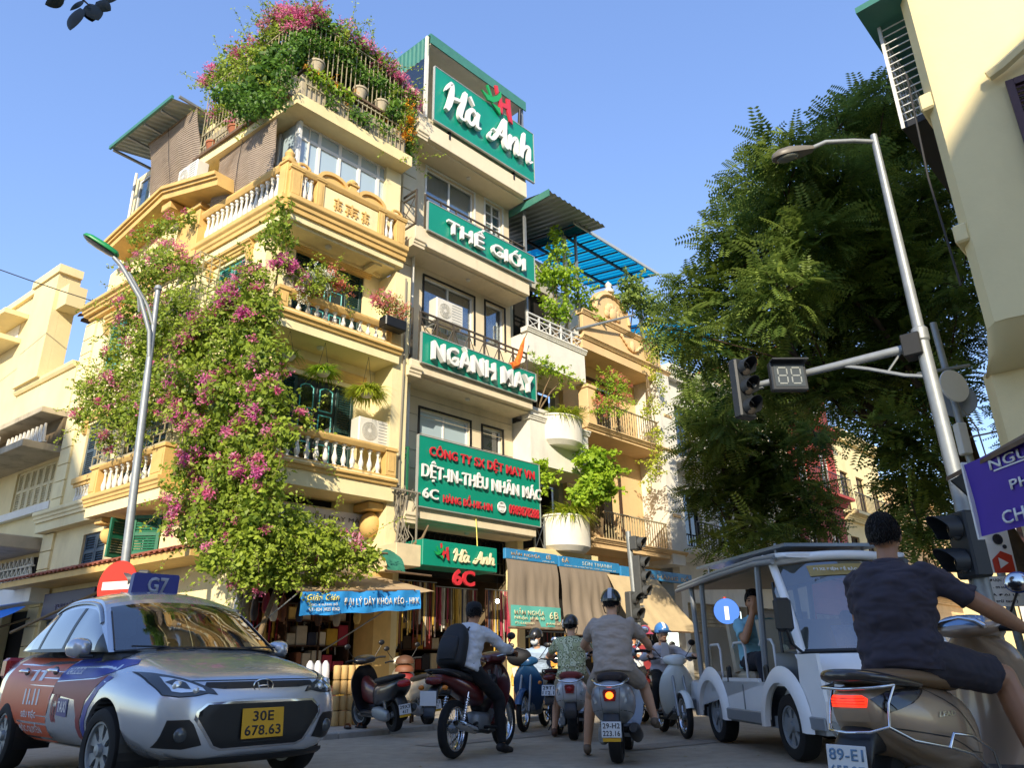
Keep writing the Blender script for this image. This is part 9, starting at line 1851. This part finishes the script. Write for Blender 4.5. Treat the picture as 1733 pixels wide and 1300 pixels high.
# woman with blue helmet, facing the camera
look5 = dict(shirt=mat('cardigan','#c3c2c8',.9,var=.08,vscale=8),sleeve=1.9,pants=denim,leg=1.85,skin=SKIN2,face=True,hair=MATS['hair_black'],helmet=(mat('helmet_blue','#3f7fc4',.3,coat=.5),MATS['letter_white'],mat('peak_dark','#2f3d52',.4)),shoe=mat('shoe_white','#c9c4ba',.6),loose=.015,fold=.018,k=.92)
J5 = ride(.2,.84,.12,.38,(.85,.33,1.03),.05,{'l':((.3,.26,.1),(.58,.22,.55)),'r':((.45,-.22,.3),(.62,-.2,.68))},face=(1,.1,-.05))
p5 = person('woman in a grey cardigan with a blue helmet riding towards the camera',MCb,J5,look5,.011);
q = MB(); n5 = Vector(J5['neck']); q.prism([(-.05,.0),(.05,.0),(.075,-.3),(-.075,-.3)],0,.01,'x'); ob('inner_shirt',q,mat('shirt_white','#dcdde2',.85),p5,MCb@T(*(n5+V3(.135,0,.03)))@Matrix.Rotation(radians(8),4,'Y'))
# rider with red helmet behind her
look6 = dict(shirt=mat('shirt_red','#8c2f33',.9),sleeve=1.9,pants=denim,leg=1.9,skin=SKIN,face=True,hair=MATS['hair_black'],helmet=(mat('helmet_red','#b0485a',.3,coat=.5),None,mat('helmet_red','#b0485a',.3)),shoe=MATS['shoe_black'])
person('rider in dark red with a pink red helmet behind the woman',MRd,ride(.2,.86,.12,.38,feet={'l':((.4,.3,.09),(.6,.25,.55))}),look6,.014)
look7 = dict(shirt=mat('shirt_pale','#c9cbcb',.9),sleeve=.7,pants=denim,leg=1.9,skin=SKIN,hair=MATS['hair_black'],helmet=(MATS['helmet_dark'],None,None),shoe=MATS['shoe_black'])
person('rider in a pale shirt almost hidden behind the grey shirted rider',M3,ride(.2,.86,.14,.36,feet={'r':((.4,-.3,.09),(.6,-.25,.55))}),look7,.014)
# cart passenger and driver (cart frame: x forward = towards the camera)
look8 = dict(shirt=mat('polo_blue','#86bccc',.9,var=.08),sleeve=.75,pants=mat('trouser_navy','#20232d',.9),leg=1.9,skin=SKIN,face=True,hair=MATS['hair_black'],shoe=MATS['shoe_black'],loose=.012,fold=.014,collar=MATS['polo_blue'],hands={'rd':(.2,.35,.9),'rp':(-.9,.1,.2),'rc':.7})
sx,sy = -1.12,-.42
J8 = dict(pelvis=(sx,sy,.8),neck=(sx+.03,sy,1.24),head=(sx+.06,sy,1.4),face=(.85,-.5,0),lat=(0,1,0),el=(sx+.08,sy+.3,1.02),wl=(sx+.25,sy+.12,.87),er=(sx+.2,sy-.2,1.02),wr=(sx+.2,sy-.08,1.29),kl=(sx+.44,sy+.12,.84),al=(sx+.5,sy+.14,.42),tl=(sx+.66,sy+.15,.37),kr=(sx+.44,sy-.14,.84),ar=(sx+.52,sy-.16,.42),tr=(sx+.68,sy-.18,.37))
person('seated cart passenger in a light blue polo shirt with a hand at his mouth',MC,J8,look8,.011)
look9 = dict(shirt=mat('uniform_dark','#2d3440',.9),sleeve=.7,pants=MATS['trouser_navy'],leg=1.9,skin=SKIN3,face=True,hair=MATS['hair_black'],shoe=MATS['shoe_black'],helmet=None)
sx,sy = -.3,.32
J9 = dict(pelvis=(sx,sy,.82),neck=(sx+.05,sy,1.25),head=(sx+.1,sy,1.42),face=(1,0,0),lat=(0,1,0),el=(sx+.2,sy+.25,1.05),wl=(sx+.42,sy+.14,1.0),er=(sx+.2,sy-.25,1.05),wr=(sx+.42,sy-.14,1.0),kl=(sx+.42,sy+.12,.84),al=(sx+.48,sy+.14,.42),tl=(sx+.62,sy+.15,.37),kr=(sx+.42,sy-.14,.84),ar=(sx+.48,sy-.16,.42),tr=(sx+.62,sy-.18,.37))
person('cart driver in dark clothes behind the windscreen',MC,J9,look9,.014)
# man in the navy polo shirt, right foreground
look10 = dict(shirt=mat('polo_navy','#38343e',.9,var=.12,vscale=14),sleeve=.75,pants=mat('shorts_navy','#322f38',.85,var=.12),leg=.85,skin=SKIN3,hair=MATS['hair_black'],shoe=mat('flipflop','#2a2422',.7),loose=.02,fold=.024,collar=MATS['polo_navy'],k=1.12,hands={'rd':(.45,-.55,-.3),'rp':(.2,-.1,-1),'rc':1.5,'ld':(.45,.55,-.3),'lp':(.2,.1,-1),'lc':1.5})
J10 = dict(pelvis=(.22,.02,.85),neck=(.27,.03,1.34),head=(.31,.04,1.515),face=(1,.25,-.05),lat=(0,1,0),el=(.4,.32,1.08),wl=(.8,.31,1.0),er=(.47,-.34,1.11),wr=(.82,-.36,1.005),kl=(.66,.2,.78),al=(.7,.18,.4),tl=(.87,.2,.34),kr=(.66,-.27,.76),ar=(.64,-.4,.24),tr=(.78,-.45,.05))
person('man in a navy polo shirt and dark shorts on the beige scooter',ML,J10,look10,.0085)
# ------------------------------------------------------------------ goods in front of and inside the shops
GC = ['#c9a23a','#3b2d2a','#a8324e','#d8d4c8','#7a4a30','#26304a','#b8b0a0','#5a3a24','#e0c070','#8c2a2a']
gm = [mat('goods'+c,c,.6,var=.2,vscale=6)for c in GC]
def hanger_bag(M,label,k,L_,w_):
 t = thing('hanging_bag',label,'goods',M); q = MB(); hullz(sm_st([(-L_,0,.03,w_*.7),(-L_*.8,0,.06,w_),(-L_*.4,0,.05,w_*.85),(-L_*.12,0,.03,w_*.45),(-.04,0,.012,.02),(0,0,.01,.012)],3),12,2.4,q); ob('bag',q,gm[k],t,M,smooth=60)
 q = MB(); q.tube([(0,0,-.01),(.0,.02,.03),(0,0,.06),(0,-.02,.03),(0,0,-.01)],.004,5); ob('hook',q,'chrome',t,M)
NM = ['mustard','dark brown','crimson','off white','tan brown','navy','grey','chestnut','pale yellow','dark red']
used_ = {}
for i,(x,z,k)in enumerate(((-.05,2.1,3),(.1,2.15,0),(.28,2.1,1),(.45,2.12,2),(.62,2.05,3),(.8,2.1,4),(1.1,2.0,5),(1.5,2.0,7),(1.9,2.05,6),(2.3,2.0,8))):
 hanger_bag(HA@T(x,.1+.03*(i%3),z),'%s wrapped goods, %s from the left on the awning rail'%(NM[k],('first','second','third','fourth','fifth','sixth','seventh','eighth','ninth','tenth')[i]),k,.38+.05*(i%3),.075)
pr = MB(); pr.cyl((-.25,.12,2.17),(2.7,.12,2.17),.014,n=6); ob('hanging_rail',pr,'grey_metal',M=HA,label='metal rail holding wrapped goods under the tan awning',cat='rail')
# strips of ribbon and straps filling the sign house shop front
def strips(M,x0,x1,n,z0,z1,label,y=.0,seed=1):
 rnd = random.Random(seed); t = thing('ribbon_display',label,'goods',M@T((x0+x1)/2,y,z1)); q = MB(); q.cyl((x0,y,z1+.02),(x1,y,z1+.02),.012,n=6); ob('rail',q,'grey_metal',t,M)
 for i in range(n):
  x = x0+(x1-x0)*(i+.5)/n+rnd.uniform(-.01,.01); L_ = (z1-z0)*rnd.uniform(.6,1); w_ = rnd.uniform(.012,.03); q = MB(); q.grid([[(x-w_,y+rnd.uniform(-.01,.01),z1-L_*j/6),(x,y-.012,z1-L_*j/6),(x+w_,y+rnd.uniform(-.01,.01),z1-L_*j/6)]for j in range(7)]); ob('strip',q,rnd.choice(gm),t,M)
strips(SM,.35,1.5,22,1.2,2.55,'ribbons and straps hanging at the left of the sign house shop',.75,2); strips(SM,1.6,2.9,24,1.3,2.5,'ribbons and straps hanging in the middle of the sign house shop',.95,3); strips(SM,2.95,3.75,15,1.1,2.5,'ribbons and straps hanging beside the first roll blind',.75,4); strips(HA,.4,2.8,30,1.1,2.0,'dark ribbons hanging inside the awning shop',1.2,5); strips(frameA(13.6),0,5.2,40,.9,1.6,'straps hanging below the plain roll blinds',.6,6)
def shelves(M,x0,x1,y,label,seed):
 rnd = random.Random(seed); t = thing('shop_shelf',label,'shelf',M@T((x0+x1)/2,y,.06))
 for z in(.35,.8,1.25,1.7):q = MB(); q.box(x0,x1,y,y+.35,z,z+.02); ob('board',q,'wood_dark',t,M)
 for x in(x0,(x0+x1)/2,x1-.03):q = MB(); q.box(x,x+.03,y+.005,y+.345,.06,2.1); ob('upright',q,'wood_dark',t,M)
 for z in(.37,.82,1.27,1.72):
  x = x0+.05
  while x<x1-.2:w_ = rnd.uniform(.1,.26); h = rnd.uniform(.15,.38); q = MB(); q.box(x,x+w_,y+.03,y+.3,z,z+h,.01); ob('packet',q,rnd.choice(gm),t,M); x += w_+.02
shelves(HA,.35,3.1,2.2,'shelves of packets at the back of the awning shop',1); shelves(SM,.2,3.8,2.6,'shelves of packets at the back of the sign house shop',2); shelves(HA,1.35,2.75,.95,'low shelves of packets at the front of the awning shop',3)
# paper wrapped rolls standing on the pavement
rm = mat('roll_paper','#c9a66b',.7,var=.15,vscale=8); pm2 = mat('roll_plastic','#d7d6d8',.35,var=.1,vscale=8)
RL = T(-2.48,12.1,.06,rz=40); rl = thing('paper_rolls','block of brown paper rolls standing on the pavement behind the black scooter','goods',RL)
for i in range(5):
 for j in range(4):
  q = MB(); q.lathe([(.045,0),(.055,.015),(.056,.18),(.045,.2)],12); ob('roll',q,rm,rl,RL@T(-.25+.115*i+random.uniform(-.004,.004),.0,.21*j),smooth=40)
RW = T(-2.95,11.85,.06,rz=40); rw = thing('plastic_rolls','white plastic wrapped rolls left of the brown paper rolls','goods',RW)
for i in range(3):q = MB(); q.lathe([(.05,0),(.06,.02),(.062,.75),(.05,.85),(.02,.9)],12); ob('roll',q,pm2,rw,RW@T(-.12+.125*i,0,0),smooth=40)
for k,(x,y)in enumerate(((-2.35,11.35),(-2.2,11.5))):
 Ms = T(x,y,.06,rz=110+20*k); sd = thing('sandal',('left','right')[k]+' brown sandal on the pavement edge beside the taxi','sandal',Ms); q = MB(); hull(sm_st([(-.12,.012,.03,.01),(-.1,.014,.04,.014),(.05,.014,.045,.014),(.12,.012,.03,.01)],3),14,3,q); ob('sole',q,'rubber',sd,Ms,smooth=50); q = MB(); q.tube([(.02,-.045,.02),(.03,-.02,.06),(.03,.02,.06),(.02,.045,.02)],.018,6,flat=.3); ob('strap',q,'terracotta',sd,Ms,smooth=50)
 # helmets stacked on a stool, heap of yellow packets behind the masked rider
hs = T(-1.75,12.5,.06); st_ = thing('helmet_stack','stack of dull red helmets on a stool behind the parked scooters','helmets',hs)
q = MB(); q.box(-.16,.16,-.16,.16,.5,.53,.01); ob('stool_top',q,'wood_dark',st_,hs)
for a in(-.13,.13):
 for b in(-.13,.13):q = MB(); q.box(a-.015,a+.015,b-.015,b+.015,0,.5); ob('stool_leg',q,'wood_dark',st_,hs)
for k in range(3):q = MB(); rings = [[(.15*sin(th)*cos(a),.13*sin(th)*sin(a),.62+.12*k+.11*cos(th))for a in np.linspace(0,2*pi,21)[:-1]]for th in np.linspace(.05,pi*.55,8)]; q.loft(rings); ob('helmet',q,gm[(9,4,7)[k]],st_,hs,smooth=60)
HP = T(*frameA(12.0,-1.3).translation[:2],.06); hp_ = thing('packet_heap','heap of yellow and gold packets on a low stand behind the masked rider','goods',HP)
q = MB(); q.box(-.6,.6,-.25,.25,0,.4,.02); ob('stand',q,'wood_dark',hp_,HP)
for k in range(46):q = MB(); q.box(-.07,.07,-.02,.02,-.09,.09,.012); ob('packet',q,gm[random.choice((0,0,8,8,4,3))],hp_,HP@T(random.uniform(-.6,.6),random.uniform(-.25,.2),.5+.22*random.random())@Matrix.Rotation(random.uniform(-.7,.7),4,'Z')@Matrix.Rotation(random.uniform(-.8,.8),4,'Y')@Matrix.Rotation(random.uniform(-.5,.5),4,'X'))
q = MB(); q.prism([(-.02,.75),(.42,.8),(.45,1.15),(.12,1.1)],0,.02,'y'); ob('card_sheet',q,mat('card_orange','#e2912a',.7),hp_,HP@T(0,.25,0))
lb = thing('light_bulb','bare lit bulb hanging in the sign house shop doorway','lamp',SM@T(2.9,.3,2.2)); q = MB(); q.ell((2.9,.3,2.22),.045,14,10); ob('bulb',q,mat('bulb_lit','#ffffff',.3,emit='#fff6e6',estr=14),lb,SM,smooth=60); q = MB(); q.cyl((2.9,.3,2.27),(2.9,.3,2.74),.006,n=5); ob('flex',q,'wire_black',lb,SM)
# asphalt repairs, a manhole and litter
for k,(x,y,a,w_,d)in enumerate(((-.9,6.3,20,1.1,.5),(1.6,9.0,35,1.6,.4),(-.2,10.2,43,2.4,.35))):q = MB(); q.grid([[(w_*(i/8-.5),d*(j/4-.5)+.02*sin(i*2.1),0)for i in range(9)]for j in range(5)]); ob('road_patch',q,mat('patch_asphalt','#8f8474',.85,var=.25,vscale=9,bump=.4,bscale=140),M=T(x,y,.002,rz=a),kind='structure')
lt = MB()
for k in range(90):x,y = random.uniform(-3,3.2),random.uniform(5.6,12); a = random.random()*6; s_ = random.uniform(.012,.03); lt.add([(x,y,.004),(x+s_*cos(a),y+s_*sin(a),.008),(x+s_*1.6*cos(a+.5),y+s_*1.6*sin(a+.5),.005),(x+s_*cos(a+1),y+s_*sin(a+1),.004)],[(0,1,2,3)])
ob('leaf_litter',lt,mat('litter','#8f7f4e',.8,var=.4,vscale=3),kind='stuff',label='fallen leaves and scraps scattered on the road',cat='litter')
